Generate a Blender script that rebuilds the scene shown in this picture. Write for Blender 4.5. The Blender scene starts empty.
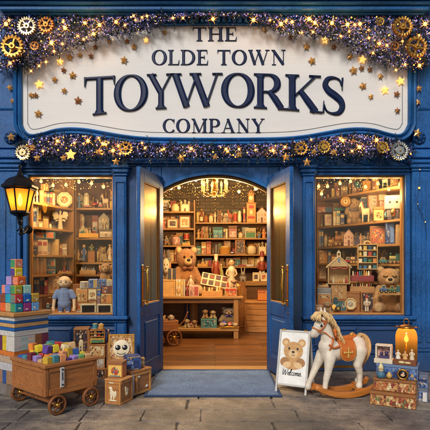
import bpy, bmesh, math, random
from mathutils import Vector, Matrix, Euler
rnd = random.Random(11)
PI = math.pi
D, EYE, CX, HY, FX = 6.0, 1.35, 215.0, 262.0, 480.0   # camera distance, eye height, principal point, focal length (photo pixels)
def X(px, y=0.0): return (px - CX) / FX * (y + D)
def Z(py, y=0.0): return EYE + (HY - py) / FX * (y + D)
def P(px, py, y=0.0): return Vector((X(px, y), y, Z(py, y)))
scene = bpy.context.scene
COL = scene.collection

# ---------------------------------------------------------------- materials
def lin(c):
    return tuple(((v/255)/12.92 if v/255 <= .04045 else ((v/255+.055)/1.055)**2.4) for v in c[:3])
_mats = {}
def _nodes(name):
    m = bpy.data.materials.new(name); m.use_nodes = True
    nt = m.node_tree; b = nt.nodes['Principled BSDF']
    return m, nt, b
def _coords(nt, scale=(1,1,1), space='Object'):
    tc = nt.nodes.new('ShaderNodeTexCoord'); mp = nt.nodes.new('ShaderNodeMapping')
    oi = nt.nodes.new('ShaderNodeObjectInfo')
    mul = nt.nodes.new('ShaderNodeMath'); mul.operation = 'MULTIPLY'; mul.inputs[1].default_value = 7.3
    nt.links.new(oi.outputs['Random'], mul.inputs[0]); nt.links.new(mul.outputs[0], mp.inputs['Location'])
    nt.links.new(tc.outputs[space], mp.inputs['Vector']); mp.inputs['Scale'].default_value = scale
    return mp.outputs['Vector']
def _noise(nt, vec, scale, detail=4, rough=.55):
    n = nt.nodes.new('ShaderNodeTexNoise'); n.inputs['Scale'].default_value = scale
    n.inputs['Detail'].default_value = detail; n.inputs['Roughness'].default_value = rough
    nt.links.new(vec, n.inputs['Vector']); return n.outputs['Fac']
def _ramp(nt, fac, stops, interp='LINEAR'):
    r = nt.nodes.new('ShaderNodeValToRGB'); r.color_ramp.interpolation = interp
    while len(r.color_ramp.elements) < len(stops): r.color_ramp.elements.new(.5)
    for e, (p, c) in zip(r.color_ramp.elements, stops):
        e.position = p; e.color = (*c, 1)
    nt.links.new(fac, r.inputs['Fac']); return r.outputs['Color']
def _bump(nt, b, h, strength=.3, dist=.01):
    bp = nt.nodes.new('ShaderNodeBump'); bp.inputs['Strength'].default_value = strength; bp.inputs['Distance'].default_value = dist
    nt.links.new(h, bp.inputs['Height']); nt.links.new(bp.outputs['Normal'], b.inputs['Normal'])
def sc(c, k): return tuple(min(1, v*k) for v in c)
def paint(name, c, rough=.45, metal=0., var=.18, nscale=6., bump=.15, bscale=70., stretch=(1,1,1), coat=0., sheen=0., dist=.004):
    """coloured surface with uneven tone and roughness"""
    if name in _mats: return _mats[name]
    m, nt, b = _nodes(name); L = lin(c); v = _coords(nt, stretch)
    n1 = _noise(nt, v, nscale, 5, .6)
    col = _ramp(nt, n1, [(.25, sc(L, 1-var)), (.5, L), (.78, sc(L, 1+var))])
    nt.links.new(col, b.inputs['Base Color'])
    rr = nt.nodes.new('ShaderNodeMapRange'); rr.inputs[3].default_value = max(.02, rough-.09); rr.inputs[4].default_value = min(1, rough+.12)
    nt.links.new(n1, rr.inputs[0]); nt.links.new(rr.outputs[0], b.inputs['Roughness'])
    b.inputs['Metallic'].default_value = metal; b.inputs['Coat Weight'].default_value = coat; b.inputs['Sheen Weight'].default_value = sheen
    if bump: _bump(nt, b, _noise(nt, v, bscale, 4), bump, dist)
    _mats[name] = m; return m
def wood(name, c, axis='x', rough=.5, dark=.5, gscale=24., coat=0.):
    if name in _mats: return _mats[name]
    m, nt, b = _nodes(name); L = lin(c)
    st = {'x': (.12,1,1), 'y': (1,.12,1), 'z': (1,1,.12)}[axis]
    v = _coords(nt, st)
    n1 = _noise(nt, v, gscale, 6, .7); n2 = _noise(nt, v, gscale*8, 3, .6)
    mx = nt.nodes.new('ShaderNodeMath'); mx.operation = 'MULTIPLY_ADD'; mx.inputs[1].default_value = .35
    nt.links.new(n2, mx.inputs[0]); nt.links.new(n1, mx.inputs[2])
    col = _ramp(nt, mx.outputs[0], [(.42, sc(L, dark)), (.62, L), (.88, sc(L, 1.35))])
    nt.links.new(col, b.inputs['Base Color']); b.inputs['Roughness'].default_value = rough; b.inputs['Coat Weight'].default_value = coat
    _bump(nt, b, mx.outputs[0], .25, .004)
    _mats[name] = m; return m
def old_paint(name, c, rough=.42):
    """brushed gloss paint on old timber: brush streaks, faded patches, small chips and grime low down"""
    m, nt, b = _nodes(name); L = lin(c)
    tc = nt.nodes.new('ShaderNodeTexCoord'); v = tc.outputs['Object']
    mp = nt.nodes.new('ShaderNodeMapping'); mp.inputs['Scale'].default_value = (1,1,.06); nt.links.new(v, mp.inputs[0])
    streak = _noise(nt, mp.outputs[0], 90, 4, .6); patch = _noise(nt, v, 2.2, 5, .65); fine = _noise(nt, v, 55, 4, .7)
    col = _ramp(nt, patch, [(.3, sc(L, .55)), (.5, L), (.72, sc(L, 1.25))])
    def mixer(a, bcol, fac, mode='MIX', k=1.):
        x = nt.nodes.new('ShaderNodeMix'); x.data_type = 'RGBA'; x.blend_type = mode
        nt.links.new(a, x.inputs[6])
        if hasattr(bcol, '__len__'): x.inputs[7].default_value = (*bcol, 1)
        else: nt.links.new(bcol, x.inputs[7])
        if fac is None: x.inputs[0].default_value = k
        else: nt.links.new(fac, x.inputs[0])
        return x.outputs[2]
    col = mixer(col, _ramp(nt, streak, [(.35,(.66,.67,.7)),(.62,(1.16,1.15,1.12))]), None, 'MULTIPLY', .8)
    chip = nt.nodes.new('ShaderNodeMapRange'); chip.inputs[1].default_value = .70; chip.inputs[2].default_value = .725; nt.links.new(fine, chip.inputs[0])
    col = mixer(col, sc((L[0]+.05, L[1]+.06, L[2]+.06), 1.5), chip.outputs[0])
    ge = nt.nodes.new('ShaderNodeNewGeometry'); ed = nt.nodes.new('ShaderNodeMath'); ed.operation = 'MULTIPLY_ADD'; ed.inputs[1].default_value = .22; nt.links.new(fine, ed.inputs[0]); nt.links.new(ge.outputs['Pointiness'], ed.inputs[2])
    er = nt.nodes.new('ShaderNodeMapRange'); er.inputs[1].default_value = .71; er.inputs[2].default_value = .78; er.inputs[4].default_value = .45; nt.links.new(ed.outputs[0], er.inputs[0])
    col = mixer(col, sc((L[0]+.05, L[1]+.06, L[2]+.06), 1.35), er.outputs[0])
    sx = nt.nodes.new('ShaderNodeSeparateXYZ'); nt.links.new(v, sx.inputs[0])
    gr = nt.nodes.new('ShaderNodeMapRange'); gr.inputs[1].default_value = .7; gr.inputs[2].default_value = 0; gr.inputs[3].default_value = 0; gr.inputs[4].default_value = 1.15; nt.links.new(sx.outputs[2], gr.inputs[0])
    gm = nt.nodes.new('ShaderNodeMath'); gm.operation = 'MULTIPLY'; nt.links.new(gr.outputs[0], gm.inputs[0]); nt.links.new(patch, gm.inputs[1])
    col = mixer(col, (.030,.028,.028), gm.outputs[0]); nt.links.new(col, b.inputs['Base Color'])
    rr = nt.nodes.new('ShaderNodeMapRange'); rr.inputs[3].default_value = rough-.1; rr.inputs[4].default_value = rough+.2; nt.links.new(patch, rr.inputs[0]); nt.links.new(rr.outputs[0], b.inputs['Roughness'])
    b.inputs['Specular IOR Level'].default_value = .35
    ad = nt.nodes.new('ShaderNodeMath'); ad.operation = 'MULTIPLY_ADD'; ad.inputs[1].default_value = .5; nt.links.new(fine, ad.inputs[0]); nt.links.new(streak, ad.inputs[2])
    _bump(nt, b, ad.outputs[0], .35, .004); _mats[name] = m; return m
def prnt(name, cols, scale=45., rough=.45):
    """printed artwork: a toned ground crowded with small upright motifs of several colours and fine line work"""
    if name in _mats: return _mats[name]
    m, nt, b = _nodes(name); v = _coords(nt, (1.25, 1.25, .8)); k = len(cols)
    ground = _ramp(nt, _noise(nt, v, scale*.35, 3), [(.38, lin(cols[1])), (.5, lin(cols[0])), (.62, lin(cols[-1]))])
    last = ground
    for q, (sc_, th, off) in enumerate(((.8, .42, 0.), (2.2, .26, 3.1))):
        mp = nt.nodes.new('ShaderNodeMapping'); mp.inputs['Location'].default_value = (off, off, off); nt.links.new(v, mp.inputs[0])
        vo = nt.nodes.new('ShaderNodeTexVoronoi'); vo.inputs['Scale'].default_value = scale*sc_; nt.links.new(mp.outputs[0], vo.inputs['Vector'])
        sp = nt.nodes.new('ShaderNodeSeparateColor'); nt.links.new(vo.outputs['Color'], sp.inputs[0])
        col = _ramp(nt, sp.outputs[0], [(i/k, lin(c)) for i, c in enumerate(cols)], 'CONSTANT')
        lt = nt.nodes.new('ShaderNodeMath'); lt.operation = 'LESS_THAN'; lt.inputs[1].default_value = th; nt.links.new(vo.outputs['Distance'], lt.inputs[0])
        mx = nt.nodes.new('ShaderNodeMix'); mx.data_type = 'RGBA'; nt.links.new(lt.outputs[0], mx.inputs[0]); nt.links.new(last, mx.inputs[6]); nt.links.new(col, mx.inputs[7]); last = mx.outputs[2]
    f = _noise(nt, v, scale*3, 4, .7)
    mu = nt.nodes.new('ShaderNodeMix'); mu.data_type = 'RGBA'; mu.blend_type = 'MULTIPLY'; mu.inputs[0].default_value = .75
    nt.links.new(last, mu.inputs[6]); nt.links.new(_ramp(nt, f, [(.36, (.3,.26,.22)), (.54, (1,1,1))]), mu.inputs[7])
    nt.links.new(mu.outputs[2], b.inputs['Base Color']); b.inputs['Roughness'].default_value = rough
    _mats[name] = m; return m
def emit(name, c, strength):
    if name in _mats: return _mats[name]
    m, nt, b = _nodes(name); L = lin(c)
    b.inputs['Base Color'].default_value = (*sc(L, .6), 1); b.inputs['Emission Color'].default_value = (*L, 1)
    b.inputs['Emission Strength'].default_value = strength; b.inputs['Roughness'].default_value = .3
    n = _noise(nt, _coords(nt), 30, 2)
    r = nt.nodes.new('ShaderNodeMapRange'); r.inputs[3].default_value = strength*.75; r.inputs[4].default_value = strength*1.25
    nt.links.new(n, r.inputs[0]); nt.links.new(r.outputs[0], b.inputs['Emission Strength'])
    m.cycles.emission_sampling = 'NONE'
    _mats[name] = m; return m
def glass(name, tint=(255,255,255), refl=1.0, haze=0.0, rough=.02):
    """thin pane: what is behind shows through, with a mirror coat at the Fresnel weight"""
    if name in _mats: return _mats[name]
    m = bpy.data.materials.new(name); m.use_nodes = True; nt = m.node_tree; nt.nodes.clear()
    o = nt.nodes.new('ShaderNodeOutputMaterial'); t = nt.nodes.new('ShaderNodeBsdfTransparent'); g = nt.nodes.new('ShaderNodeBsdfGlossy')
    t.inputs[0].default_value = (*lin(tint), 1); g.inputs['Roughness'].default_value = rough
    fr = nt.nodes.new('ShaderNodeFresnel'); fr.inputs[0].default_value = 1.45
    n = _noise(nt, _coords(nt), 5, 3); mr = nt.nodes.new('ShaderNodeMapRange'); mr.inputs[3].default_value = .6*refl; mr.inputs[4].default_value = 1.3*refl
    nt.links.new(n, mr.inputs[0]); mu = nt.nodes.new('ShaderNodeMath'); mu.operation = 'MULTIPLY'
    nt.links.new(fr.outputs[0], mu.inputs[0]); nt.links.new(mr.outputs[0], mu.inputs[1])
    mx = nt.nodes.new('ShaderNodeMixShader'); nt.links.new(mu.outputs[0], mx.inputs[0]); nt.links.new(t.outputs[0], mx.inputs[1]); nt.links.new(g.outputs[0], mx.inputs[2])
    last = mx.outputs[0]
    if haze:
        d = nt.nodes.new('ShaderNodeBsdfTranslucent'); d.inputs[0].default_value = (*lin(tint), 1)
        m2 = nt.nodes.new('ShaderNodeMixShader'); m2.inputs[0].default_value = haze
        nt.links.new(last, m2.inputs[1]); nt.links.new(d.outputs[0], m2.inputs[2]); last = m2.outputs[0]
    nt.links.new(last, o.inputs[0]); _mats[name] = m; return m

# ---------------------------------------------------------------- mesh builder
def T(x=0, y=0, z=0, rz=0, rx=0, ry=0, s=1): return Matrix.Translation((x, y, z)) @ Euler((rx, ry, rz)).to_matrix().to_4x4() @ Matrix.Scale(s, 4)
class MB:
    def __init__(s): s.v = []; s.f = []; s.m = []; s.sm = []
    def add(s, vs, fs, M=None, smooth=False, mi=0):
        o = len(s.v)
        for p in vs:
            p = Vector(p); s.v.append(tuple(M @ p) if M else tuple(p))
        for f in fs: s.f.append([i+o for i in f]); s.m.append(mi); s.sm.append(smooth)
        return s
    def box(s, x0, x1, y0, y1, z0, z1, bev=0., M=None, mi=0):
        c = [(x0, x1), (y0, y1), (z0, z1)]
        b = min(bev, *(abs(q[1]-q[0])*.45 for q in c))
        if b <= 0:
            vs = [(c[0][i&1], c[1][i>>1&1], c[2][i>>2&1]) for i in range(8)]
            return s.add(vs, [(0,2,3,1),(4,5,7,6),(0,1,5,4),(2,6,7,3),(0,4,6,2),(1,3,7,5)], M, False, mi)
        vs = []; idx = {}
        for i in range(8):
            bits = [i&1, i>>1&1, i>>2&1]; sg = [1 if k else -1 for k in bits]
            for a in range(3):
                p = [c[k][bits[k]] - (0 if k == a else sg[k]*b) for k in range(3)]
                idx[i, a] = len(vs); vs.append(p)
        fs = []
        for a in range(3):
            o1, o2 = [k for k in range(3) if k != a]
            for side in (0, 1):
                q = []
                for u, w in ((0,0),(1,0),(1,1),(0,1)):
                    i = side << a | u << o1 | w << o2; q.append(idx[i, a])
                fs.append(q)
        for a in range(3):
            o1, o2 = [k for k in range(3) if k != a]
            for u in (0,1):
                for w in (0,1):
                    i0 = u << o1 | w << o2; i1 = i0 | 1 << a
                    fs.append([idx[i0,o1], idx[i1,o1], idx[i1,o2], idx[i0,o2]])
        for i in range(8): fs.append([idx[i,0], idx[i,1], idx[i,2]])
        ctr = Vector(((x0+x1)/2, (y0+y1)/2, (z0+z1)/2)); out = []
        for f in fs:
            A = [Vector(vs[k]) for k in f]; n = (A[1]-A[0]).cross(A[2]-A[0]); cc = sum(A, Vector())/len(A)
            out.append(f if n.dot(cc-ctr) > 0 else f[::-1])
        return s.add(vs, out, M, False, mi)
    def lathe(s, prof, n=20, M=None, mi=0, smooth=True, caps=True):
        vs = []; fs = []; k = len(prof)
        for j in range(n):
            a = 2*PI*j/n
            for r, z in prof: vs.append((max(r, 1e-4)*math.cos(a), max(r, 1e-4)*math.sin(a), z))
        for j in range(n):
            j2 = (j+1) % n
            for i in range(k-1): fs.append((j*k+i, j2*k+i, j2*k+i+1, j*k+i+1))
        if caps:
            fs.append([j*k for j in range(n)][::-1]); fs.append([j*k+k-1 for j in range(n)])
        return s.add(vs, fs, M, smooth, mi)
    def ball(s, c, r, n=14, M=None, mi=0, smooth=True):
        if not hasattr(r, '__len__'): r = (r, r, r)
        m = max(6, n//2+1); vs = [(0,0,-1)]; fs = []
        for i in range(1, m):
            t = PI*i/m
            for j in range(n): vs.append((math.sin(t)*math.cos(2*PI*j/n), math.sin(t)*math.sin(2*PI*j/n), -math.cos(t)))
        vs.append((0,0,1)); top = len(vs)-1
        for j in range(n):
            j2 = (j+1) % n; fs.append((0, 1+j2, 1+j)); fs.append((top, top-n+j, top-n+j2))
            for i in range(m-2): fs.append((1+i*n+j, 1+i*n+j2, 1+(i+1)*n+j2, 1+(i+1)*n+j))
        vs = [(c[0]+v[0]*r[0], c[1]+v[1]*r[1], c[2]+v[2]*r[2]) for v in vs]
        return s.add(vs, fs, M, smooth, mi)
    def tube(s, pts, r, n=8, M=None, mi=0, smooth=True, closed=False, flat=1.0):
        pts = [Vector(p) for p in pts]; k = len(pts)
        rs = r if hasattr(r, '__len__') else [r]*k
        vs = []; fs = []; ref = None
        for i, p in enumerate(pts):
            d = (pts[(i+1) % k] - pts[i-1]) if closed else (pts[min(i+1, k-1)] - pts[max(i-1, 0)])
            d = d.normalized() if d.length > 1e-9 else Vector((0,0,1))
            if ref is None: ref = Vector((0,0,1)) if abs(d.z) < .9 else Vector((0,1,0))
            u = d.cross(ref)
            if u.length < 1e-6: u = d.orthogonal()
            u.normalize(); w = u.cross(d).normalized(); ref = w
            for j in range(n):
                a = 2*PI*j/n; vs.append(p + (u*math.cos(a) + w*math.sin(a)*flat)*rs[i])
        for i in range(k if closed else k-1):
            i2 = (i+1) % k
            for j in range(n):
                j2 = (j+1) % n; fs.append((i*n+j, i*n+j2, i2*n+j2, i2*n+j))
        if not closed: fs.append(list(range(n))[::-1]); fs.append([(k-1)*n+j for j in range(n)])
        return s.add(vs, fs, M, smooth, mi)
    def cyl(s, p0, p1, r0, r1=None, n=16, M=None, mi=0):
        p0 = Vector(p0); p1 = Vector(p1); r1 = r0 if r1 is None else r1
        d = (p1-p0).normalized(); u = d.orthogonal().normalized(); w = d.cross(u)
        vs = []
        for p, r in ((p0, r0), (p1, r1)):
            for j in range(n): vs.append(p + (u*math.cos(2*PI*j/n) + w*math.sin(2*PI*j/n))*r)
        o = len(s.f)
        s.add(vs, [(j, (j+1) % n, n+(j+1) % n, n+j) for j in range(n)], M, True, mi)
        return s.add(vs, [list(range(n))[::-1], list(range(n, 2*n))], M, False, mi)
    def prism(s, poly, y0, y1, M=None, mi=0, bev=0.):
        """polygon in x,z (counter-clockwise seen from -y) extruded from front y0 to back y1"""
        k = len(poly)
        A = sum(poly[i][0]*poly[(i+1)%k][1]-poly[(i+1)%k][0]*poly[i][1] for i in range(k))
        if A < 0: poly = poly[::-1]
        vs = [(p[0], y0, p[1]) for p in poly] + [(p[0], y1, p[1]) for p in poly]
        fs = [list(range(k)), [k+i for i in range(k)][::-1]] + [(i, k+i, k+(i+1)%k, (i+1)%k) for i in range(k)]
        if bev:
            ins = []
            for i in range(k):
                a, b_, c_ = Vector(poly[i-1]), Vector(poly[i]), Vector(poly[(i+1)%k])
                e1 = (b_-a).normalized(); e2 = (c_-b_).normalized()
                nn = Vector((-e1.y, e1.x)) + Vector((-e2.y, e2.x))
                nn = nn/max(.5, nn.length_squared)*2*1.0
                ins.append(b_ + nn*bev*.5*1.0)
            vs = [(p[0], y0+bev, p[1]) for p in poly] + [(p[0], y1, p[1]) for p in poly] + [(p.x, y0, p.y) for p in ins]
            fs = [[2*k+i for i in range(k)], [k+i for i in range(k)][::-1]] + [(i, k+i, k+(i+1)%k, (i+1)%k) for i in range(k)] + [(2*k+i, i, (i+1)%k, 2*k+(i+1)%k) for i in range(k)]
        return s.add(vs, fs, M, False, mi)
    def sweep(s, path, prof, M=None, mi=0, smooth=False, closed=False):
        """profile of (offset along path normal in xz, y) swept along a path in xz"""
        k = len(path); q = len(prof); vs = []; fs = []
        for i in range(k):
            a = Vector(path[i-1] if (closed or i) else path[0]); b_ = Vector(path[i]); c_ = Vector(path[(i+1)%k] if (closed or i < k-1) else path[-1])
            e1 = (b_-a); e2 = (c_-b_); e1 = e1.normalized() if e1.length > 1e-9 else e2.normalized(); e2 = e2.normalized() if e2.length > 1e-9 else e1
            nn = Vector((-e1.y, e1.x)) + Vector((-e2.y, e2.x)); nn = nn/max(.4, nn.length_squared)*2
            for o, y in prof: vs.append((b_.x+nn.x*o, y, b_.y+nn.y*o))
        for i in range(k if closed else k-1):
            i2 = (i+1) % k
            for j in range(q-1): fs.append((i*q+j, i2*q+j, i2*q+j+1, i*q+j+1))
        return s.add(vs, fs, M, smooth, mi)
    def mesh(s, name, mats):
        me = bpy.data.meshes.new(name); me.from_pydata(s.v, [], s.f); me.update()
        for m in (mats if isinstance(mats, (list, tuple)) else [mats]): me.materials.append(m)
        me.polygons.foreach_set('material_index', s.m); me.polygons.foreach_set('use_smooth', s.sm)
        return me
    def build(s, name, mats, parent=None, loc=None, rz=0.):
        return link(bpy.data.objects.new(name, s.mesh(name, mats)), parent, loc, rz)
def link(o, parent=None, loc=None, rz=0.):
    COL.objects.link(o)
    if parent: o.parent = parent
    if loc is not None: o.location = loc
    if rz: o.rotation_euler.z = rz
    return o
def tag(o, label=None, cat=None, group=None, kind=None):
    if label: o['label'] = label.replace('left window', 'lantern-side window').replace('right window', 'horse-side window')
    if cat: o['category'] = cat
    if group: o['group'] = group
    if kind: o['kind'] = kind
    return o
def thing(name, label=None, cat=None, loc=(0,0,0), rz=0., group=None):
    o = bpy.data.objects.new(name, None); o.empty_display_size = .05
    return tag(link(o, None, loc, rz), label, cat, group)
def setting(name, mb, m):
    return tag(mb.build(name, m), kind='structure')
def copy_tree(o, parent=None):
    c = o.copy(); COL.objects.link(c)
    if parent: c.parent = parent; c.matrix_parent_inverse = o.matrix_parent_inverse
    for ch in list(o.children): copy_tree(ch, c)
    return c
def spline(pts, k=6, closed=False):
    """Catmull-Rom through points of any dimension"""
    out = []; n = len(pts)
    for i in range(n if closed else n-1):
        p = [pts[(i+j) % n] if closed else pts[max(0, min(n-1, i+j))] for j in (-1,0,1,2)]
        for t in range(k):
            t /= k
            out.append(tuple(.5*(2*b+(c-a)*t+(2*a-5*b+4*c-d)*t*t+(3*b-a-3*c+d)*t**3) for a, b, c, d in zip(*p)))
    if not closed: out.append(tuple(pts[-1]))
    return out
_blobs = {}
def furry(me, n, length, seed=3):
    """short pile: thin tufts growing out of the same surface"""
    r = random.Random(seed); vs = [v.co.copy() for v in me.vertices]; ps = [p for p in me.polygons]; ws = []; acc = 0
    for p in ps: acc += p.area; ws.append(acc)
    V = [tuple(v) for v in vs]; F = [tuple(p.vertices) for p in ps]; mi = me.materials[0]
    for p in r.choices(ps, cum_weights=ws, k=n):
        c = p.center; nn = (p.normal + Vector((r.uniform(-.4,.4), r.uniform(-.4,.4), r.uniform(-.6,.2)))).normalized(); u = nn.orthogonal().normalized()
        u = Matrix.Rotation(r.random()*6.28, 3, nn) @ u; L = length*r.uniform(.6,1.3); w = length*.16; o = len(V)
        V += [tuple(c-u*w-nn*.004), tuple(c+u*w-nn*.004), tuple(c+nn*L)]; F.append((o, o+1, o+2))
    m2 = bpy.data.meshes.new(me.name); m2.from_pydata(V, [], F); m2.materials.append(mi); m2.polygons.foreach_set('use_smooth', [True]*len(F)); return m2
def blob(key, parts, voxel, mats, smooth=3, rough=0.):
    """one continuous body: ellipsoids (c, r) and capsules (p0, r0, p1, r1) fused into a single surface; cached"""
    if key in _blobs: return _blobs[key]
    mb = MB()
    for p in parts:
        if len(p) == 2: mb.ball(p[0], p[1], 18)
        else:
            a, ra, b, rb = p; a = Vector(a); b = Vector(b); k = max(2, int((b-a).length/(min(ra, rb)*.45))+1)
            for i in range(k+1):
                t = i/k; mb.ball(a.lerp(b, t), ra+(rb-ra)*t, 14)
    me = mb.mesh('tmp', mats); o = bpy.data.objects.new('tmp', me); COL.objects.link(o)
    r = o.modifiers.new('r', 'REMESH'); r.mode = 'VOXEL'; r.voxel_size = voxel
    if smooth:
        q = o.modifiers.new('s', 'SMOOTH'); q.factor = .5; q.iterations = smooth
    dg = bpy.context.evaluated_depsgraph_get(); me2 = bpy.data.meshes.new_from_object(o.evaluated_get(dg))
    bpy.data.objects.remove(o); bpy.data.meshes.remove(me)
    if not me2.materials:
        for m in (mats if isinstance(mats, (list, tuple)) else [mats]): me2.materials.append(m)
    rr = random.Random(5)
    if rough:
        for v in me2.vertices: v.co += v.normal*rr.uniform(-rough, rough)
    me2.polygons.foreach_set('use_smooth', [True]*len(me2.polygons)); me2.name = key
    _blobs[key] = me2; return me2
def meshobj(name, me, parent=None, loc=None, rz=0.): return link(bpy.data.objects.new(name, me), parent, loc, rz)

def point_light(name, loc, power, c=(255,190,110), r=.03):
    l = bpy.data.lights.new(name, 'POINT'); l.energy = power; l.color = lin(c); l.shadow_soft_size = r
    o = bpy.data.objects.new(name, l); COL.objects.link(o); o.location = loc; return o
# ---------------------------------------------------------------- shared materials
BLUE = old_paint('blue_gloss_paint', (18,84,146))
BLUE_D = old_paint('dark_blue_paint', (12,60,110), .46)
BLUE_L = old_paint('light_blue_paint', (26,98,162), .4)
CREAM = paint('cream_sign_paint', (224,221,216), .6, var=.07, nscale=2.2, bump=.35, bscale=24, stretch=(.12,1,1.6))
NAVY = paint('navy_lettering_paint', (3,25,64), .36, var=.35, nscale=9, bump=.05)
NAVY.node_tree.nodes['Principled BSDF'].inputs['Specular IOR Level'].default_value = .3
GOLD = paint('aged_gold', (196,140,66), .34, 1., var=.3, nscale=40, bump=.2, bscale=90)
BRONZE = paint('bronze_metal', (150,96,48), .38, 1., var=.3, nscale=40, bump=.2, bscale=90)
PALE_GOLD = paint('pale_gold_metal', (206,184,140), .36, 1., var=.25, nscale=40, bump=.2, bscale=90)
SILVER = paint('pewter_metal', (178,176,166), .36, 1., var=.25, nscale=40, bump=.2, bscale=90)
BRASS = paint('polished_brass', (214,160,72), .22, 1., var=.2, nscale=18, bump=.1)
BLACK_IRON = paint('black_iron', (26,26,30), .42, .6, var=.4, nscale=30, bump=.3, bscale=60)
OAK = wood('oak_shelf_wood', (160,118,66), 'x', .45)
OAK_Z = wood('oak_upright_wood', (150,108,60), 'z', .45)
WALNUT = wood('walnut_wood', (112,76,42), 'x', .42)
PINE = wood('honey_pine_wood', (186,130,72), 'x', .48)
PINE_Z = wood('honey_pine_upright', (178,122,66), 'z', .48)
GLASS = glass('window_glass', (255,255,252), .6, .003)
WIRE = paint('dark_wire', (30,26,22), .6)
BULB = emit('warm_bulb', (255,190,100), 3.4)
BULB_SOFT = emit('warm_fairy_light', (255,170,72), 2.6)
GLINT = emit('amber_glint_spike', (255,160,60), 1.25)  # for the spikes that imitate light glints around garland bulbs

# ---------------------------------------------------------------- ground and pavement
ground_m = paint('earth_under_paving', (66,61,56), .9, var=.3, nscale=4, bump=.5, bscale=30)
g = MB(); g.box(-60, 60, -60, 60, -.25, -.013); setting('ground', g, ground_m)
def paving_material():
    m, nt, b = _nodes('paving_stone'); v = _coords(nt)
    n0 = _noise(nt, v, 1.3, 3); n1 = _noise(nt, v, 7, 6, .65); n2 = _noise(nt, v, 60, 4, .7)
    A = _ramp(nt, n1, [(.3, lin((92,88,87))), (.5, lin((136,128,120))), (.72, lin((172,158,139)))])
    B = _ramp(nt, n0, [(.36, (.42,.43,.47)), (.64, (1.2,1.1,.98))])
    sp = _ramp(nt, n2, [(.3, (.45,.45,.46)), (.6, (1.14,1.12,1.08))])
    x1 = nt.nodes.new('ShaderNodeMix'); x1.data_type = 'RGBA'; x1.blend_type = 'MULTIPLY'; x1.inputs[0].default_value = 1
    x2 = nt.nodes.new('ShaderNodeMix'); x2.data_type = 'RGBA'; x2.blend_type = 'MULTIPLY'; x2.inputs[0].default_value = .8
    nt.links.new(A, x1.inputs[6]); nt.links.new(B, x1.inputs[7]); nt.links.new(x1.outputs[2], x2.inputs[6]); nt.links.new(sp, x2.inputs[7])
    nt.links.new(x2.outputs[2], b.inputs['Base Color'])
    ro = nt.nodes.new('ShaderNodeMapRange'); ro.inputs[3].default_value = .42; ro.inputs[4].default_value = .85; nt.links.new(n1, ro.inputs[0]); nt.links.new(ro.outputs[0], b.inputs['Roughness'])
    ad = nt.nodes.new('ShaderNodeMath'); ad.operation = 'MULTIPLY_ADD'; ad.inputs[1].default_value = .35; nt.links.new(n2, ad.inputs[0]); nt.links.new(n1, ad.inputs[2])
    _bump(nt, b, ad.outputs[0], 1.0, .016)
    return m
pv = MB(); r = random.Random(4)
rows = [.06, -.42, -.84, -1.26, -1.6, -1.93, -2.32, -2.7, -3.2, -3.9]
for k in range(len(rows)-1):
    y1, y0 = rows[k], rows[k+1]; x = -4.6 - r.random()*.5
    while x < 4.6:
        w = r.uniform(.42, .86); j = lambda: r.uniform(-.016, .016); gp = .0045
        q = [(x+gp+j()*.4, y0+gp+j()*.5), (x+w-gp+j()*.4, y0+gp+j()*.5), (x+w-gp+j()*.4, y1-gp+j()*.5), (x+gp+j()*.4, y1-gp+j()*.5)]
        z = r.uniform(-.004, .0); tx, ty = r.uniform(-.004,.004), r.uniform(-.004,.004)
        # worn outline: subdivide the edges and nibble them
        ring = []
        for a in range(4):
            A_, B_ = Vector(q[a]), Vector(q[(a+1)%4])
            for t in range(7):
                p_ = A_.lerp(B_, t/7); ring.append(Vector((p_.x + r.uniform(-.006,.006), p_.y + r.uniform(-.006,.006))))
        c = sum(ring, Vector((0,0)))/len(ring); n = len(ring)
        hz = lambda p_: z + (p_.x-c.x)*tx + (p_.y-c.y)*ty
        vs = [(p_.x, p_.y, -.034) for p_ in ring] + [(p_.x, p_.y, hz(p_)-.009) for p_ in ring] + [(c.x+(p_.x-c.x)*.982, c.y+(p_.y-c.y)*.982, hz(p_)) for p_ in ring]
        fs = [[2*n+i for i in range(n)]]
        for i in range(n):
            i2 = (i+1) % n; fs += [(i, i2, n+i2, n+i), (n+i, n+i2, 2*n+i2, 2*n+i)]
        pv.add(vs, fs); x += w
setting('pavement', pv, paving_material())

# ---------------------------------------------------------------- shop interior shell
def floor_material():
    m, nt, b = _nodes('shop_floorboards'); tc = nt.nodes.new('ShaderNodeTexCoord')
    br = nt.nodes.new('ShaderNodeTexBrick'); br.inputs['Scale'].default_value = 1; br.inputs['Brick Width'].default_value = 1.5; br.inputs['Row Height'].default_value = .13
    br.inputs['Mortar Size'].default_value = .004; br.inputs['Color1'].default_value = (*lin((122,78,40)),1); br.inputs['Color2'].default_value = (*lin((92,57,30)),1); br.inputs['Mortar'].default_value = (.02,.01,.006,1)
    nt.links.new(tc.outputs['Object'], br.inputs['Vector'])
    mp = nt.nodes.new('ShaderNodeMapping'); mp.inputs['Scale'].default_value = (.1,1,1); nt.links.new(tc.outputs['Object'], mp.inputs[0])
    n = _noise(nt, mp.outputs[0], 28, 5, .65); g_ = _ramp(nt, n, [(.3,(.5,.5,.5)),(.65,(1.15,1.15,1.15))])
    x = nt.nodes.new('ShaderNodeMix'); x.data_type='RGBA'; x.blend_type='MULTIPLY'; x.inputs[0].default_value=1
    nt.links.new(br.outputs[0], x.inputs[6]); nt.links.new(g_, x.inputs[7]); nt.links.new(x.outputs[2], b.inputs['Base Color'])
    b.inputs['Roughness'].default_value = .36; _bump(nt, b, n, .2, .003); return m
f = MB(); f.box(-1.5, 1.5, -.02, 4.9, -.033, .012); setting('floor', f, floor_material())
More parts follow.
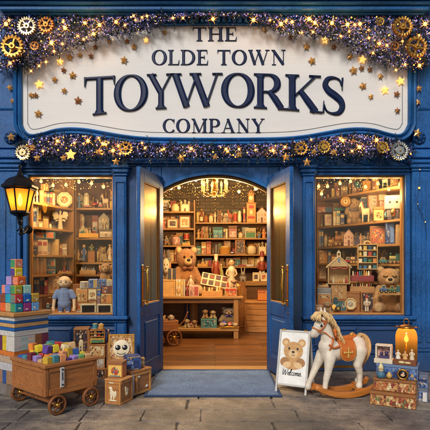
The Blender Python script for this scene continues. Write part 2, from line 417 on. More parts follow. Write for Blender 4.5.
def back_wall_material():
    m, nt, b = _nodes('taupe_brick_wall'); tc = nt.nodes.new('ShaderNodeTexCoord'); mp = nt.nodes.new('ShaderNodeMapping'); mp.inputs['Rotation'].default_value = (PI/2,0,0)
    nt.links.new(tc.outputs['Object'], mp.inputs[0])
    br = nt.nodes.new('ShaderNodeTexBrick'); br.inputs['Scale'].default_value = 1; br.inputs['Brick Width'].default_value = .22; br.inputs['Row Height'].default_value = .075
    br.inputs['Mortar Size'].default_value = .006; br.inputs['Color1'].default_value = (*lin((112,96,78)),1); br.inputs['Color2'].default_value = (*lin((88,76,64)),1); br.inputs['Mortar'].default_value = (*lin((70,60,50)),1)
    nt.links.new(mp.outputs[0], br.inputs['Vector']); nt.links.new(br.outputs[0], b.inputs['Base Color']); b.inputs['Roughness'].default_value = .85
    _bump(nt, b, br.outputs['Fac'], -.3, .006); return m
BRICK = back_wall_material()
PLASTER = paint('brown_plaster', (120,88,58), .85, var=.2, nscale=3, bump=.3, bscale=20)
w_ = MB(); w_.box(-1.5, 1.5, 4.75, 4.87, .012, 3.3); setting('back_wall', w_, BRICK)
for s_ in (-1, 1): w_ = MB(); w_.box(min(s_*1.24,s_*1.2), max(s_*1.24,s_*1.2), .14, 4.75, .012, 3.3); setting('interior_wall', w_, PLASTER)
w_ = MB(); w_.box(-3.2, 3.2, .14, 4.87, 3.3, 3.4); setting('ceiling', w_, PLASTER)

# ---------------------------------------------------------------- shop building
shop = thing('shop_building', 'blue panelled toy shop front with double doors and two display windows', 'shop')
SH = shop
zt = 4.95
WL0, WL1, WR0, WR1 = X(28.6), X(113.4), X(314.4), X(404.5)          # window openings
WZ0, WZ1 = Z(315), Z(175.5)
DX0, DX1 = X(161.5), X(268.5)
AZ, AC = Z(189.5), Z(174.5)                                           # arch spring and crown
w_ = MB()
for x0, x1, z0, z1 in ((-5, WL0, 0, zt), (WL0, WL1, 0, WZ0), (WL0, WL1, WZ1, zt), (WL1, DX0, 0, zt), (DX0, DX1, Z(167), zt), (DX1, WR0, 0, zt), (WR0, WR1, 0, WZ0), (WR0, WR1, WZ1, zt), (WR1, 5, 0, zt)):
    w_.box(x0, x1, 0, .13, z0, z1)
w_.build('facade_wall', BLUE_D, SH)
# arched head over the doorway
cxm = (DX0+DX1)/2; hw = (DX1-DX0)/2; sag = AC-AZ; rad = (hw*hw+sag*sag)/(2*sag)
arc = []
for i in range(25):
    x = DX0 + (DX1-DX0)*i/24; arc.append((x, AC-rad+math.sqrt(rad*rad-(x-cxm)**2)))
hd = MB()
hd.prism([(DX0, Z(167)), *[(p[0], p[1]) for p in arc], (DX1, Z(167))], .002, .125)
hd.build('arched_door_head', BLUE, SH)
tr = MB()
tr.sweep(arc, [(.0,-.012), (.035,-.012), (.045,-.004), (.045,.02)]); tr.sweep(arc, [(0,.12), (0,-.012)])
tr.build('arch_trim', BLUE_L, SH)
tr = MB(); tr.sweep(arc, [(-.002,.13), (-.03,.128), (-.03,.07), (-.002,.068)]); tr.build('arch_inner_trim', paint('ochre_trim_paint', (176,120,48), .55, var=.25, nscale=8), SH)
def moulding(mb, x0, x1, z0, z1, y, w=.03, d=.02, mi=0):
    """raised picture-frame moulding on a face whose plane is y"""
    prof = [(0, y+.001), (0, y-d*.6), (-w*.25, y-d), (-w*.6, y-d*.75), (-w, y-d*.2), (-w, y+.001)]
    mb.sweep([(x0,z0),(x1,z0),(x1,z1),(x0,z1)][::-1], [(-o, yy) for o, yy in prof], closed=True, mi=mi)
def steps(mb, x0, x1, zs, base=0.01, mi=0):
    """stack of horizontal mouldings: (z0, z1, projection)"""
    for z0, z1, pr in zs: mb.box(x0-pr*.6, x1+pr*.6, -pr, base, z0+.0015, z1-.0015, min(.008, (z1-z0)*.3), mi=mi)
def pilaster(x0, x1, z1, y=.09, style=0):
    p = MB()
    p.box(x0-.025, x1+.025, -y-.03, .004, 0, .24, .012)
    p.box(x0-.012, x1+.012, -y-.016, .003, .243, .285, .01)
    p.box(x0, x1, -y, .002, .287, z1-.14, .006)
    w = x1-x0
    if style == 0:
        moulding(p, x0+w*.2, x1-w*.2, .36, z1-.22, -y, .02, .014)
    else:
        for k in range(4):
            xx = x0+w*(.14+.24*k); p.box(xx-w*.07, xx+w*.07, -y-.014, -y+.001, .36, z1-.24, .012)
    p.box(x0-.012, x1+.012, -y-.014, .003, z1-.137, z1-.105, .008)
    p.box(x0-.03, x1+.03, -y-.034, .003, z1-.102, z1-.052, .012)
    p.box(x0-.045, x1+.045, -y-.05, .003, z1-.05, z1, .014)
    p.build('pilaster', BLUE, SH)
pilaster(X(115.5), X(127.5), Z(166), .075)
pilaster(X(302), X(313), Z(166), .075)
for a, b_ in ((-2.95, X(20,-.1)), (X(412.5,-.1), 2.95)): pilaster(a, b_, Z(160,-.1), .1, 1)
# upper pilasters beside the sign board
for a, b_ in ((-2.85, X(17,-.1)), (X(414.5,-.1), 2.85)):
    p = MB(); p.box(a, b_, -.1, .002, Z(148,-.1), Z(22,-.1), .006); moulding(p, a+.06, b_-.05, Z(135,-.1)-.02+.35, Z(60,-.1), -.1, .03, .016)
    p.box(a-.03, b_+.03, -.15, .002, Z(158,-.15), Z(149,-.15), .015); p.build('upper_pilaster', BLUE, SH)
# rosette brackets
for px in (11, 419):
    c = P(px, 138, -.1); ro = MB()
    M = T(c.x, -.1, c.z, rx=PI/2)
    ro.lathe([(.075,0),(.08,.012),(.066,.028),(.05,.02),(.042,.034),(.02,.05),(0,.052)], 24, M)
    for k in range(8): a = k*PI/4; ro.ball((c.x+.058*math.cos(a), -.118, c.z+.058*math.sin(a)), (.018,.02,.018), 8)
    ro.build('rosette', BLUE_D, SH)
# entablature over the windows and the door, cornice, dentils
en = MB()
for x0, x1 in ((X(21), X(128.5)), (X(301.5), X(411))):
    steps(en, x0, x1, [(Z(176)+.005, Z(172.5), .03), (Z(172.5), Z(169.5), .05), (Z(169.5), Z(167), .075)])
    en.box(x0, x1, -.045, .003, Z(166.7), Z(155), .005)
    steps(en, x0, x1, [(Z(155), Z(151.5), .085)])
steps(en, X(131), X(300), [(Z(166.5), Z(164.5), .03), (Z(164.5), Z(162), .06), (Z(162), Z(157), .045), (Z(157), Z(154), .08)])
en.build('entablature', BLUE, SH)
def carved_frieze(x0, x1, z):
    m = MB(); n = 4; w = (x1-x0)/n
    for k in range(n):
        sgn = 1 if k % 2 == 0 else -1; xc = x0+w*(k+.5)
        pts = []
        for i in range(40):
            t = i/39; a = sgn*(t*3.4*PI) + (PI if sgn < 0 else 0); rr_ = .05*(1-t*.82)
            pts.append((xc - sgn*.03 + rr_*math.cos(a), -.055, z + rr_*.85*math.sin(a)))
        m.tube(pts, [.013*(1-.5*i/39) for i in range(40)], 6, flat=.8)
        stem_ = spline([(xc-w*.5, -.053, z-sgn*.02), (xc-w*.25, -.056, z-sgn*.045), (xc+.02, -.056, z-sgn*.042), (xc+w*.35, -.056, z+sgn*.03), (xc+w*.5, -.053, z+sgn*.02)], 6)
        m.tube(stem_, .011, 6)
        for (dx, dz, an) in ((w*.3, sgn*.02, .5*sgn), (-w*.33, -sgn*.03, -.6*sgn+PI), (w*.38, -sgn*.02, -.7*sgn), (-w*.4, sgn*.025, PI+.6*sgn)):
            m.ball((0,0,0), (.042,.011,.014), 10, T(xc+dx, -.056, z+dz, ry=-an))
    m.build('carved_frieze', BLUE, SH)
carved_frieze(X(26), X(124), Z(161)); carved_frieze(X(306), X(408), Z(161))
co = MB()
for z0, z1, pr in ((4.246, 4.262, .15), (4.325, 4.345, .24), (4.345, 4.40, .30), (4.40, 4.44, .34), (4.44, 4.50, .40), (4.50, 4.66, .46)):
    co.box(X(3,-.3)-.05-(pr-.3)*.5, X(427,-.3)+.03+(pr-.3)*.5, -pr, .01, z0+.0015, z1-.0015, .012)
co.box(-2.75, 2.75, -.13, .01, 4.264, 4.323, .004)
x = -2.68
while x < 2.68: co.box(x, x+.036, -.185, -.12, 4.266, 4.321, .005); x += .066
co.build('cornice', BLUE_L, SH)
# stall risers, sills, plinth
for a, b_ in ((X(21), X(128)), (X(302.5), X(411))):
    s_ = MB(); s_.box(a, b_, -.035, .004, .27, Z(325), .004)
    n = 2; ww = (b_-a)/n
    for k in range(n): moulding(s_, a+ww*k+.05, a+ww*(k+1)-.05, .33, Z(330), -.035, .04, .018)
    s_.box(a-.01, b_+.01, -.08, .004, .0, .2, .012); s_.box(a-.005, b_+.005, -.06, .004, .203, .265, .012)
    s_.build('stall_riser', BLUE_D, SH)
    s_ = MB(); s_.box(a-.02, b_+.02, -.14, .005, Z(318.8), Z(315.2), .012); s_.box(a, b_, -.1, .005, Z(321.8), Z(319), .01); s_.box(a, b_, -.06, .005, Z(324.8), Z(322), .01)
    s_.build('window_sill', BLUE, SH)
b0 = MB(); b0.box(X(318), X(360), -.084, -.079, .045, .075, .002); b0.build('brass_strip', BRASS, SH)
# window frames: painted architrave, timber bead, glass
for a, b_ in ((WL0, WL1), (WR0, WR1)):
    fo = MB()
    for q0, q1, y in ((.1, .055, -.03), (.055, .0, -.05)):
        fo.box(a-q0, a-q1, y, .003, WZ0, WZ1+.004, .006); fo.box(b_+q1, b_+q0, y, .003, WZ0, WZ1+.004, .006)
    fo.box(a-.099, b_+.099, -.028, .002, WZ1-.0, WZ1+.012, .004)
    wf = fo.build('window_frame', BLUE, SH)
    be = MB(); t_ = .022
    be.box(a, a+t_, .012, .1, WZ0, WZ1, .005); be.box(b_-t_, b_, .012, .1, WZ0, WZ1, .005); be.box(a+t_, b_-t_, .012, .1, WZ1-t_, WZ1, .005); be.box(a+t_, b_-t_, .012, .1, WZ0, WZ0+t_, .005)
    be.build('timber_bead', PINE_Z, wf)
    pn = MB(); pn.box(a+t_-.004, b_-t_+.004, .05, .055, WZ0+t_-.004, WZ1-t_+.004); pn.build('glass_pane', GLASS, wf)
# door casing
dc = MB()
for s_ in (-1, 1):
    xi = cxm + s_*(hw+.0); xo = cxm + s_*(hw+.13)
    dc.box(min(xi,xo), max(xi,xo), -.02, .003, 0, Z(167.5), .006); x2 = cxm+s_*(hw+.19); dc.box(min(xo,x2)+.001, max(xo,x2), -.04, .003, 0, Z(167.5), .006)
    dc.build('door_casing', BLUE, SH); dc = MB()
st = MB(); st.box(DX0-.02, DX1+.02, -.06, .14, -.03, .022, .008); st.build('threshold', OAK, SH)
# door leaves
DW, DH = .715, 2.385
def leaf(side):
    hx = DX0 if side < 0 else DX1
    o = bpy.data.objects.new('door', None); link(o, SH, (hx + side*-.004, -.03, .018))
    # leaf runs from the hinge along local +x; inner face is local +y for the left leaf
    fx = X(138.5, -.7) if side < 0 else X(291.5, -.7)
    ang = math.atan2(-.68, fx-hx); o.rotation_euler.z = ang
    th = .046; m = MB()
    stl = .115
    m.box(0, stl, -th/2, th/2, 0, DH, .005); m.box(DW-stl, DW, -th/2, th/2, 0, DH, .005)
    for z0, z1 in ((0, .2), (.70, .86), (2.235, DH)): m.box(stl, DW-stl, -th/2+.001, th/2-.001, z0, z1, .004)
    m.build('door_frame', BLUE, o)
    p = MB(); p.box(stl-.01, DW-stl+.01, -.008, .008, .19, .71)
    for y, sg in ((-.008, -1), (.008, 1)):
        x0, x1, z0, z1 = stl+.05, DW-stl-.05, .25, .65
        p.box(x0, x1, min(y, y+sg*.01), max(y, y+sg*.01), z0, z1, .009)
    p.build('lower_panel', BLUE, o)
    bd = MB(); q = .012
    for sg in (-1, 1):
        ya, yb = sg*.004, sg*.021
        y0, y1 = min(ya,yb), max(ya,yb)
        bd.box(stl, stl+q, y0, y1, .86, 2.235, .004); bd.box(DW-stl-q, DW-stl, y0, y1, .86, 2.235, .004); bd.box(stl+q, DW-stl-q, y0, y1, .86, .86+q, .004); bd.box(stl+q, DW-stl-q, y0, y1, 2.235-q, 2.235, .004)
    bd.build('glazing_bead', paint('dull_brass_bead', (140,100,52), .5, .6, var=.3, nscale=20), o)
    gp = MB(); gp.box(stl-.003, DW-stl+.003, -.003, .003, .857, 2.238); gp.build('glass_pane', glass('door_glass', (255,230,180), .2, .08, .26), o)
    hn = MB(); hx_ = DW-.06
    for sg in ((1,) if side < 0 else (-1,)):
        y = sg*.023
        hn.box(hx_-.022, hx_+.022, min(y, y+sg*.006), max(y, y+sg*.006), .84, 1.3, .004)
        for z in (.9, 1.24): hn.cyl((hx_, y, z), (hx_, y+sg*.055, z), .011, n=10)
        hn.tube([(hx_, y+sg*.055, .87), (hx_, y+sg*.06, .95), (hx_, y+sg*.066, 1.07), (hx_, y+sg*.06, 1.19), (hx_, y+sg*.055, 1.27)], [.009,.012,.016,.012,.009], 10)
        for z in (.865, 1.275): hn.ball((hx_, y+sg*.055, z), .016, 10)
    hn.build('door_handle', BRASS, o)
    for z in (.25, 1.2, 2.15):
        h2 = MB(); h2.cyl((-.004, .0, z-.05), (-.004, .0, z+.05), .011, n=10); h2.ball((-.004,0,z+.055), .009, 8); h2.ball((-.004,0,z-.055), .009, 8); h2.build('hinge', BLACK_IRON, o)
    kh = MB(); kh.cyl((DW-.05, -.026, .76), (DW-.05, .026, .76), .012, n=12); kh.build('lock', BRASS, o)
leaf(-1); leaf(1)
# display boxes behind the windows (platform, side and rear lining)
dm = MB()
for s_ in (-1, 1):
    x0, x1 = (1.245, 3.0)
    a, b_ = (x0, x1) if s_ > 0 else (-x1, -x0)
    dm = MB(); dm.box(a, b_, .135, 2.4, WZ0-.04, WZ0+.002); dm.build('display_platform', PINE, SH)
dm = MB()
for s_ in (-1, 1):
    dm = MB(); dm.box(min(s_*3.05, s_*3.0), max(s_*3.05, s_*3.0), .135, 2.4, WZ0-.04, 3.29); dm.box(min(s_*3.0, s_*1.245), max(s_*3.0, s_*1.245), 2.399, 2.45, WZ0-.04, 3.29)
    dm.build('display_lining', paint('dark_brown_lining', (92,66,44), .8, var=.25, nscale=4, bump=.3, bscale=25), SH)

# doormat
def mat_material():
    m, nt, b = _nodes('blue_grey_carpet'); v = _coords(nt)
    n1 = _noise(nt, v, 160, 3, .7); n2 = _noise(nt, v, 5, 4)
    A = _ramp(nt, n1, [(.36, lin((58,82,124))), (.5, lin((104,134,176))), (.66, lin((168,190,218)))])
    B = _ramp(nt, n2, [(.3,(.72,.72,.74)),(.7,(1.08,1.08,1.06))])
    x = nt.nodes.new('ShaderNodeMix'); x.data_type='RGBA'; x.blend_type='MULTIPLY'; x.inputs[0].default_value=1
    nt.links.new(A, x.inputs[6]); nt.links.new(B, x.inputs[7]); nt.links.new(x.outputs[2], b.inputs['Base Color']); b.inputs['Roughness'].default_value = .95
    _bump(nt, b, n1, .9, .01); return m
mt = MB(); r = random.Random(3)
nx, ny = 60, 50; vs = []; fs = []
for j in range(ny+1):
    for i in range(nx+1):
        u, v = i/nx, j/ny; e = min(u, 1-u, v, 1-v)
        vs.append((-.70+1.36*u, -1.19+1.14*v, .004+.012*min(1, e*30) + r.uniform(0,.0022) + .002*math.sin(u*17+v*5)))
for j in range(ny):
    for i in range(nx): a = j*(nx+1)+i; fs.append((a, a+1, a+nx+2, a+nx+1))
mt.add(vs, fs, None, True); dmo = mt.build('doormat', mat_material()); eb = MB()
for x0, x1, y0, y1 in ((-.712,.672,-1.205,-1.18),(-.712,.672,-.062,-.04),(-.712,-.69,-1.18,-.062),(.65,.672,-1.18,-.062)): eb.box(x0, x1, y0, y1, .0, .02, .006)
eb.build('edge_binding', paint('mat_binding', (48,66,100), .9, var=.3, nscale=40, bump=.5, bscale=120), dmo)
tag(dmo, 'blue grey speckled doormat lying before the open shop doorway', 'doormat')

# wall lantern
LY = -.36
lc = P(20, 200, LY); ln = thing('wall_lantern', 'lit black iron carriage lantern on a scroll bracket left of the window', 'lantern', (lc.x, LY, Z(236, LY)))
q = lambda py: Z(py, LY) - Z(236, LY)
pxm = (LY+D)/FX
hexr = lambda wpx: wpx*pxm/2
def hexlathe(m, prof, n=6, mi=0): m.lathe(prof, n, T(rz=PI/6), mi, False)
m = MB(); hexlathe(m, [(0,q(166)),(.012,q(167)),(.014,q(171)),(.03,q(173)),(.03,q(174.5)),(.05,q(176)),(hexr(22),q(179)),(hexr(32),q(185)),(hexr(35),q(186)),(hexr(35),q(188)),(hexr(29),q(189.5)),(hexr(25),q(189.5))]); m.ball((0,0,q(166)), .018, 10)
m.build('roof', BLACK_IRON, ln)
m = MB()
for k in range(6):
    a = PI/6 + k*PI/3; r0, r1 = hexr(28), hexr(17)
    m.cyl((r0*math.cos(a), r0*math.sin(a), q(189)), (r1*math.cos(a), r1*math.sin(a), q(212)), .010, .008, 8)
    b2 = a+PI/3
    m.cyl((r1*math.cos(a), r1*math.sin(a), q(212)), (r1*math.cos(b2), r1*math.sin(b2), q(212)), .008, n=6)
    m.cyl((r0*math.cos(a), r0*math.sin(a), q(189.5)), (r0*math.cos(b2), r0*math.sin(b2), q(189.5)), .009, n=6)
hexlathe(m, [(0,q(211)),(hexr(18),q(211)),(hexr(19),q(213)),(hexr(15),q(215)),(.03,q(217)),(.022,q(220)),(.03,q(222)),(.012,q(225)),(.006,q(228))])
m.build('cage', BLACK_IRON, ln)
m = MB(); hexlathe(m, [(hexr(16.2),q(212)),(hexr(27),q(189.5))]);
m.f = m.f[:-2]; m.m = m.m[:-2]; m.sm = m.sm[:-2]
m.build('amber_glass', glass('amber_lantern_glass', (255,206,110), .7, .38, .1), ln)
m = MB(); m.lathe([(.012,q(211)),(.014,q(206))], 10); m.build('candle', paint('wax', (236,220,180), .6), ln)
m = MB(); m.lathe([(.004,q(206)),(.022,q(204)),(.028,q(201)),(.02,q(197)),(.006,q(193.5))], 12); m.build('flame', emit('lantern_flame', (255,190,84), 30), ln)
m = MB()
m.tube(spline([(0,0,q(226)), (0,.03,q(231)), (0,.1,q(233)), (0,.2,q(229)), (0,.25,q(226))], 6), .013, 8)
m.tube([(.0, .05+.03*math.cos(t*.5)*(1-t/16), q(229)+.035*math.sin(t*.5)*(1-t/16)) for t in range(15)], .007, 6)
for s_ in (-1, 1): m.tube([(s_*(.012+.03*(1-t/14)*abs(math.sin(t*.45))), -.01, q(217)-.05*t/14*1.6) for t in range(15)], .006, 6)
m.tube(spline([(-.04,.02,q(231)),(0,0,q(228.5)),(.04,.02,q(231))], 5), .008, 6); m.ball((0,0,q(234)), .018, 10); m.cyl((0,0,q(226)), (0,0,q(234)), .008, n=8)
m.lathe([(.05,0),(.055,.01),(.04,.022),(.02,.026)], 16, T(0, .262, q(228), rx=PI/2)); m.build('bracket', BLACK_IRON, ln)
point_light('lantern_light', (lc.x, LY, Z(200, LY)+.03), 9, (255,180,90), .03)
# ---------------------------------------------------------------- sign board
SY = -.10                                   # face plane of the cream panel
sign = thing('sign_board', 'long cream shop sign with navy serif lettering in a curved blue frame', 'sign', (0, 0, 0))
def SP(px, py, y=SY): return (X(px, y), Z(py, y))
def sign_outline(o=0.):
    """px outline of the cream panel, grown by o pixels; top left, round the bottom, to top right"""
    L = [(25-o, 15-o), (22.5-o, 60), (22.5-o, 118), (23.5-o*.95, 126+o*.35), (27-o*.7, 132+o*.75), (33-o*.3, 134.5+o), (43, 132.8+o), (56, 129.2+o), (70, 127.8+o), (86, 128.6+o), (104, 131.6+o), (124, 135+o), (146, 137.2+o), (180, 138+o), (215, 138.2+o)]
    R_ = [(430-x, y) for x, y in L[:-1]][::-1]
    return spline(L[1:] + R_[:-1], 5), (25-o, 15-o)
core, _ = sign_outline(0)
path = [(22.5, 15)] + core + [(407.5, 15)]
pt = [SP(*p) for p in path]
m = MB(); m.prism(pt, SY, .0); m.build('panel', CREAM, sign)
m = MB()
def offs(o):
    c, _ = sign_outline(o); return [SP(22.5-o, 15)] + [SP(*p) for p in c] + [SP(407.5+o, 15)]
rings = [(0, SY+.002), (.2, SY-.035), (1.6, SY-.052), (3.0, SY-.035), (3.2, SY-.02), (4.2, SY-.02), (4.6, SY-.045), (6.4, SY-.06), (7.8, SY-.04), (8.2, 0.0)]
base_path = offs(0)
k = len(base_path); vs = []; fs = []
for o, y in rings:
    for (x, z) in offs(o): vs.append((x, y, z))
for a in range(len(rings)-1):
    for i in range(k-1): fs.append((a*k+i, a*k+i+1, (a+1)*k+i+1, (a+1)*k+i))
m.add(vs, fs, None, False); m.build('frame', BLUE_L, sign)
m = MB(); c, _ = sign_outline(-5.2); line = [SP(27.7, 75)] + [SP(*p) for p in c[5:-5]] + [SP(402.3, 75)]
m.sweep(line, [(-.0045, SY-.001), (-.003, SY-.004), (.003, SY-.004), (.0045, SY-.001)]); m.build('pinstripe', paint('grey_pinstripe', (120,118,116), .5), sign)
m = MB(); m.sweep([SP(150, 22.5), SP(290, 22.5)], [(-.0045, SY-.001), (-.003, SY-.004), (.003, SY-.004), (.0045, SY-.001)]); m.build('pinstripe', paint('grey_pinstripe', (120,118,116), .5), sign)

# serif capitals from tapered ridged strokes, each in a box one unit high
TK, TN = .185, .058
def serif(x0, x1, y): return ([(x0, y), (x1, y)], [.05, .05])
def stem(x, w=TK, y0=.02, y1=.98): return [([(x, y0), (x, y1)], [w, w]), serif(x-w/2-.095, x+w/2+.095, .026 if y0 < .1 else y0), serif(x-w/2-.095, x+w/2+.095, .974), ([(x, .03), (x, .13)], [w+.12, w]), ([(x, .97), (x, .87)], [w+.12, w])]
def arc_(cx, cy, rx, ry, a0, a1, t=TK*1.06, n=28, closed=False):
    p = []; w = []
    for i in range(n+1):
        a = math.radians(a0+(a1-a0)*i/n); p.append((cx+rx*math.cos(a), cy+ry*math.sin(a))); w.append(TN*.9+(t-TN*.9)*abs(math.cos(a))**1.35)
    return (p, w)
def diag(a, b, w): return ([a, b], [w, w])
G = {
 'T': (.88, stem(.44)[:2] + [stem(.44)[3], ([(.03,.955),(.85,.955)], [.075,.075]), ([(.05,.985),(.025,.75)], [.09,.02]), ([(.83,.985),(.855,.75)], [.09,.02])]),
 'H': (.98, stem(.18) + stem(.80) + [diag((.18,.51),(.80,.51),TN)]),
 'E': (.76, stem(.18) + [diag((.18,.965),(.66,.965),.066), ([(.655,.985),(.69,.72)], [.085,.025]), diag((.18,.035),(.70,.035),.066), ([(.69,.015),(.735,.31)], [.085,.025]), diag((.18,.51),(.5,.51),TN), ([(.5,.64),(.5,.51),(.5,.38)], [.03,.07,.03])]),
 'L': (.74, stem(.18) + [diag((.18,.035),(.69,.035),.066), ([(.68,.015),(.725,.33)], [.085,.025])]),
 'O': (.98, [arc_(.49,.5,.40,.475,0,360,TK*1.15,48)]),
 'D': (.96, stem(.18) + [arc_(.40,.5,.46,.465,90,-90), diag((.18,.968),(.42,.968),TN), diag((.18,.032),(.42,.032),TN)]),
 'W': (1.42, [diag((.13,.97),(.44,.03),TK), diag((.42,.03),(.72,.95),TN), diag((.66,.97),(.99,.03),TK), diag((.97,.03),(1.27,.97),TN), serif(0,.30,.974), serif(.52,.84,.974), serif(1.14,1.42,.974)]),
 'N': (1.0, [diag((.19,.02),(.19,.95),TN), diag((.15,.97),(.81,.04),TK), diag((.82,.03),(.82,.98),TN), serif(.02,.24,.974), serif(.06,.33,.026), serif(.69,.96,.974)]),
 'Y': (.94, [diag((.14,.97),(.48,.45),TK), diag((.81,.97),(.48,.45),TN), diag((.48,.50),(.48,.02),TK), serif(.0,.32,.974), serif(.66,.94,.974), serif(.30,.66,.026), stem(.48)[3]]),
 'R': (.98, stem(.18) + [arc_(.40,.725,.27,.243,90,-90), diag((.18,.968),(.42,.968),TN), diag((.18,.482),(.42,.482),TN), ([(.42,.50),(.60,.30),(.78,.04)], [.12,TK,TK]), serif(.68,.99,.026)]),
 'P': (.80, stem(.18) + [arc_(.40,.705,.30,.263,90,-90), diag((.18,.968),(.42,.968),TN), diag((.18,.442),(.42,.442),TN)]),
 'K': (1.0, stem(.18) + [diag((.80,.96),(.26,.42),TN), ([(.40,.56),(.62,.28),(.82,.03)], [.14,TK,TK]), serif(.64,.96,.974), serif(.66,1.0,.026)]),
 'S': (.70, [(spline([(.575,.78),(.51,.915),(.36,.965),(.19,.92),(.125,.76),(.22,.615),(.38,.515),(.54,.39),(.59,.235),(.50,.08),(.33,.035),(.165,.085),(.09,.24)],5), [.05+.14*max(0, math.sin(PI*(i-8)/44)) if 8 < i < 52 else .05 for i in range(61)]), ([(.60,.97),(.585,.66)], [.05,.02]), ([(.075,.03),(.085,.34)], [.05,.02])]),
 'C': (.86, [arc_(.48,.5,.40,.47,42,322), ([(.80,.97),(.80,.64)], [.06,.02])]),
 'M': (1.18, [diag((.19,.02),(.20,.95),TN), diag((.17,.97),(.58,.05),TK*.95), diag((.58,.05),(.97,.95),TN), *stem(.97), serif(.02,.26,.974), serif(.06,.33,.026)]),
 'A': (.98, [diag((.48,.97),(.15,.03),TN), diag((.46,.99),(.83,.03),TK), diag((.25,.33),(.70,.33),TN), serif(.0,.29,.026), serif(.67,.98,.026)]),
}
def letter(mb, ch, fx, y, hgt):
    """fx maps (u, v) of the glyph box to (x, z)"""
    for q, (pts, ws) in enumerate(G[ch][1]):
        n = len(pts); closed = (Vector(pts[0])-Vector(pts[-1])).length < 1e-6
        vs = []; dy = q*.0004
        for i in range(n):
            a = Vector(pts[i-1] if i else (pts[-2] if closed else pts[0])); c = Vector(pts[i+1] if i < n-1 else (pts[1] if closed else pts[-1]))
            d = (c-a).normalized(); nn = Vector((-d.y, d.x)); w = ws[min(i, len(ws)-1)]/2; b = Vector(pts[i])
            for o, h in ((-1, 0), (-1, .55), (-.45, 1.0), (.45, 1.0), (1, .55), (1, 0)):
                e = b + nn*w*o; x, z = fx(e.x, e.y); vs.append((x, y-h*hgt-dy, z))
        fs = []
        for i in range(n-1):
            for j in range(5): fs.append((i*6+j, i*6+j+1, i*6+j+7, i*6+j+6))
        if not closed: fs += [tuple(range(6)), tuple(range((n-1)*6, n*6))[::-1]]
        mb.add(vs, fs)
def text_line(text, px0, px1, f_base, f_top, hgt, gap=.1, widths=None):
    mb = MB(); tot = sum(.5 if c == ' ' else G[c][0]+gap for c in text)-gap; k = (px1-px0)/tot; x = px0
    for i, c in enumerate(text):
        if c == ' ': x += .5*k; continue
        w = G[c][0]*k; xa, wa = x, w
        if widths: xa, wa = widths[i][0], widths[i][1]-widths[i][0]
        def fx(u, v, xa=xa, wa=wa, gw=G[c][0]):
            px = xa+u/gw*wa; return SP(px, f_base(px)+(f_top(px)-f_base(px))*v)
        letter(mb, c, fx, SY-.0005, hgt); x += (G[c][0]+gap)*k
    return mb
for txt, a, b_, zb, ztp in (('THE', 192.6, 236.8, 41.3, 27.4), ('OLDE TOWN', 152, 286, 65.2, 50), ('COMPANY', 163, 264.5, 133, 118.8)):
    text_line(txt, a, b_, lambda p, zb=zb: zb, lambda p, ztp=ztp: ztp, .012).build('lettering', NAVY, sign)
bow = lambda p: ((p-215)/130)**2
text_line('TOYWORKS', 84, 345, lambda p: 107.6+9.2*bow(p), lambda p: 73.2+4.2*bow(p), .028,
          widths=[(84,115.5),(114.5,147.5),(147,174.5),(170.5,222.5),(221.5,254),(254,288),(285.5,322),(320.5,346)]).build('lettering', NAVY, sign)

# ---------------------------------------------------------------- garlands of foliage, blossoms and fairy lights
LEAF = paint('dark_fir_green', (34,62,56), .6, var=.5, nscale=20, bump=0)
LEAF2 = paint('dusky_blue_leaf', (44,62,112), .55, var=.4, nscale=20, bump=0)
TWIG = paint('brown_twig', (54,40,34), .7, var=.4, nscale=20, bump=0)
LILAC = paint('lilac_blossom', (118,106,186), .55, var=.3, nscale=30, bump=0)
LILAC2 = paint('pale_lilac_blossom', (176,168,214), .55, var=.25, nscale=30, bump=0)
RUST = paint('copper_berry', (150,78,50), .4, .3, var=.3, nscale=30, bump=0)
PIN_W = emit('warm_pin_light', (255,176,84), 2.4); PIN_C = emit('violet_pin_light', (170,160,240), 2.2)
def interp(tab, x):
    for (x0, y0), (x1, y1) in zip(tab, tab[1:]):
        if x0 <= x <= x1: return y0+(y1-y0)*(x-x0)/(x1-x0)
    return tab[0][1] if x < tab[0][0] else tab[-1][1]
def star5(mb, M, r, puff=.3, inner=.48, n=5, mi=0):
    vs = [(0, -r*puff, 0), (0, r*puff, 0)]
    for i in range(2*n):
        a = PI/2 + i*PI/n; q = r if i % 2 == 0 else r*inner; vs.append((q*math.cos(a), 0, q*math.sin(a)))
    fs = []
    for i in range(2*n):
        j = (i+1) % (2*n); fs += [(0, 2+j, 2+i)[::-1], (1, 2+i, 2+j)[::-1]]
    mb.add(vs, fs, M, False, mi)
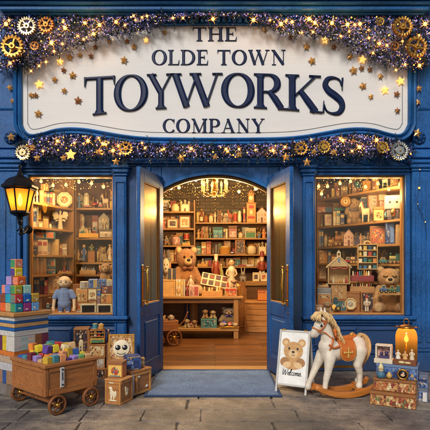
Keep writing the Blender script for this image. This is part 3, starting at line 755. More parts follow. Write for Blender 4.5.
def garland(label, top, bot, x0, x1, yb, yf, n_leaf, n_flower, n_pin, lights, seed, n_extra):
    r = random.Random(seed); g = thing('garland', label, 'garland', (0,0,0), group='garlands over the shop front')
    def pick(edge=.0):
        while True:
            px = r.uniform(x0, x1); a, b_ = interp(top, px), interp(bot, px)
            if r.random()*62 > (b_-a)+3: continue
            t = r.random(); py = a+(b_-a)*t
            edge_t = 1-abs(2*t-1)**3
            # clumps and thin places
            if math.sin(px*.55+py*.3)+math.sin(py*.8-px*.23)+r.uniform(-1.6,2.2) < -.45: continue
            y = yb - r.random()**.8*(yb-yf)*(.25+.75*edge_t)
            return px, py, y
    fo = MB()
    def leaf_(c, d, L, w, mi):
        u = d.orthogonal().normalized(); u = Matrix.Rotation(r.random()*6.28, 3, d) @ u
        fo.add([c, c+d*L*.45+u*w, c+d*L, c+d*L*.45-u*w], [(0,1,2,3)], None, False, mi)
    for _ in range(n_leaf//8):          # fir sprigs: a bent stem with needles along it
        px, py, y = pick(); c = P(px, py, y); a = r.uniform(0, 2*PI); d = Vector((math.cos(a), r.uniform(-.7,.15), math.sin(a)*.8-.25)).normalized(); L = r.uniform(.05,.13)
        tip = c+d*L+Vector((0,0,-L*.25)); fo.tube([c, c.lerp(tip,.5)+Vector((0,-.004,.006)), tip], [.0028,.002,.001], 4, mi=2)
        mi = 0 if r.random() < .62 else 1
        for k in range(13):
            t = .12+.88*k/12; q = c.lerp(tip, t); dd = (d*.75 + Vector((r.uniform(-1,1), r.uniform(-1,.6), r.uniform(-1,1)))*.85).normalized(); leaf_(q, dd, r.uniform(.018,.034)*(1.15-.5*t), r.uniform(.0035,.0075), mi)
    for _ in range(n_leaf//9):
        px, py, y = pick(); a = r.uniform(0, 2*PI); leaf_(P(px, py, y), Vector((math.cos(a), r.uniform(-.8,.2), math.sin(a))).normalized(), r.uniform(.03,.055), r.uniform(.006,.011), 0 if r.random() < .5 else 1)
    # electric cable weaving through the sprigs
    cab = [P(x0+(x1-x0)*i/70, interp(top, x0+(x1-x0)*i/70)*.45+interp(bot, x0+(x1-x0)*i/70)*.55+2.2*math.sin(i*.9), yf+.03+.02*math.sin(i*1.7)) for i in range(71)]
    fo.tube(cab, .0035, 5, mi=2)
    fo.build('foliage', [LEAF, LEAF2, TWIG], g)
    fl = MB()
    for _ in range(n_flower):
        px, py, y = pick(); c = P(px, py, y-.012); q = r.uniform(.008,.018)
        M = Matrix.Translation(c) @ Euler((r.uniform(-.7,.7), r.uniform(0,2*PI), r.uniform(-.7,.7))).to_matrix().to_4x4()
        u = r.random()
        if u < .86: star5(fl, M, q, .28, .55, 5, 0 if r.random() < .66 else 1)
        else: fl.ball(c, q*.6, 8, mi=2)
    tag(fl.build('blossom', [LILAC, LILAC2, RUST], g), kind='stuff')
    pl = MB()
    for _ in range(n_pin):
        px, py, y = pick(); c = P(px, py + (r.uniform(0,6) if r.random() < .2 else 0), y-.02); pl.ball(c, r.uniform(.0035,.0062), 6, mi=0 if r.random() < .5 else 1)
    tag(pl.build('pin_light', [PIN_W, PIN_C], g), kind='stuff')
    ls = list(lights)
    for _ in range(n_extra):
        px, py, y = pick(); ls.append((px, py, r.choice((1,1,1,2))))
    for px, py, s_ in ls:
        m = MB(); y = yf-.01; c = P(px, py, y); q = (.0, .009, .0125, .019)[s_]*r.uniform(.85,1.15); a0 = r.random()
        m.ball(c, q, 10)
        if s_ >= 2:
            for i in range(8):     # glowing spikes modelled in the shape of the bulb's light glints
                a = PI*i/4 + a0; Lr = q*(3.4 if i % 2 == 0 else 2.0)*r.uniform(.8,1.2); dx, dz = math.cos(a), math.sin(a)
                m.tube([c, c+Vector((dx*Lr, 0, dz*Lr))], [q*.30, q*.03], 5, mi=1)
        m.build('fairy_light', [BULB, GLINT] if s_ >= 2 else BULB_SOFT, g)
        if s_ == 3 and int(px) % 2: point_light('fairy_glow', c+Vector((0,-.06,0)), .8, (255,180,96), .03)
    return g
top_up = [(0,16), (120,15), (180,12), (215,11), (250,12), (310,15), (430,16)]
bot_up = [(0,76), (20,74), (38,72), (50,60), (62,54), (80,48), (98,42), (118,38), (140,33), (162,25), (185,17.5), (215,16.2), (248,17), (264,25), (290,35), (320,38), (336,42), (350,52), (366,60), (380,66), (396,73), (412,76), (430,70)]
bot_up = [(a, 15+(b_-15)*.9 if b_ > 24 else b_) for a, b_ in bot_up]
big_up = [(6,24,3),(63,22,2),(65,28,3),(85,23,3),(99.5,25,3),(93.5,34,3),(51.5,43,3),(10,63,3),(60,61.5,2),(116,22,3),(125,25,2),(135.5,20,2),(147,16,2),(173,18,2),(183,18,2),(213,19,3),(253.5,20,3),(270,20,2),(281,24,3),(292,22,3),(309,19,3),(315,23,3),(313,32,2),(302,33,2),(332,23,3),(347.5,24.5,3),(360,24,3),(425,24,3),(379.5,43.5,3),(369,38,2),(373,53,2),(405,64.5,2),(419.5,65.5,3),(396,70,2),(39,66,2),(46,62,2),(78,36,2),(21,53,2),(31,71,2)]
garland('deep dusky garland studded with lights sweeping along the top of the sign', top_up, bot_up, 0, 430, -.15, -.30, 13500, 3000, 900, big_up, 21, 48)
top_lo = [(18,146), (30,139), (60,134.5), (85,135), (115,140), (150,143.5), (215,145), (280,143.5), (315,139), (345,134.5), (370,134.5), (395,139), (412,147)]
bot_lo = [(18,156), (30,157), (60,156), (100,155.5), (135,156.5), (215,157.5), (295,156.5), (330,155), (365,156), (395,157), (412,156)]
big_lo = [(32,148,2),(43,151,2),(57.5,141,3),(74.5,143,2),(88,141,3),(103,144,3),(113,150.5,3),(70.7,154.5,3),(97,152,1),(142,139+4,2),(145,148,2),(164,149,2),(191,148.5,3),(226,149,3),(213,152,1),(239,149,2),(255.5,150,2),(273,150.5,3),(285,147,2),(343,140.5,3),(359.5,147,3),(376.5,140,3),(352,151,2)]
garland('narrow dusky garland studded with lights running below the sign board', top_lo, bot_lo, 18, 412, -.16, -.27, 10000, 1900, 620, big_lo, 22, 34)

# ---------------------------------------------------------------- cogwheels
def cog(px, py, rp, y, mat_, label, teeth=16, spokes=4, hub=.26, bore=.11, tw=.5, tilt=0.):
    c = P(px, py, y); R_ = rp*(y+D)/FX
    t = thing('cogwheel', label, 'cogwheel', c, group='cogwheels fixed on the garlands'); t.rotation_euler = (tilt*.5, 0, tilt)
    th = R_*.14; m = MB()
    N = teeth*4; outer = []
    for i in range(N):
        a = 2*PI*i/N; k = i % 4; q = R_ if k in (1, 2) else R_*.86; outer.append((q*math.cos(a), q*math.sin(a)))
    inner = [(R_*.66*math.cos(2*PI*i/N), R_*.66*math.sin(2*PI*i/N)) for i in range(N)]
    vs = []
    for y_ in (-th, th):
        vs += [(p[0], y_, p[1]) for p in outer] + [(p[0], y_, p[1]) for p in inner]
    vs += [(p[0]*.965, -th*1.25, p[1]*.965) for p in outer]
    fs = []
    for i in range(N):
        j = (i+1) % N
        fs += [(4*N+i, 4*N+j, N+j, N+i), (i, j, 4*N+j, 4*N+i), (2*N+i, 2*N+j, j, i), (N+i, N+j, 3*N+j, 3*N+i), (2*N+j, 2*N+i, 3*N+i, 3*N+j)]
    m.add(vs, fs)
    for i in range(spokes):
        m.box(R_*.1, R_*.7, -th*.9, th*.8, -R_*.085, R_*.085, R_*.03, T(ry=2*PI*i/spokes+.3))
    m.lathe([(R_*hub, -th), (R_*hub, th*1.3), (R_*hub*.86, th*1.7), (R_*bore*1.3, th*1.7)], 20, T(rx=PI/2), smooth=False)
    m.build('wheel', mat_, t)
    h = MB(); h.lathe([(R_*bore, th*1.2), (R_*bore, th*2.2), (R_*bore*.6, th*2.6), (0, th*2.6)], 12, T(rx=PI/2)); h.build('axle_boss', BRASS if mat_ is not BRASS else BRONZE, t)
    return t
YG = -.385
cog(27, 26.5, 9.6, YG, PALE_GOLD, 'pale gold cogwheel at the upper left corner of the sign', 22, 5, .34)
cog(46, 25, 8.2, YG-.01, BRONZE, 'bronze cogwheel just right of the pale gold one', 16, 5, .36)
cog(12.5, 46.5, 11.6, YG-.02, GOLD, 'large gold cogwheel at the far left end of the sign garland', 18, 4, .3)
cog(34.5, 46, 4.7, YG-.015, BRONZE, 'tiny bronze cogwheel between the two big ones at upper left', 14, 4, .3)
cog(402.5, 27, 10.4, YG, GOLD, 'gold cogwheel at the upper right corner with a lit middle', 20, 5, .36)
cog(416.5, 47, 11, YG-.02, PALE_GOLD if False else GOLD, 'large gold cogwheel at the far right end of the sign garland', 18, 4, .3)
cog(394.5, 46, 4.8, YG-.015, BRONZE, 'tiny bronze cogwheel left of the large gold one at upper right', 14, 4, .3)
cog(380, 21.5, 4.5, YG, BRASS, 'small brass cogwheel on the sign garland among lights at right', 10, 4, .4)
YL = -.345
cog(23, 152.5, 7.6, YL, PALE_GOLD, 'pale cogwheel at the left end of the lower garland', 18, 6, .5)
cog(126, 148.5, 7.2, YL, GOLD, 'gold cogwheel on the lower garland left of the doorway', 14, 5, .34)
cog(301, 148.5, 7, YL, GOLD, 'gold cogwheel on the lower garland right of the doorway', 14, 5, .34)
cog(324, 147, 6.6, YL, BRASS, 'brass cogwheel with a solid face above the right window', 14, 6, .5)
cog(382.5, 147.5, 6.2, YL, BRASS, 'brass cogwheel beside the silver one on the lower garland', 14, 6, .5)
cog(399.5, 151, 9.2, YL-.01, SILVER, 'silver cogwheel at the right end of the lower garland', 22, 6, .5)

# ---------------------------------------------------------------- star ornaments
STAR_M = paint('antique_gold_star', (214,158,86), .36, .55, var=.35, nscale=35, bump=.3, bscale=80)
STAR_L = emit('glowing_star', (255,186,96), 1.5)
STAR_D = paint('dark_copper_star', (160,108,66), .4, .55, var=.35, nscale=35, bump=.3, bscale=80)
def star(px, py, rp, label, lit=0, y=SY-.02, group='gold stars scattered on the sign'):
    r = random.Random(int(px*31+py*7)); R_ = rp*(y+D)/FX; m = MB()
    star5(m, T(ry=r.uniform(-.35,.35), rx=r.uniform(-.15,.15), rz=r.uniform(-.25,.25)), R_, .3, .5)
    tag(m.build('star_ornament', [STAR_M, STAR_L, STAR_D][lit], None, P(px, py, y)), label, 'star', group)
for a in ((69.5,57,4,'gold star just under the garland, above the letter T'), (80,55,3,'small gold star under the garland right of a larger star'), (91,56,3.2,'dull gold star above the big O of the sign',2),
 (95.5,47,3.2,'dark copper star at the lower edge of the left garland',2), (72.6,75.3,4.4,'large gold star left of the top of the T'), (63.5,70,3.4,'mid gold star left of the large star by the T',2),
 (54.5,79.5,3.6,'gold star hanging left of the letter T at its crossbar height'), (60,61.5,4,'glowing star under the left garland',1), (109,41,3,'small gold star tucked under the garland above the OLDE line'),
 (134,46.5,3.8,'gold star left of the word OLDE, beneath the garland'), (124,60,4.4,'large gold star between the word OLDE and the T'), (127,41,3,'dark star under the garland left of OLDE',2),
 (146,40,3.2,'glowing star right above the O of OLDE',1), (164.5,32,3.2,'gold star on the garland edge left of THE'), (39,84,5,'brightly glowing star at the left edge of the cream panel',1),
 (64,90.5,3.6,'gold star left of the stem of the T'), (78,100.5,4.6,'large dull gold star touching the left side of the T stem',2), (38,113.5,4.6,'gold star near the lower left corner of the panel'),
 (31,95,3.4,'gold star of a close pair at the left panel edge'), (35.5,95.3,3.4,'dark star of a close pair at the left panel edge',2),
 (306.5,46.5,4.4,'gold star right of the word TOWN, upper of two'), (312,60.8,4.4,'gold star right of the word TOWN, lower of two'), (265,29.5,3,'small gold star right of THE on the garland edge'),
 (290.6,37,3.2,'dark copper star under the garland above the N of TOWN',2), (350,56.3,4,'gold star above the letter S beneath the right garland'), (353.5,70.3,4.8,'large gold star at the upper right of the S'),
 (361.7,68,3.6,'gold star in the row right of the S, second along',2), (370,69.3,3.4,'dull star in the row right of the S, third along',2), (362.5,59.5,4.6,'glowing star above the row right of the S',1), (380.6,76,3.8,'gold star right of the row of three near the S'),
 (334,47,3.4,'dark star under the right garland above the K',2), (325,40,4.2,'glowing star at the edge of the right garland over the K',1), (400.6,81,4.8,'brightly glowing star at the upper right of the panel',1),
 (385,90,4.8,'glowing star right of the letter S',1), (371,96.5,3.4,'small gold star right of the waist of the S'), (363,86,4.4,'gold star just right of the upper curve of the S'), (397.5,110.5,3.6,'dull gold star near the lower right panel corner',2), (397,94,3.8,'copper star at the right panel edge under a glowing one',2)):
    star(*a[:4], lit=a[4] if len(a) > 4 else 0)
for a in ((10,87.5,3.6,'upper gold star on the pilaster left of the sign'), (12.5,101,3.2,'lower gold star on the pilaster left of the sign'), (419,88.5,3.8,'upper gold star on the pilaster right of the sign'), (418,102,3.4,'lower gold star on the pilaster right of the sign')):
    star(*a, y=-.135, group='gold stars hanging on the pilasters')
star(11, 137, 4.6, 'gold star fixed on the left rosette', y=-.185, group='gold stars hanging on the pilasters'); star(417.5, 133, 5, 'gold star fixed on the right rosette', y=-.185, group='gold stars hanging on the pilasters')
for a in ((37,158,4,'gold star hanging under the left end of the lower garland'), (63.5,158,4,'gold star left of the big glowing star over the left window'), (70.7,154.5,6,'big glowing star in the lower garland over the left window',1), (99,151.6,4,'gold star inside the lower garland right of the glowing star'),
 (116,161.8,4.2,'gold star hanging over the right corner of the left window'), (181,158.3,4.6,'gold star hanging over the left of the door arch'), (286,157,4.6,'gold star hanging over the right of the door arch'), (239,154.5,4,'gold star in the garland above the right half of the arch'),
 (307,162.2,4.6,'gold star hanging over the left corner of the right window'), (314,151.8,4,'gold star between two brass cogwheels of the lower garland'), (334,152.2,4,'gold star right of the solid brass cogwheel'), (32,147,3.2,'small gold star on the lower garland by the pale cogwheel'),
 (353,141,3,'small copper star high on the lower garland above the right window',2), (215,157,3.4,'small gold star at the middle of the lower garland')):
    star(*a[:4], lit=a[4] if len(a) > 4 else 0, y=-.345, group='gold stars on the lower garland')
# strand of tiny lights trailing down the right pilaster
t = thing('light_strand', 'thin wire with tiny lights trailing down the right pilaster', 'light strand', P(417, 142, -.13))
o0 = P(417, 142, -.13); pts = [P(a, b_, -.13)-o0 for a, b_ in spline([(417,142),(415.5,158),(420,172),(419,188),(417.5,204),(425,222),(427,240)], 6)]
m = MB(); m.tube(pts, .0022, 5); m.build('wire', WIRE, t)
for i, s_ in ((4,.006),(11,.006),(18,.013),(24,.005),(30,.007)): m = MB(); m.ball(pts[i]+Vector((0,-.008,0)), s_, 8); m.build('bulb', BULB_SOFT, t)
# ---------------------------------------------------------------- toys and wares: one builder per kind, base centre at the origin, front towards -y
def CM(c, rough=.5, metal=0.):
    return paint('colour_%d_%d_%d%s' % (*c, '_metal' if metal else ''), c, rough, metal, var=.16, nscale=14, bump=.12, bscale=60)
PAL = {
 'warm': [(190,120,60),(230,190,120),(140,60,40),(90,60,40),(220,150,80),(240,220,170)],
 'mix': [(190,60,50),(230,190,90),(60,110,150),(240,226,190),(70,120,80),(120,70,50),(220,140,70)],
 'teal': [(50,120,130),(90,160,160),(230,214,170),(200,110,60),(40,80,110)],
 'dark': [(50,36,34),(100,50,40),(190,130,80),(230,210,170),(60,60,80)],
 'floral': [(206,150,90),(150,60,44),(232,206,150),(110,110,60),(176,110,60),(96,40,40),(226,190,130)],
 'pale': [(226,214,190),(200,180,150),(180,190,200),(214,170,130),(160,130,110)],
 'blue': [(50,80,140),(110,140,190),(214,210,200),(200,160,90),(40,50,90)],
 'pink': [(214,150,140),(236,206,186),(170,80,80),(226,190,130),(150,110,110)],
}
def PR(p, s=45): return prnt('print_%s_%d' % (p, s), PAL[p], s)
CLOTH = {}
def cap(r0, z0, n=5): return [(r0*math.cos(PI/2*i/n), z0+r0*math.sin(PI/2*i/n)) for i in range(n+1)]
def k_box(w, h, c=(170,120,70), p='warm', d=None, lid=True, nm='toy_box'):
    t = thing(nm); d = d or min(.9*w, .16); e = min(w, h)
    m = MB(); m.box(-w/2, w/2, -d/2, d/2, 0, h*(.8 if lid else 1), e*.03); m.build('body', CM(c), t)
    ht = h*(.78 if lid else .97); y = -d/2; kk = _lay.randrange(5); pal = PAL[p]; c1 = pal[_lay.randrange(len(pal))]; c2 = pal[_lay.randrange(len(pal))]; pm = PR(p, 45 if w > .12 else 70)
    def plate(nm_, x0, x1, z0, z1, dd, mt): m = MB(); m.box(w*x0, w*x1, y-dd, y+.001, ht*z0, ht*z1); m.build(nm_, mt, t)
    if kk == 0: plate('front_label', -.42, .42, .08, .92, .0016, CM(c1)); plate('picture', -.34, .34, .14, .68, .0028, pm); plate('title_strip', -.34, .34, .74, .86, .0028, CM(c2))
    elif kk == 1: plate('front_label', -.46, .46, .05, .95, .0016, pm); plate('title_strip', -.46, .46, .66, .84, .0028, CM(c2))
    elif kk == 2:
        plate('front_label', -.44, .44, .06, .94, .0016, CM(c1)); m = MB(); q = min(w*.33, ht*.33); m.lathe([(0,0),(q,0),(q,.0022),(0,.0026)], 22, T(0, y-.0008, ht*.5, rx=PI/2), smooth=False); m.build('picture', pm, t); plate('title_strip', -.36, .36, .08, .15, .0028, CM(c2))
    elif kk == 3: plate('front_label', -.42, .0, .08, .92, .0016, pm); plate('title_strip', .03, .42, .08, .92, .0016, CM(c1))
    else:
        plate('front_label', -.44, .44, .06, .94, .0016, CM(c1)); m = MB()
        for a, b_ in ((-.3,-.12),(-.07,.08),(.13,.3)):
            m.lathe([(w*.07,0),(w*.06,ht*.22),(w*.03,ht*.3),(w*.045,ht*.36),(0,ht*.44)], 8, T(w*(a+b_)/2, y-.001, ht*.18, s=1) @ Matrix.Diagonal((1,.04,1,1)))
        m.build('picture', CM(c2), t); plate('title_strip', -.38, .38, .72, .88, .0028, pm)
    if lid: m = MB(); m.box(-w/2-.003, w/2+.003, -d/2-.003, d/2+.003, h*.8+.0005, h, e*.03); m.build('lid', CM(tuple(int(v*.82) for v in c)), t)
    return t
def k_carton(w, h, c=(176,128,78), d=None):
    t = thing('cardboard_carton'); d = d or min(w, .18); m = MB(); m.box(-w/2, w/2, -d/2, d/2, 0, h, .004); m.build('body', CM(c, .8), t)
    m = MB(); m.box(-w*.07, w*.07, -d/2-.0015, -d/2+.001, h*.0+.002, h); m.box(-w*.07, w*.07, -d/2, d/2, h-.001, h+.0015); m.build('packing_tape', CM((196,160,104)), t); return t
def k_book(w, h, c=(140,60,50), d=.13, band=(214,180,110)):
    t = thing('book'); m = MB(); s = min(.006, w*.12)
    m.box(-w/2, w/2, -d/2, -d/2+s, 0, h, s*.4); m.box(-w/2, -w/2+s, -d/2+s, d/2, 0, h); m.box(w/2-s, w/2, -d/2+s, d/2, 0, h); m.build('cover', CM(c), t)
    m = MB(); m.box(-w/2+s, w/2-s, -d/2+s, d/2-.005, .003, h-.006); m.build('pages', CM((226,214,186), .9), t)
    m = MB()
    for z0, z1 in ((.1,.14), (.2,.215), (.62,.86)): m.box(-w*.42, w*.42, -d/2-.0016, -d/2+.001, h*z0, h*z1)
    m.build('spine_band', CM(band, .4), t); return t
def k_flat(w, h, c=(140,60,50), d=.14):
    t = thing('book'); m = MB(); s = max(.003, h*.1); m.box(-w/2, w/2, -d/2, d/2, 0, s, .001); m.box(-w/2, w/2, -d/2, d/2, h-s, h, .001); m.box(-w/2, w/2, -d/2, -d/2+s, s, h-s); m.build('cover', CM(c), t)
    m = MB(); m.box(-w/2+.004, w/2-.004, -d/2+s, d/2-.004, s, h-s); m.build('pages', CM((226,214,186), .9), t); return t
def k_frame(w, h, c=(170,118,62), p='pale', mat_=(226,210,178), tilt=-.1):
    t = thing('framed_picture'); M = T(rx=tilt); b = min(w, h)*.11; m = MB(); d = .022
    m.box(-w/2, w/2, -d, 0, 0, b, .004, M); m.box(-w/2, w/2, -d, 0, h-b, h, .004, M); m.box(-w/2, -w/2+b, -d, 0, b, h-b, .004, M); m.box(w/2-b, w/2, -d, 0, b, h-b, .004, M); m.build('frame', CM(c), t)
    m = MB(); m.box(-w/2+b*.9, w/2-b*.9, -d*.5, -.002, b*.9, h-b*.9, 0, M); m.build('mount', CM(mat_, .8), t)
    m = MB(); m.box(-w*.27, w*.27, -d*.5-.002, -d*.5+.001, h*.25, h*.75, 0, M); m.build('picture', PR(p, 60), t); return t
def k_fig(w, h, dress=(60,90,150), skin=(226,186,150), hair=(110,70,40), base=None):
    t = thing('figurine'); r = w*.42; hr = min(h*.13, w*.3); zs = h-2*hr
    m = MB(); m.lathe([(0,0),(r,0),(r*.96,h*.04),(r*.8,zs*.38),(r*.58,zs*.58),(r*.74,zs*.76),(r*.78,zs*.86),(r*.55,zs*.94),(hr*.45,zs+hr*.1)], 16); m.build('dress', CM(dress), t)
    m = MB(); m.ball((0,-hr*.05,zs+hr*.95), (hr*.85,hr*.85,hr*.95), 12); m.ball((0,-hr*.9,zs+hr*.9), hr*.14, 6)
    for s in (-1, 1): m.tube([(s*r*.7,0,zs*.86),(s*r*1.0,-r*.2,zs*.66),(s*r*.5,-r*.8,zs*.56)], [r*.19,r*.17,r*.14], 8)
    m.build('body', CM(skin), t)
    m = MB(); m.ball((0,hr*.2,zs+hr*1.26), (hr*.98,hr*.95,hr*.86), 12); m.build('hair', CM(hair, .7), t)
    m = MB()
    for s in (-1, 1): m.ball((s*hr*.33,-hr*.82,zs+hr*1.08), hr*.11, 6)
    m.build('eye', CM((30,24,22), .3), t); return t
def k_bust(w, h, c=(224,206,172)):
    k = CM(c, .55); t = thing('bust'); m = MB(); m.lathe([(0,0),(w*.24,0),(w*.22,h*.08),(w*.14,h*.12)], 16); m.build('plinth', k, t)
    me = blob2('bust', c, [((0,0,.30),(.42,.2,.17)), ((-.33,0,.3),(.14,.14,.14)), ((.33,0,.3),(.14,.14,.14)), ((0,0,.16),.16,(0,0,.4),.2), ((0,0,.4),.11,(0,0,.62),.1), ((0,-.02,.78),(.155,.18,.2)), ((0,-.2,.76),(.035,.05,.05)), ((0,.05,.85),(.17,.18,.17))], .022)
    o = meshobj('bust_figure', me, t); o.scale = (w/.92, h*.8, h); return t
def blob2(key, c, parts, vox, rough=0., smooth=3, mat_=None):
    """blob shape shared by colour: the surface is fused once, recoloured copies share its shape"""
    k = '%s_%s' % (key, c)
    if k in _blobs: return _blobs[k]
    base = blob(key, parts, vox, mat_ or CM(c), smooth, rough)
    if rough and not base.get('pile'):
        base = furry(base, 15000, .02); base['pile'] = 1; _blobs[key] = base
    if base.users == 0 and not base.get('used'): base['used'] = 1; _blobs[k] = base; return base
    me = base.copy(); me.materials.clear(); me.materials.append(mat_ or CM(c)); _blobs[k] = me; return me
def FUR(c):
    return paint('plush_%d_%d_%d' % c, c, .95, var=.34, nscale=26, bump=.9, bscale=130, sheen=.5, dist=.012)
TEDDY = [((0,0,.29),(.27,.23,.29)), ((0,-.03,.71),(.235,.21,.205)), ((-.19,.0,.88),(.085,.05,.085)), ((.19,.0,.88),(.085,.05,.085)), ((0,-.2,.66),(.11,.09,.085)),
         ((-.2,-.02,.47),.09,(-.29,-.2,.27),.085), ((.2,-.02,.47),.09,(.29,-.2,.27),.085), ((-.17,-.05,.1),.12,(-.24,-.34,.1),.105), ((.17,-.05,.1),.12,(.24,-.34,.1),.105)]
def k_teddy(w, h, c=(150,96,52), muzzle=(206,164,110), closed=False, bow=None, nm='teddy_bear', pads=(206,168,116)):
    t = thing(nm); f = FUR(c); b = meshobj('body', blob2('teddy', c, TEDDY, .016, .003, 3, f), t); b.scale = (w/.66, w/.66, h)
    sx, sz = w/.66, h; M = Matrix.Diagonal((sx, sx, sz, 1)); fm = FUR(muzzle); fp = FUR(pads)
    m = MB(); m.ball((0,-.232,.655),(.096,.092,.076), 14, M); m.build('muzzle', fm, t)
    for s in (-1, 1):
        m = MB(); m.ball((s*.19,-.042,.885),(.058,.034,.058), 12, M); m.build('inner_ear', fm, t)
        m = MB(); m.ball((s*.24,-.43,.105),(.082,.028,.085), 12, M); m.build('foot_pad', fp, t)
        m = MB()
        if closed: m.tube([(s*.09+.04*math.cos(a), -.25+abs(a-PI*1.5)*.012, .765+.022*math.sin(a)) for a in [PI+PI*i/8 for i in range(9)]], .010, 6, M)
        else: m.ball((s*.088,-.236,.755),(.026,.022,.028), 10, M)
        m.build('eye', CM((22,16,14), .15), t)
    m = MB(); m.ball((0,-.312,.69),(.046,.03,.034), 12, M); m.build('nose', CM((34,22,18), .3), t)
    m = MB(); m.tube([(0,-.312,.665),(0,-.308,.635)], .006, 5, M); m.tube(spline([(-.045,-.29,.625),(-.02,-.3,.612),(0,-.306,.632),(.02,-.3,.612),(.045,-.29,.625)],4), .006, 5, M); m.build('mouth', CM((40,26,20), .6), t)
    if bow:
        m = MB()
        for s in (-1, 1): m.ball((s*.075,-.215,.53),(.075,.025,.04), 10, M)
        m.ball((0,-.23,.53),(.025,.025,.025), 8, M); m.build('bow_tie', CM(bow), t)
    return t
def k_bunny(w, h, c=(196,156,108), scarf=(120,110,110)):
    t = thing('plush_bunny'); f = FUR(c)
    me = blob2('bunny', c, [((0,0,.27),(.28,.22,.27)), ((0,-.04,.68),(.22,.2,.22)), ((-.2,.02,.78),.06,(-.3,-.02,.42),.085), ((.2,.02,.78),.06,(.3,-.02,.42),.085), ((0,-.2,.62),(.1,.08,.08)), ((-.18,-.05,.1),.1,(-.22,-.3,.09),.09), ((.18,-.05,.1),.1,(.22,-.3,.09),.09), ((-.2,-.05,.42),.07,(-.14,-.24,.26),.07), ((.2,-.05,.42),.07,(.14,-.24,.26),.07)], .018, .003, 3, f)
    b = meshobj('body', me, t); b.scale = (w/.74, w/.74, h/.9); M = Matrix.Diagonal((w/.74, w/.74, h/.9, 1))
    m = MB()
    for s in (-1, 1): m.ball((s*.09,-.215,.73),(.022,.02,.024), 8, M)
    m.build('eye', CM((22,16,14), .15), t)
    m = MB(); m.ball((0,-.285,.645),(.028,.02,.02), 8, M); m.build('nose', CM((120,70,60), .4), t)
    m = MB(); m.tube([(.2*math.cos(a), -.02+.18*math.sin(a), .48) for a in [2*PI*i/16 for i in range(16)]], .04, 8, M, closed=True); m.build('scarf', CM(scarf, .8), t); return t
def k_dog(w, h, c=(206,176,130), ear=(140,90,50), lie=False):
    t = thing('plush_puppy'); f = FUR(c)
    me = blob2('puppy', c, [((0,.05,.28),(.25,.27,.28)), ((0,-.08,.7),(.21,.21,.2)), ((0,-.27,.62),(.11,.12,.09)), ((-.14,-.05,.42),.09,(-.15,-.24,.06),.08), ((.14,-.05,.42),.09,(.15,-.24,.06),.08), ((-.22,.05,.1),.12,(-.27,-.15,.07),.09), ((.22,.05,.1),.12,(.27,-.15,.07),.09)], .018, .003, 3, f)
    b = meshobj('body', me, t); b.scale = (w/.66, w/.66, h/.9); M = Matrix.Diagonal((w/.66, w/.66, h/.9, 1))
    for s in (-1, 1): m = MB(); m.ball((0,0,0),(.06,.1,.17), 10, M @ T(s*.22,-.06,.66, ry=s*.25)); m.build('ear', FUR(ear), t)
    m = MB()
    for s in (-1, 1): m.ball((s*.08,-.27,.75),(.022,.02,.024), 8, M)
    m.build('eye', CM((22,16,14), .15), t)
    m = MB(); m.ball((0,-.38,.65),(.036,.028,.026), 8, M); m.build('nose', CM((30,20,18), .3), t); return t
def k_winged(w, h, c=(196,178,140)):
    t = thing('winged_statuette'); k = CM(c, .5, )
    me = blob2('winged', c, [((0,0,.0),.2,(0,0,.35),.13), ((0,0,.35),.12,(0,0,.62),.14), ((0,-.02,.87),(.09,.1,.12)), ((0,0,.62),.07,(0,0,.8),.06), ((-.1,-.05,.62),.06,(-.32,-.15,.5),.05), ((.1,-.05,.62),.06,(.34,-.12,.58),.05)], .02)
    b = meshobj('statuette_figure', me, t); b.scale = (w, w, h)
    for s in (-1, 1):
        m = MB(); poly = [(s*.03,.55),(s*.2,.9),(s*.45,.86),(s*.5,.68),(s*.42,.62),(s*.44,.5),(s*.33,.5),(s*.3,.38),(s*.2,.42),(s*.05,.42)]
        m.prism([(x*w, z*h) for x, z in poly], .05*w, .11*w, bev=.01*w); m.build('wing', k, t)
    return t
def k_owl(w, h, c=(226,216,180)):
    t = thing('owl_ornament'); m = MB(); m.lathe([(0,0),(w*.36,0),(w*.48,h*.18),(w*.45,h*.5),(w*.38,h*.66),(w*.4,h*.8),(w*.28,h*.94),(0,h)], 18); m.build('body', CM(c, .35), t)
    m = MB()
    for s in (-1, 1): m.ball((s*w*.15,-w*.36,h*.78), w*.08, 8)
    m.build('eye', CM((70,50,30), .2), t); m = MB(); m.cyl((0,-w*.38,h*.72),(0,-w*.44,h*.66),w*.06,.001,8); m.build('beak', CM((206,150,70)), t); return t
def k_horse(w, h, c=(222,204,170), mane=(150,104,60)):
    t = thing('toy_horse')
    me = blob2('toy_horse', c, [((-.2,0,.48),.16,(.25,0,.5),.16), ((-.25,0,.55),.12,(-.38,0,.85),.08), ((-.38,0,.88),.08,(-.55,0,.74),.05), ((-.25,-.07,.4),.06,(-.28,-.08,.03),.04), ((-.22,.07,.4),.06,(-.22,.08,.03),.04), ((.28,-.07,.42),.07,(.3,-.08,.03),.04), ((.28,.07,.42),.07,(.24,.08,.03),.04)], .022)
    b = meshobj('body', me, t); b.scale = (w/1.0, w/1.0, h/.98)
    m = MB(); M = Matrix.Diagonal((w, w, h/.98, 1)); m.tube([(-.36,0,.97),(-.28,0,.9),(-.2,0,.72),(-.12,0,.62)], [.04,.06,.06,.03], 8, M); m.build('mane', CM(mane,.8), t)
    m = MB(); m.tube([(.36,0,.6),(.47,0,.5),(.46,0,.28)], [.03,.05,.02], 8, M); m.build('tail', CM(mane,.8), t); return t
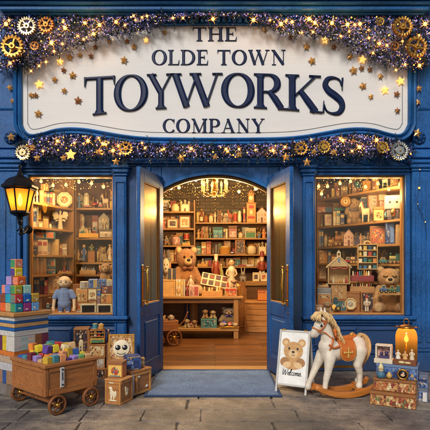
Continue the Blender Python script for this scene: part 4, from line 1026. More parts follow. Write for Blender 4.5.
def wheel_(t, x, y, r, w, tyre=(40,36,36), hub=(200,170,90)):
    o = bpy.data.objects.new('wheel', None); link(o, t, (x, y, r)); m = MB(); m.lathe([(r*.5,-w/2),(r*.92,-w/2),(r,-w*.3),(r,w*.3),(r*.92,w/2),(r*.5,w/2)], 14, T(rx=PI/2)); m.build('tyre', CM(tyre), o)
    m = MB(); m.lathe([(0,-w*.6),(r*.45,-w*.55),(r*.5,0),(r*.45,w*.55),(0,w*.6)], 12, T(rx=PI/2)); m.build('hub', CM(hub), o)
def k_car(w, h, c=(170,50,44), cab=(214,190,140)):
    t = thing('toy_car'); d = min(w*.5, .12); r = h*.2
    m = MB(); m.box(-w/2, w/2, -d/2, d/2, r*.8, h*.58, h*.1); m.build('body', CM(c,.3), t)
    m = MB(); m.prism([(-w*.3,h*.575),(w*.26,h*.575),(w*.16,h),(-w*.2,h)], -d*.42, d*.42, bev=.004); m.build('cabin', CM(cab,.3), t)
    m = MB(); m.prism([(-w*.22,h*.64),(w*.18,h*.64),(w*.12,h*.92),(-w*.15,h*.92)], -d*.435, d*.435); m.build('window', CM((70,90,100),.15), t)
    for x in (-w*.28, w*.28):
        for y in (-d*.5, d*.5): wheel_(t, x, y, r, d*.16)
    return t
def k_train(w, h, c=(186,130,70), c2=(210,170,110)):
    t = thing('toy_train'); d = min(w*.4, .11); r = h*.17
    m = MB(); m.box(-w/2, w/2, -d*.42, d*.42, r, h*.36, .004); m.build('chassis', CM(c), t)
    m = MB(); m.cyl((-w*.42,0,h*.54),(w*.12,0,h*.54),h*.2); m.build('boiler', CM(c2), t)
    m = MB(); m.box(w*.12, w*.45, -d*.42, d*.42, h*.362, h*.86, .004); m.box(w*.08, w*.49, -d*.48, d*.48, h*.862, h*.94, .004); m.build('cab', CM(c), t)
    m = MB(); m.lathe([(h*.06,h*.66),(h*.06,h*.88),(h*.1,h*.9),(h*.1,h)], 12, T(-w*.3)); m.build('chimney', CM(c), t)
    for x in (-w*.34, 0, w*.34):
        for y in (-d*.5, d*.5): wheel_(t, x, y, r, d*.16, (120,80,44), (220,180,110))
    return t
def k_plane(w, h, c=(186,60,46), c2=(230,220,200)):
    t = thing('toy_plane'); z = h*.5; m = MB(); m.tube([(-w*.5,0,z),(-w*.4,0,z),(0,0,z),(w*.5,0,z*1.15)], [h*.12,h*.2,h*.2,h*.06], 12); m.build('fuselage', CM(c,.35), t)
    m = MB(); m.box(-w*.28, -w*.02, -w*.55, w*.55, z-h*.14, z-h*.08, .003); m.build('wing', CM(c2,.35), t)
    m = MB(); m.prism([(w*.36,z),(w*.5,z),(w*.52,h),(w*.44,h)], -.004, .004); m.box(w*.36, w*.5, -w*.2, w*.2, z*1.1, z*1.18); m.build('tail_fin', CM(c2,.35), t)
    m = MB(); m.box(-w*.53, -w*.51, -h*.03, h*.03, z-h*.4, z+h*.4, .003); m.build('propeller', CM((90,60,40)), t)
    for y in (-w*.16, w*.16): wheel_(t, -w*.2, y, h*.14, h*.08)
    return t
def k_jar(w, h, c=(214,190,150), lid=(170,110,60), p=None):
    t = thing('lidded_jar'); r = w/2; m = MB(); m.lathe([(0,0),(r*.8,0),(r,h*.12),(r,h*.6),(r*.72,h*.74),(r*.72,h*.8)], 20); m.build('body', PR(p, 70) if p else CM(c,.3), t)
    m = MB(); m.lathe([(r*.8,h*.8),(r*.82,h*.87),(r*.5,h*.92),(r*.16,h*.93),(r*.2,h*.98),(0,h)], 18); m.build('lid', CM(lid,.35), t); return t
def k_house(w, h, c=(224,200,150), roof=(196,160,104), p='warm', d=None):
    t = thing('dollhouse'); d = d or w*.6; e = h*.62; m = MB()
    m.box(-w/2, w/2, -d/2, d/2, 0, e, .004); m.prism([(-w/2,e+.0005),(w/2,e+.0005),(0,h*.96)], -d/2+.001, d/2-.001); m.build('wall', CM(c), t)
    m = MB()
    for s in (-1, 1): m.prism([(s*w*.58,e-h*.05),(s*w*.58,e-h*.01),(0,h),(0,h*.95)], -d*.56, d*.56)
    m.build('roof', CM(roof), t)
    m = MB(); m.box(-w*.1, w*.1, -d/2-.004, -d/2+.002, .002, e*.55, .002); m.build('door', CM((120,70,44)), t)
    for x, z in ((-.3,.3),(.3,.3),(-.3,.78),(.3,.78),(0,.85)):
        m = MB(); m.box(w*x-w*.09, w*x+w*.09, -d/2-.003, -d/2+.002, e*z-e*.12, e*z+e*.12, .002); m.build('window', PR(p,70), t)
    return t
def k_castle(w, h, c=(226,206,166)):
    t = thing('castle_ornament'); k = CM(c,.45); m = MB(); m.box(-w*.4, w*.4, -w*.3, w*.3, 0, h*.55, .006)
    for i in range(4): x = -w*.33+i*w*.22; m.box(x-w*.05, x+w*.05, -w*.3, -w*.2, h*.551, h*.63, .003)
    m.build('keep', k, t)
    for x, hh in ((-.4,.72),(.4,.72),(0,.82)):
        m = MB(); r = w*.12; m.lathe([(r,0),(r,h*hh),(r*1.25,h*hh),(r*1.25,h*hh+h*.04),(r*.9,h*hh+h*.05),(0,h*(hh+.18))], 14, T(w*x, 0 if x else w*.1)); m.build('tower', k, t)
    m = MB(); m.prism([(-w*.09,.003),(w*.09,.003),(w*.09,h*.2),(0,h*.28),(-w*.09,h*.2)], -w*.3-.004, -w*.3+.002); m.build('gate', CM((110,76,46)), t); return t
def k_globe(w, h, c=(60,130,120)):
    t = thing('toy_globe'); r = min(w*.46, h*.4); m = MB(); m.lathe([(0,0),(r*.7,0),(r*.66,h*.05),(r*.15,h*.1),(r*.12,h-2*r)], 16); m.build('stand', CM((150,100,50)), t)
    m = MB(); m.ball((0,0,h-r), r*.93, 20); m.build('sphere', PR('teal',30), t); return t
def k_tray(w, h, c=(206,150,60), d=None, n=6, p='mix', seed=1, nm='toy_tray'):
    """shallow open tray heaped with small things, which lie loose in it as one heap"""
    t = thing(nm); d = d or min(w*.6, .16); s = .006; hh = h*.5; m = MB()
    m.box(-w/2, w/2, -d/2, d/2, 0, s); m.box(-w/2, w/2, -d/2, -d/2+s, s, hh, .002); m.box(-w/2, w/2, d/2-s, d/2, s, hh, .002); m.box(-w/2, -w/2+s, -d/2+s, d/2-s, s, hh); m.box(w/2-s, w/2, -d/2+s, d/2-s, s, hh); m.build('tray', CM(c), t)
    r = random.Random(seed); cols = PAL[p]
    for i in range(n):
        m = MB(); q = w/n*.46; x = -w*.44+w*.88*(i+.5)/n; y = r.uniform(-d*.22, d*.05); u = r.random(); hh = (h-s)*r.uniform(.8, 1); z0 = s+.0005
        if u < .4: m.lathe([(q,0),(q*.95,hh*.4),(q*.5,hh*.62),(q*.62,hh*.74),(q*.55,hh*.9),(0,hh)], 12, T(x, y, z0))
        elif u < .7:
            m.box(x-q, x+q, y-q*.8, y+q*.8, z0, z0+hh*.55, q*.2); m.prism([(x-q*.7,z0+hh*.551),(x+q*.6,z0+hh*.551),(x+q*.4,z0+hh),(x-q*.5,z0+hh)], y-q*.7, y+q*.7)
        else: m.ball((x, y, z0+hh*.5), (q, q, hh*.5), 12)
        m.build('small_toy', CM(cols[(i*2+seed) % len(cols)]), t)
    return t
def k_tv(w, h, c=(206,190,150)):
    t = thing('toy_television'); d = w*.6; m = MB(); b = .14; 
    m.box(-w/2, w/2, -d/2+.012, d/2, 0, h, .006); m.box(-w/2, w/2, -d/2, -d/2+.0115, 0, h*b, .004); m.box(-w/2, w/2, -d/2, -d/2+.0115, h*(1-b), h, .004); m.box(-w/2, -w/2+w*.11, -d/2, -d/2+.0115, h*b, h*(1-b), .003); m.box(w/2-w*.11, w/2, -d/2, -d/2+.0115, h*b, h*(1-b), .003); m.build('case', CM(c), t)
    m = MB(); m.box(-w*.385, w*.385, -d/2+.004, -d/2+.0125, h*b*1.05, h*(1-b*1.05), .003); m.build('screen', CM((42,36,34), .12), t); return t
def k_cabinet(w, h, c=(206,164,104), d=None):
    t = thing('toy_cabinet'); d = d or w*.5; s = .01; m = MB()
    m.box(-w/2, w/2, d/2-s, d/2, 0, h*.88); m.box(-w/2, -w/2+s, -d/2, d/2-s, 0, h*.88, .002); m.box(w/2-s, w/2, -d/2, d/2-s, 0, h*.88, .002)
    for z in (0, .22, .44, .66, .86): m.box(-w/2+s, w/2-s, -d/2+.001, d/2-s, h*z, h*z+s, .002)
    m.build('case', CM(c), t)
    m = MB(); m.tube([(w*.16*math.cos(a), 0, h*.885+h*.11*math.sin(a)) for a in [PI*i/10 for i in range(11)]], .009, 8); m.build('handle', CM(c), t)
    r = random.Random(8); cols = PAL['mix']+PAL['teal']
    for z in (.0, .22, .44, .66):
        for i in range(4):
            m = MB(); x = -w*.36+w*.24*i; q = w*.09; hh = h*r.uniform(.1,.17); z0 = h*z+s+.0008
            if r.random() < .5: m.box(x-q, x+q, -d*.36, d*.1, z0, z0+hh, .003)
            else: m.lathe([(q*.8,0),(q,hh*.3),(q*.7,hh*.7),(q*.5,hh)], 12, T(x,-d*.2,z0))
            m.build('miniature', CM(cols[r.randrange(len(cols))]), t)
    return t
def k_nutcracker(w, h, coat=(170,40,40), hat=(40,40,60)):
    t = thing('nutcracker'); m = MB(); m.box(-w*.4, w*.4, -w*.35, w*.35, 0, h*.06, .004); m.build('plinth', CM((120,76,40)), t)
    for s in (-1, 1): m = MB(); m.cyl((s*w*.16,0,h*.061),(s*w*.16,0,h*.36),w*.13,w*.15,12); m.build('leg', CM((226,214,190)), t)
    m = MB(); m.lathe([(w*.3,h*.34),(w*.34,h*.4),(w*.3,h*.52),(w*.36,h*.62),(w*.2,h*.66)], 16)
    for s in (-1, 1): m.tube([(s*w*.34,0,h*.61),(s*w*.44,-w*.06,h*.48),(s*w*.36,-w*.1,h*.38)], w*.1, 8)
    m.build('coat', CM(coat,.35), t)
    m = MB(); m.lathe([(w*.15,h*.655),(w*.23,h*.7),(w*.23,h*.8),(w*.16,h*.83)], 14); m.build('head', CM((226,180,140)), t)
    m = MB(); m.lathe([(w*.25,h*.805),(w*.25,h*.83),(w*.2,h*.84),(w*.24,h*.97),(0,h)], 14); m.build('hat', CM(hat,.35), t)
    m = MB(); m.ball((0,-w*.2,h*.69),(w*.14,w*.08,h*.05),10); m.build('beard', CM((230,224,210),.8), t); return t
def k_bottle(w, h, c=(160,60,40), cap_=(200,160,80)):
    t = thing('bottle'); r = w/2; m = MB(); m.lathe([(0,0),(r,0),(r,h*.52),(r*.4,h*.7),(r*.36,h*.88)], 16); m.build('body', CM(c,.15), t)
    m = MB(); m.lathe([(r*.44,h*.88),(r*.44,h),(0,h)], 12); m.build('stopper', CM(cap_), t)
    m = MB(); m.lathe([(r*1.01,h*.12),(r*1.01,h*.42)], 16, caps=False); m.build('label', CM((226,206,160)), t); return t
def k_ball(w, h, c=(100,90,140), c2=(226,220,210)):
    t = thing('toy_ball'); r = min(w,h)/2; m = MB(); m.ball((0,0,r), r, 18); m.build('sphere', CM(c,.3), t); m = MB(); m.lathe([(r*1.01*math.cos(a), r+r*1.01*math.sin(a)) for a in (-.25,-.1,.1,.25)], 20, caps=False); m.build('stripe', CM(c2,.3), t); return t
def k_clock(w, h, rim=(214,190,150), face='warm', n=8, frame=True):
    """wall plaque or clock: an n-sided rim round a painted dial"""
    t = thing('dial_plaque'); r = min(w,h)/2/math.cos(PI/n)*.98; M = T(0,0,min(w,h)/2, rx=PI/2-.08, rz=0) @ T(rz=PI/n); m = MB()
    m.lathe([(r*.74,0),(r,0),(r,.02),(r*.9,.034),(r*.78,.03),(r*.74,.012)], n, M, smooth=False, caps=False); m.build('rim', CM(rim,.4), t)
    m = MB(); m.lathe([(r*.76,.0),(r*.76,.01),(r*.6,.014),(0,.012)], 28, M); m.build('dial', CM((232,214,170),.4), t)
    m = MB(); m.lathe([(0,.013),(r*.45,.0145),(r*.44,.018),(0,.018)], 24, M); m.build('painted_centre', PR(face, 60), t); return t
def k_sunburst(w, h, c=(176,116,50)):
    t = thing('sunburst_clock'); r = min(w,h)/2; M = T(0,0,r, rx=PI/2); m = MB()
    m.lathe([(r*.55,0),(r*.88,0),(r*.88,.014),(r*.7,.024),(r*.55,.014)], 28, M, caps=False)
    for i in range(20): a = 2*PI*i/20; m.ball((r*.9*math.cos(a), -.008, r+r*.9*math.sin(a)), (r*.1,.012,r*.1), 8)
    m.build('rim', CM(c,.35,.6), t); m = MB(); m.lathe([(0,.0),(r*.56,.0),(r*.54,.01),(0,.012)], 24, M); m.build('dial', CM((226,190,130)), t)
    for i in range(12):
        a = 2*PI*i/12; 
    m = MB()
    for i in range(12): a = 2*PI*i/12; m.ball((r*.44*math.cos(a), -.013, r+r*.44*math.sin(a)), (r*.045,.003,r*.045), 6)
    m.box(-r*.03, r*.03, -.016, -.012, r, r*1.38); m.box(0, r*.3, -.016, -.0125, r*.97, r*1.03); m.build('hour_mark', CM((70,44,28)), t)
    m = MB(); m.lathe([(r*.12,.012),(r*.1,.02),(0,.022)], 12, M); m.build('boss', CM((60,40,30)), t); return t
def k_robot(w, h, c=(150,146,140)):
    t = thing('tin_robot'); d = w*.5; m = MB(); m.box(-w*.5, w*.5, -d/2, d/2, h*.42, h, .012); m.build('head', CM(c,.4), t)
    m = MB(); m.box(-w*.36, w*.36, -d*.42, d*.42, h*.08, h*.415, .012); m.build('body', CM((120,110,104),.4), t)
    m = MB(); m.ball((0,-d*.5,h*.3),(w*.17,.03,h*.17),14); m.build('chest_dial', BRASS, t)
    for s in (-1, 1):
        m = MB(); m.tube([(s*w*.36,0,h*.36),(s*w*.47,-.02,h*.24),(s*w*.43,-.05,h*.1)], w*.06, 8); m.build('arm', CM((90,130,130)), t)
        m = MB(); m.box(s*w*.2-w*.13, s*w*.2+w*.13, -d*.6, d*.3, 0, h*.085, .008); m.build('foot', CM((90,76,80)), t)
        m = MB(); m.ball((s*w*.2,-d*.5,h*.72),(w*.07,.012,w*.07),10); m.build('eye', CM((60,56,60),.15), t)
    return t
def k_crate(w, h, c=None, p='warm', d=None, nm='wooden_crate'):
    """framed wooden box with a picture panel"""
    t = thing(nm); d = d or w*.8; b = min(w,h)*.1; m = MB(); m.box(-w/2+.004, w/2-.004, -d/2+.004, d/2-.004, 0, h, .003)
    for s in (-1, 1):
        y = s*(d/2-.003)
        for x0, x1, z0, z1 in ((-w/2, w/2, h-b, h+.002), (-w/2, w/2, 0, b), (-w/2, -w/2+b, b, h-b), (w/2-b, w/2, b, h-b)): m.box(x0, x1, y-.006, y+.006, z0, z1, .003)
        x = s*(w/2-.003)
        for y0, y1, z0, z1 in ((-d/2+.01, d/2-.01, h-b, h+.001), (-d/2+.01, d/2-.01, .001, b)): m.box(x-.006, x+.006, y0, y1, z0, z1, .003)
    m.build('case', wood('crate_wood', (164,108,58), 'x', .5) if not c else CM(c), t)
    if p: m = MB(); m.box(-w/2+b*1.2, w/2-b*1.2, -d/2-.001, -d/2+.005, b*1.2, h-b*1.2); m.build('picture_panel', PR(p,50), t)
    return t
def k_pillow(w, h, c=(214,190,150)): return k_box(w, h, c)
def k_drum(w, h, c=(170,60,44)):
    t = thing('toy_drum'); r = w/2; m = MB(); m.lathe([(r*.96,h*.06),(r*.96,h*.94)], 22, caps=False); m.build('shell', CM(c,.35), t)
    m = MB(); m.lathe([(0,0),(r,0),(r,h*.1),(r*.9,h*.1)], 22); m.build('hoop', CM((214,180,110)), t); m = MB(); m.lathe([(r*.9,h*.9),(r,h*.9),(r,h)], 22, caps=False); m.build('hoop', CM((214,180,110)), t); m = MB(); m.lathe([(r*.97,h*.97),(0,h*.975)], 22); m.build('drumhead', CM((230,220,196)), t); return t
def k_basket(w, h, c=(196,140,64)):
    t = thing('wicker_basket'); r = w/2; m = MB()
    for i in range(7): z = h*.7*i/6; q = r*(.86+.14*i/6); m.tube([(q*math.cos(a), q*.6*math.sin(a), z+h*.05) for a in [2*PI*j/24 for j in range(24)]], h*.065, 6, closed=True)
    m.build('weave', CM(c,.7), t); m = MB(); m.ball((0,0,h*.7),(r*.86,r*.5,h*.26),14); m.build('filling', CM((226,196,130),.8), t); m = MB(); m.ball((0,-.0,h*.96),(r*.2,r*.2,h*.1),8); m.build('knob', CM((190,110,50)), t); return t
def k_candle(w, h, c=(222,186,110)):
    t = thing('pillar_candle'); r = w/2; m = MB(); m.lathe([(0,0),(r,0),(r,h*.86),(r*.8,h*.88),(0,h*.87)], 14); m.build('wax', CM(c), t); m = MB(); m.cyl((0,0,h*.87),(0,0,h),r*.1); m.build('wick', CM((40,30,26)), t); return t
def k_rabbit(w, h, c=(150,140,130)):
    t = thing('rabbit_ornament'); me = blob2('rabbit', c, [((0,.05,.25),(.3,.3,.25)), ((0,-.1,.55),(.2,.2,.18)), ((-.09,-.05,.65),.06,(-.13,.02,.97),.05), ((.09,-.05,.65),.06,(.13,.02,.97),.05), ((-.14,-.2,.25),.07,(-.14,-.24,.04),.07), ((.14,-.2,.25),.07,(.14,-.24,.04),.07)], .022)
    b = meshobj('body', me, t); b.scale = (w/.6, w/.6, h)
    m = MB(); M = Matrix.Diagonal((w/.6, w/.6, h, 1))
    for s in (-1, 1): m.ball((s*.1,-.27,.6),.025,8,M)
    m.build('eye', CM((24,18,16),.2), t); return t
_lay = random.Random(41)
KIND = {k[2:]: v for k, v in list(globals().items()) if k.startswith('k_')}
CATS = {'box':'box','carton':'box','book':'book','flat':'book','frame':'picture','fig':'figurine','bust':'bust','teddy':'teddy bear','bunny':'plush toy','dog':'plush toy','winged':'statuette','owl':'ornament','horse':'toy horse','car':'toy car','train':'toy train','plane':'toy plane','jar':'jar','house':'dollhouse','castle':'ornament','globe':'globe','tray':'tray','tv':'toy television','cabinet':'toy cabinet','nutcracker':'nutcracker','bottle':'bottle','ball':'ball','clock':'plaque','sunburst':'clock','robot':'robot','crate':'crate','drum':'drum','basket':'basket','candle':'candle','rabbit':'ornament'}
def put(kind, px0, px1, py0, y, look, where='', py1=None, z=None, group=None, rz=None, cat=None, dz=0, **kw):
    """a ware whose front spans px0..px1 in the photo at depth y, its top at py0, standing on z (or at py1)"""
    d = y+D; pc = (px0+px1)/2
    zb = (Z(py1, y) if z is None else z) + .001 + dz
    w = abs(px1-px0)/FX*d*.97; h = max(.01, Z(py0, y)-zb)
    t = KIND[kind](w, h, **kw); t.location = (X(pc, y), y, zb)
    t.rotation_euler.z = rz if rz is not None else -math.atan2(X(pc, y), d)*.7
    tag(t, (look+' '+where).strip(), cat or CATS[kind], group); return t
# ---------------------------------------------------------------- wares in front of the shop
CRATE = wood('crate_wood', (164,108,58), 'x', .5)
CARTW = wood('cart_oak', (160,100,52), 'x', .45, coat=.1); CARTZ = wood('cart_oak_upright', (150,92,48), 'z', .42)
def spoked_wheel(t, x, y, r, axis_rz, mw, mh, spokes=6):
    o = bpy.data.objects.new('wheel', None); link(o, t, (x, y, r), axis_rz)
    m = MB(); m.lathe([(r*.78,-.016),(r*.97,-.016),(r,-.01),(r,.01),(r*.97,.016),(r*.78,.016),(r*.76,0)], 28, T(rx=PI/2), caps=False)
    m.lathe([(r*.78,-.016),(r*.76,0),(r*.78,.016)], 28, T(rx=PI/2), caps=False); m.build('rim', mw, o)
    m = MB()
    for k in range(spokes): a = 2*PI*k/spokes+.2; m.tube([(0,0,0),(r*.8*math.cos(a),0,r*.8*math.sin(a))], [.012,.008], 6)
    m.build('spokes', mw, o)
    m = MB(); m.lathe([(0,-.03),(r*.2,-.028),(r*.26,-.014),(r*.26,.014),(r*.2,.028),(0,.03)], 16, T(rx=PI/2)); m.build('hub', mh, o); return o

def BLK(c): return wood('painted_wood_%d_%d_%d' % c, c, 'x', .42, dark=.78, gscale=30)
# pedestal of painted blocks with its wooden top
ped = thing('block_pedestal', 'tall pedestal of striped painted blocks with a wooden top left of the cart', 'pedestal', (-1.995, -1.235, 0), math.atan2(.818,.575))
PX, PY = .40, .28
WHITE_, GREY_, BLU_, TAN_ = (196,190,180), (164,160,156), (36,88,150), (196,150,96)
bands = [(0, .115, [(70,80,110),(120,110,104)], [(110,96,84),(60,74,110)]), (.118, .25, [(150,140,130),(46,76,130),(150,112,84)], [(150,112,80),(52,80,130),(160,140,124)]), (.253, .33, [(170,168,170)], [(180,176,176)]), (.333, .40, [(172,110,66)], [(176,150,124)]),
         (.403, .45, [(206,110,50)], [(206,112,46),(140,84,50)]), (.453, .60, [(190,160,110),(206,176,40),(96,44,76)], [(200,190,180),(176,186,176),(196,180,164),(140,84,48),(110,46,66)]),
         (.603, .655, [GREY_], [WHITE_]), (.658, .69, [(40,80,140)], [BLU_]), (.693, .73, [(180,140,90)], [TAN_]), (.733, .757, [(40,80,140)], [BLU_]), (.757+.002, .80, [GREY_], [WHITE_])]
for z0, z1, lc_, fc_ in bands:
    n = len(fc_)
    for i, c in enumerate(fc_):
        m = MB(); x0, x1 = PX*i/n, PX*(i+1)/n; m.box(x0+.0008+(.0 if i else .0), x1-.0008, 0, PY*.5 if len(lc_) > 1 else PY, z0, z1, .003); m.build('painted_block', BLK(tuple(c)), ped)
    if len(lc_) > 1:
        k = len(lc_)-1
        for i, c in enumerate(lc_[1:]):
            m = MB(); y0, y1 = PY*.5+.001+PY*.5*i/k, PY*.5+PY*.5*(i+1)/k; m.box(.001, PX, y0, y1-.001, z0, z1, .003); m.build('painted_block', BLK(tuple(c)), ped)
m = MB(); m.box(-.03, PX+.03, -.03, PY+.03, .802, .845, .008); m.build('top_board', PINE, ped)
pz = .846
# pyramid of coloured cubes on the pedestal
Rz = Matrix.Rotation(math.atan2(.818,.575), 4, 'Z'); p0 = Vector((-1.995, -1.235, 0))
BS, SP_ = .088, .0935
def cube_block(x, y, z, c, side, label, tw=0., s=BS):
    m = MB(); h = s/2; m.box(-h, h, -h, h, 0, s, .006)
    for i in range(len(m.f)):
        A_ = [Vector(m.v[k]) for k in m.f[i]]; n_ = (A_[1]-A_[0]).cross(A_[2]-A_[0])
        if n_.normalized().x < -.9: m.m[i] = 1
    # pale square inlay on the front
    w = p0 + Rz @ Vector((x+h, y+h, z)); o = m.build('toy_block', [BLK(c), BLK(side)], None, w, math.atan2(.818,.575)+tw)
    q = MB(); rq = random.Random(int(x*997+z*331))
    for _ in range(3): a, b = rq.uniform(-.018,.018), s*rq.uniform(.25,.5); q.ball((a, -h-.0002, b), (rq.uniform(.006,.014), .0012, rq.uniform(.004,.009)), 8)
    q.build('painted_motif', CM((226,220,206)), o)
    tag(o, label, 'toy block', 'coloured cubes stacked on the pedestal'); return o
C_ = dict(teal=(24,130,150), magenta=(150,50,120), sky=(110,160,206), green=(70,140,90), orange=(224,96,40), tan=(196,160,110), red=(186,54,60), blue=(24,100,180), gold=(190,150,50), cyan=(40,150,170), grey=(110,124,110), brown=(130,70,50), olive=(170,160,44), mint=(150,200,180), salmon=(224,130,100), lilac=(170,140,190), yellow=(230,206,40), purple=(90,60,130), peri=(100,130,200))
lv = [
 [((0,0),'teal','green'),((1,0),'magenta','purple'),((2,0),'sky','blue'),((0,1),'tan','tan'),((0,2),'orange','orange'),((1,1),'red','red')],
 [((0,0),'red','grey'),((1,0),'blue','peri'),((2,0),'gold','olive'),((0,1),'cyan','cyan'),((0,2),'brown','brown'),((1,1),'teal','teal')],
 [((.15,.3),'olive','green'),((1.2,.3),'mint','teal'),((.15,1.35),'peri','peri'),((.3,2.2),'salmon','salmon'),((1.2,1.3),'orange','orange')],
 [((.62,.55),'orange','salmon'),((.45,1.6),'lilac','lilac'),((1.3,1.35),'gold','gold')],
 [((.5,.85),'yellow','purple')], [((.55,.9),'salmon','green')]]
nm_ = ['bottom', 'second', 'third', 'fourth', 'fifth', 'top']
r = random.Random(6)
for L, row in enumerate(lv):
    for (i, j), c, sd in row:
        pos = 'front' if j < .9 else 'side'
        lab = {4: 'yellow cube with a purple side just below the top cube', 5: 'salmon orange cube at the very top of the cube pyramid'}.get(L, '%s cube in the %s row of the pyramid on the pedestal' % ({'sky':'sky blue','peri':'periwinkle'}.get(c, c), nm_[L]) + (' facing sideways' if pos == 'side' else ''))
        cube_block(.02+i*SP_, .01+j*SP_, pz + L*(BS+.0012), C_[c], C_[sd], lab, r.uniform(-.03,.03))

# brown handcart full of blocks
ca = math.atan2(.76,.65); cart = thing('toy_cart', 'brown wooden handcart with four spoked wheels heaped with coloured blocks', 'cart', (-1.485, -1.80, 0), ca)
BX, BY, BZ0, BZ1 = .53, .58, .195, .435
m = MB(); m.box(0, BX, 0, BY, BZ0, BZ0+.02)
for (x0, x1, y0, y1) in ((0, BX, 0, .02), (0, BX, BY-.02, BY), (0, .02, .021, BY-.021), (BX-.02, BX, .021, BY-.021)): m.box(x0, x1, y0, y1, BZ0+.021, BZ1-.02, .003)
m.build('body', CARTW, cart)
m = MB()
for x in (0, BX):
    for y in (0, BY): m = MB(); m.box(x-.008 if x == 0 else x-.032, x+.032 if x == 0 else x+.008, y-.008 if y == 0 else y-.032, y+.032 if y == 0 else y+.008, BZ0-.03, BZ1-.022, .005); m.build('corner_post', CARTZ, cart)
m = MB(); o_ = .022
for (x0, x1, y0, y1) in ((-o_, BX+o_, -o_, .03), (-o_, BX+o_, BY-.03, BY+o_), (-o_, .03, .031, BY-.031), (BX-.03, BX+o_, .031, BY-.031)): m.box(x0, x1, y0, y1, BZ1-.02, BZ1+.012, .006)
for (x0, x1, y0, y1) in ((.034, BX-.034, -.012, -.0005), (-.012, -.0005, .034, BY-.034), (BX+.0005, BX+.012, .034, BY-.034)):
    m.box(x0, x1, y0, y1, BZ0-.03, BZ0+.03, .004); m.box(x0, x1, y0, y1, BZ1-.06, BZ1-.0215, .004)
m.build('rail', CARTW, cart)
m = MB(); m.box(.02, BX-.02, .03, BY-.03, BZ0-.05, BZ0-.001, .004)
for x in (.09, .44): m.cyl((x, -.03, .088), (x, BY+.03, .088), .012, n=10); m.box(x-.02, x+.02, .06, BY-.06, .09, BZ0-.051, .004)
m.build('undercarriage', CARTZ, cart)
WH = wood('wheel_wood', (124,74,38), 'x', .45)
for x in (.09, .44):
    for y in (-.042, BY+.042): spoked_wheel(cart, x, y, .088, 0, WH, BRASS)
m = MB(); m.box(.135, .178, -.02, -.0125, .225, .405, .003); m.build('latch_plate', CM((206,204,200), .35), cart)
m = MB()
for z in (.25, .385): m.cyl((.157,-.0205,z),(.157,-.027,z),.008,n=8)
m.cyl((.157,-.021,.29),(.157,-.021,.36),.004,n=6); m.build('latch_bolt', CM((60,56,54),.35,.8), cart)
Rc = Matrix.Rotation(ca, 4, 'Z'); c0 = Vector((-1.485, -1.80, 0))
cn = {'yellow':(232,206,50),'purple':(90,60,140),'gold':(196,160,50),'teal':(70,140,150),'peach':(220,150,100),'lilac':(150,130,190),'green':(110,160,90),'tan':(200,160,110),'red':(186,56,50),'orange':(226,130,50),'cream':(226,206,160),'maroon':(110,40,50),'blue':(50,90,160),'pink':(220,140,140)}
rc_ = random.Random(9); _cols = list(cn)
hrows = [('front', ['gold','teal','peach','purple','lilac','green','tan'])] + [(n_, rc_.sample(_cols, 7)) for n_ in ('second', 'third', 'fourth', 'fifth', 'back')]
r = random.Random(12)
for j, (rn, cs) in enumerate(hrows):
    for i, c in enumerate(cs):
        s = r.uniform(.058,.07); hgt = s*r.choice((.9,1.1,1.4)); x = .06+i*.068+r.uniform(-.003,.003); y = .068+j*.088+r.uniform(-.005,.005)
        z = BZ1 - .03 + r.uniform(0,.022) + (.03 if 0 < j < 5 and 0 < i < 6 else 0)
        m = MB(); m.box(-s/2, s/2, -s/2, s/2, 0, hgt, .005); o = m.build('toy_block', BLK(cn[c]), None, c0 + Rc @ Vector((x, y, z)), ca+r.uniform(-.16,.16)); o.rotation_euler.x = r.uniform(-.09,.09); o.rotation_euler.y = r.uniform(-.09,.09)
        tag(o, '%s block in the %s row of blocks heaped in the handcart' % (c, rn), 'toy block', 'blocks heaped in the handcart')
top_c = ['purple','yellow','cream','tan','yellow','green','red','gold','orange','lilac','teal','pink']
for k, c in enumerate(top_c):
    i, j = k % 4, k//4; s = r.uniform(.055,.068); x = .12+i*.095+r.uniform(-.01,.01); y = .2+j*.12+r.uniform(-.01,.01); m = MB(); hgt = s*r.choice((.8,1,1.15)); m.box(-s/2, s/2, -s/2, s/2, 0, hgt, .005)
    o = m.build('toy_block', BLK(cn[c]), None, c0 + Rc @ Vector((x, y, BZ1+.07+r.uniform(-.008,.008))), ca+r.uniform(-.3,.3)); o.rotation_euler.x = r.uniform(-.15,.15); o.rotation_euler.y = r.uniform(-.2,.2)
    tag(o, '%s block lying on top of the handcart heap, %s of %s' % (c, ['leftmost','second','third','last'][i], ['the front ones','the middle ones','the rear ones'][j]), 'toy block', 'blocks heaped in the handcart')
for k in range(18):   # blocks under the heap that carry it, seen through its gaps
    m = MB(); s = .085; x = .07+(k % 6)*.078; y = .1+(k//6)*.18; m.box(-s*.44, s*.44, -s/2, s/2, 0, .17, .005); c = list(cn)[k % len(cn)]
    tag(m.build('toy_block', BLK(cn[c]), None, c0 + Rc @ Vector((x, y, BZ0+.0215)), ca), 'block under the heap in the handcart, mostly hidden by other blocks', 'toy block', 'hidden blocks at the bottom of the handcart')

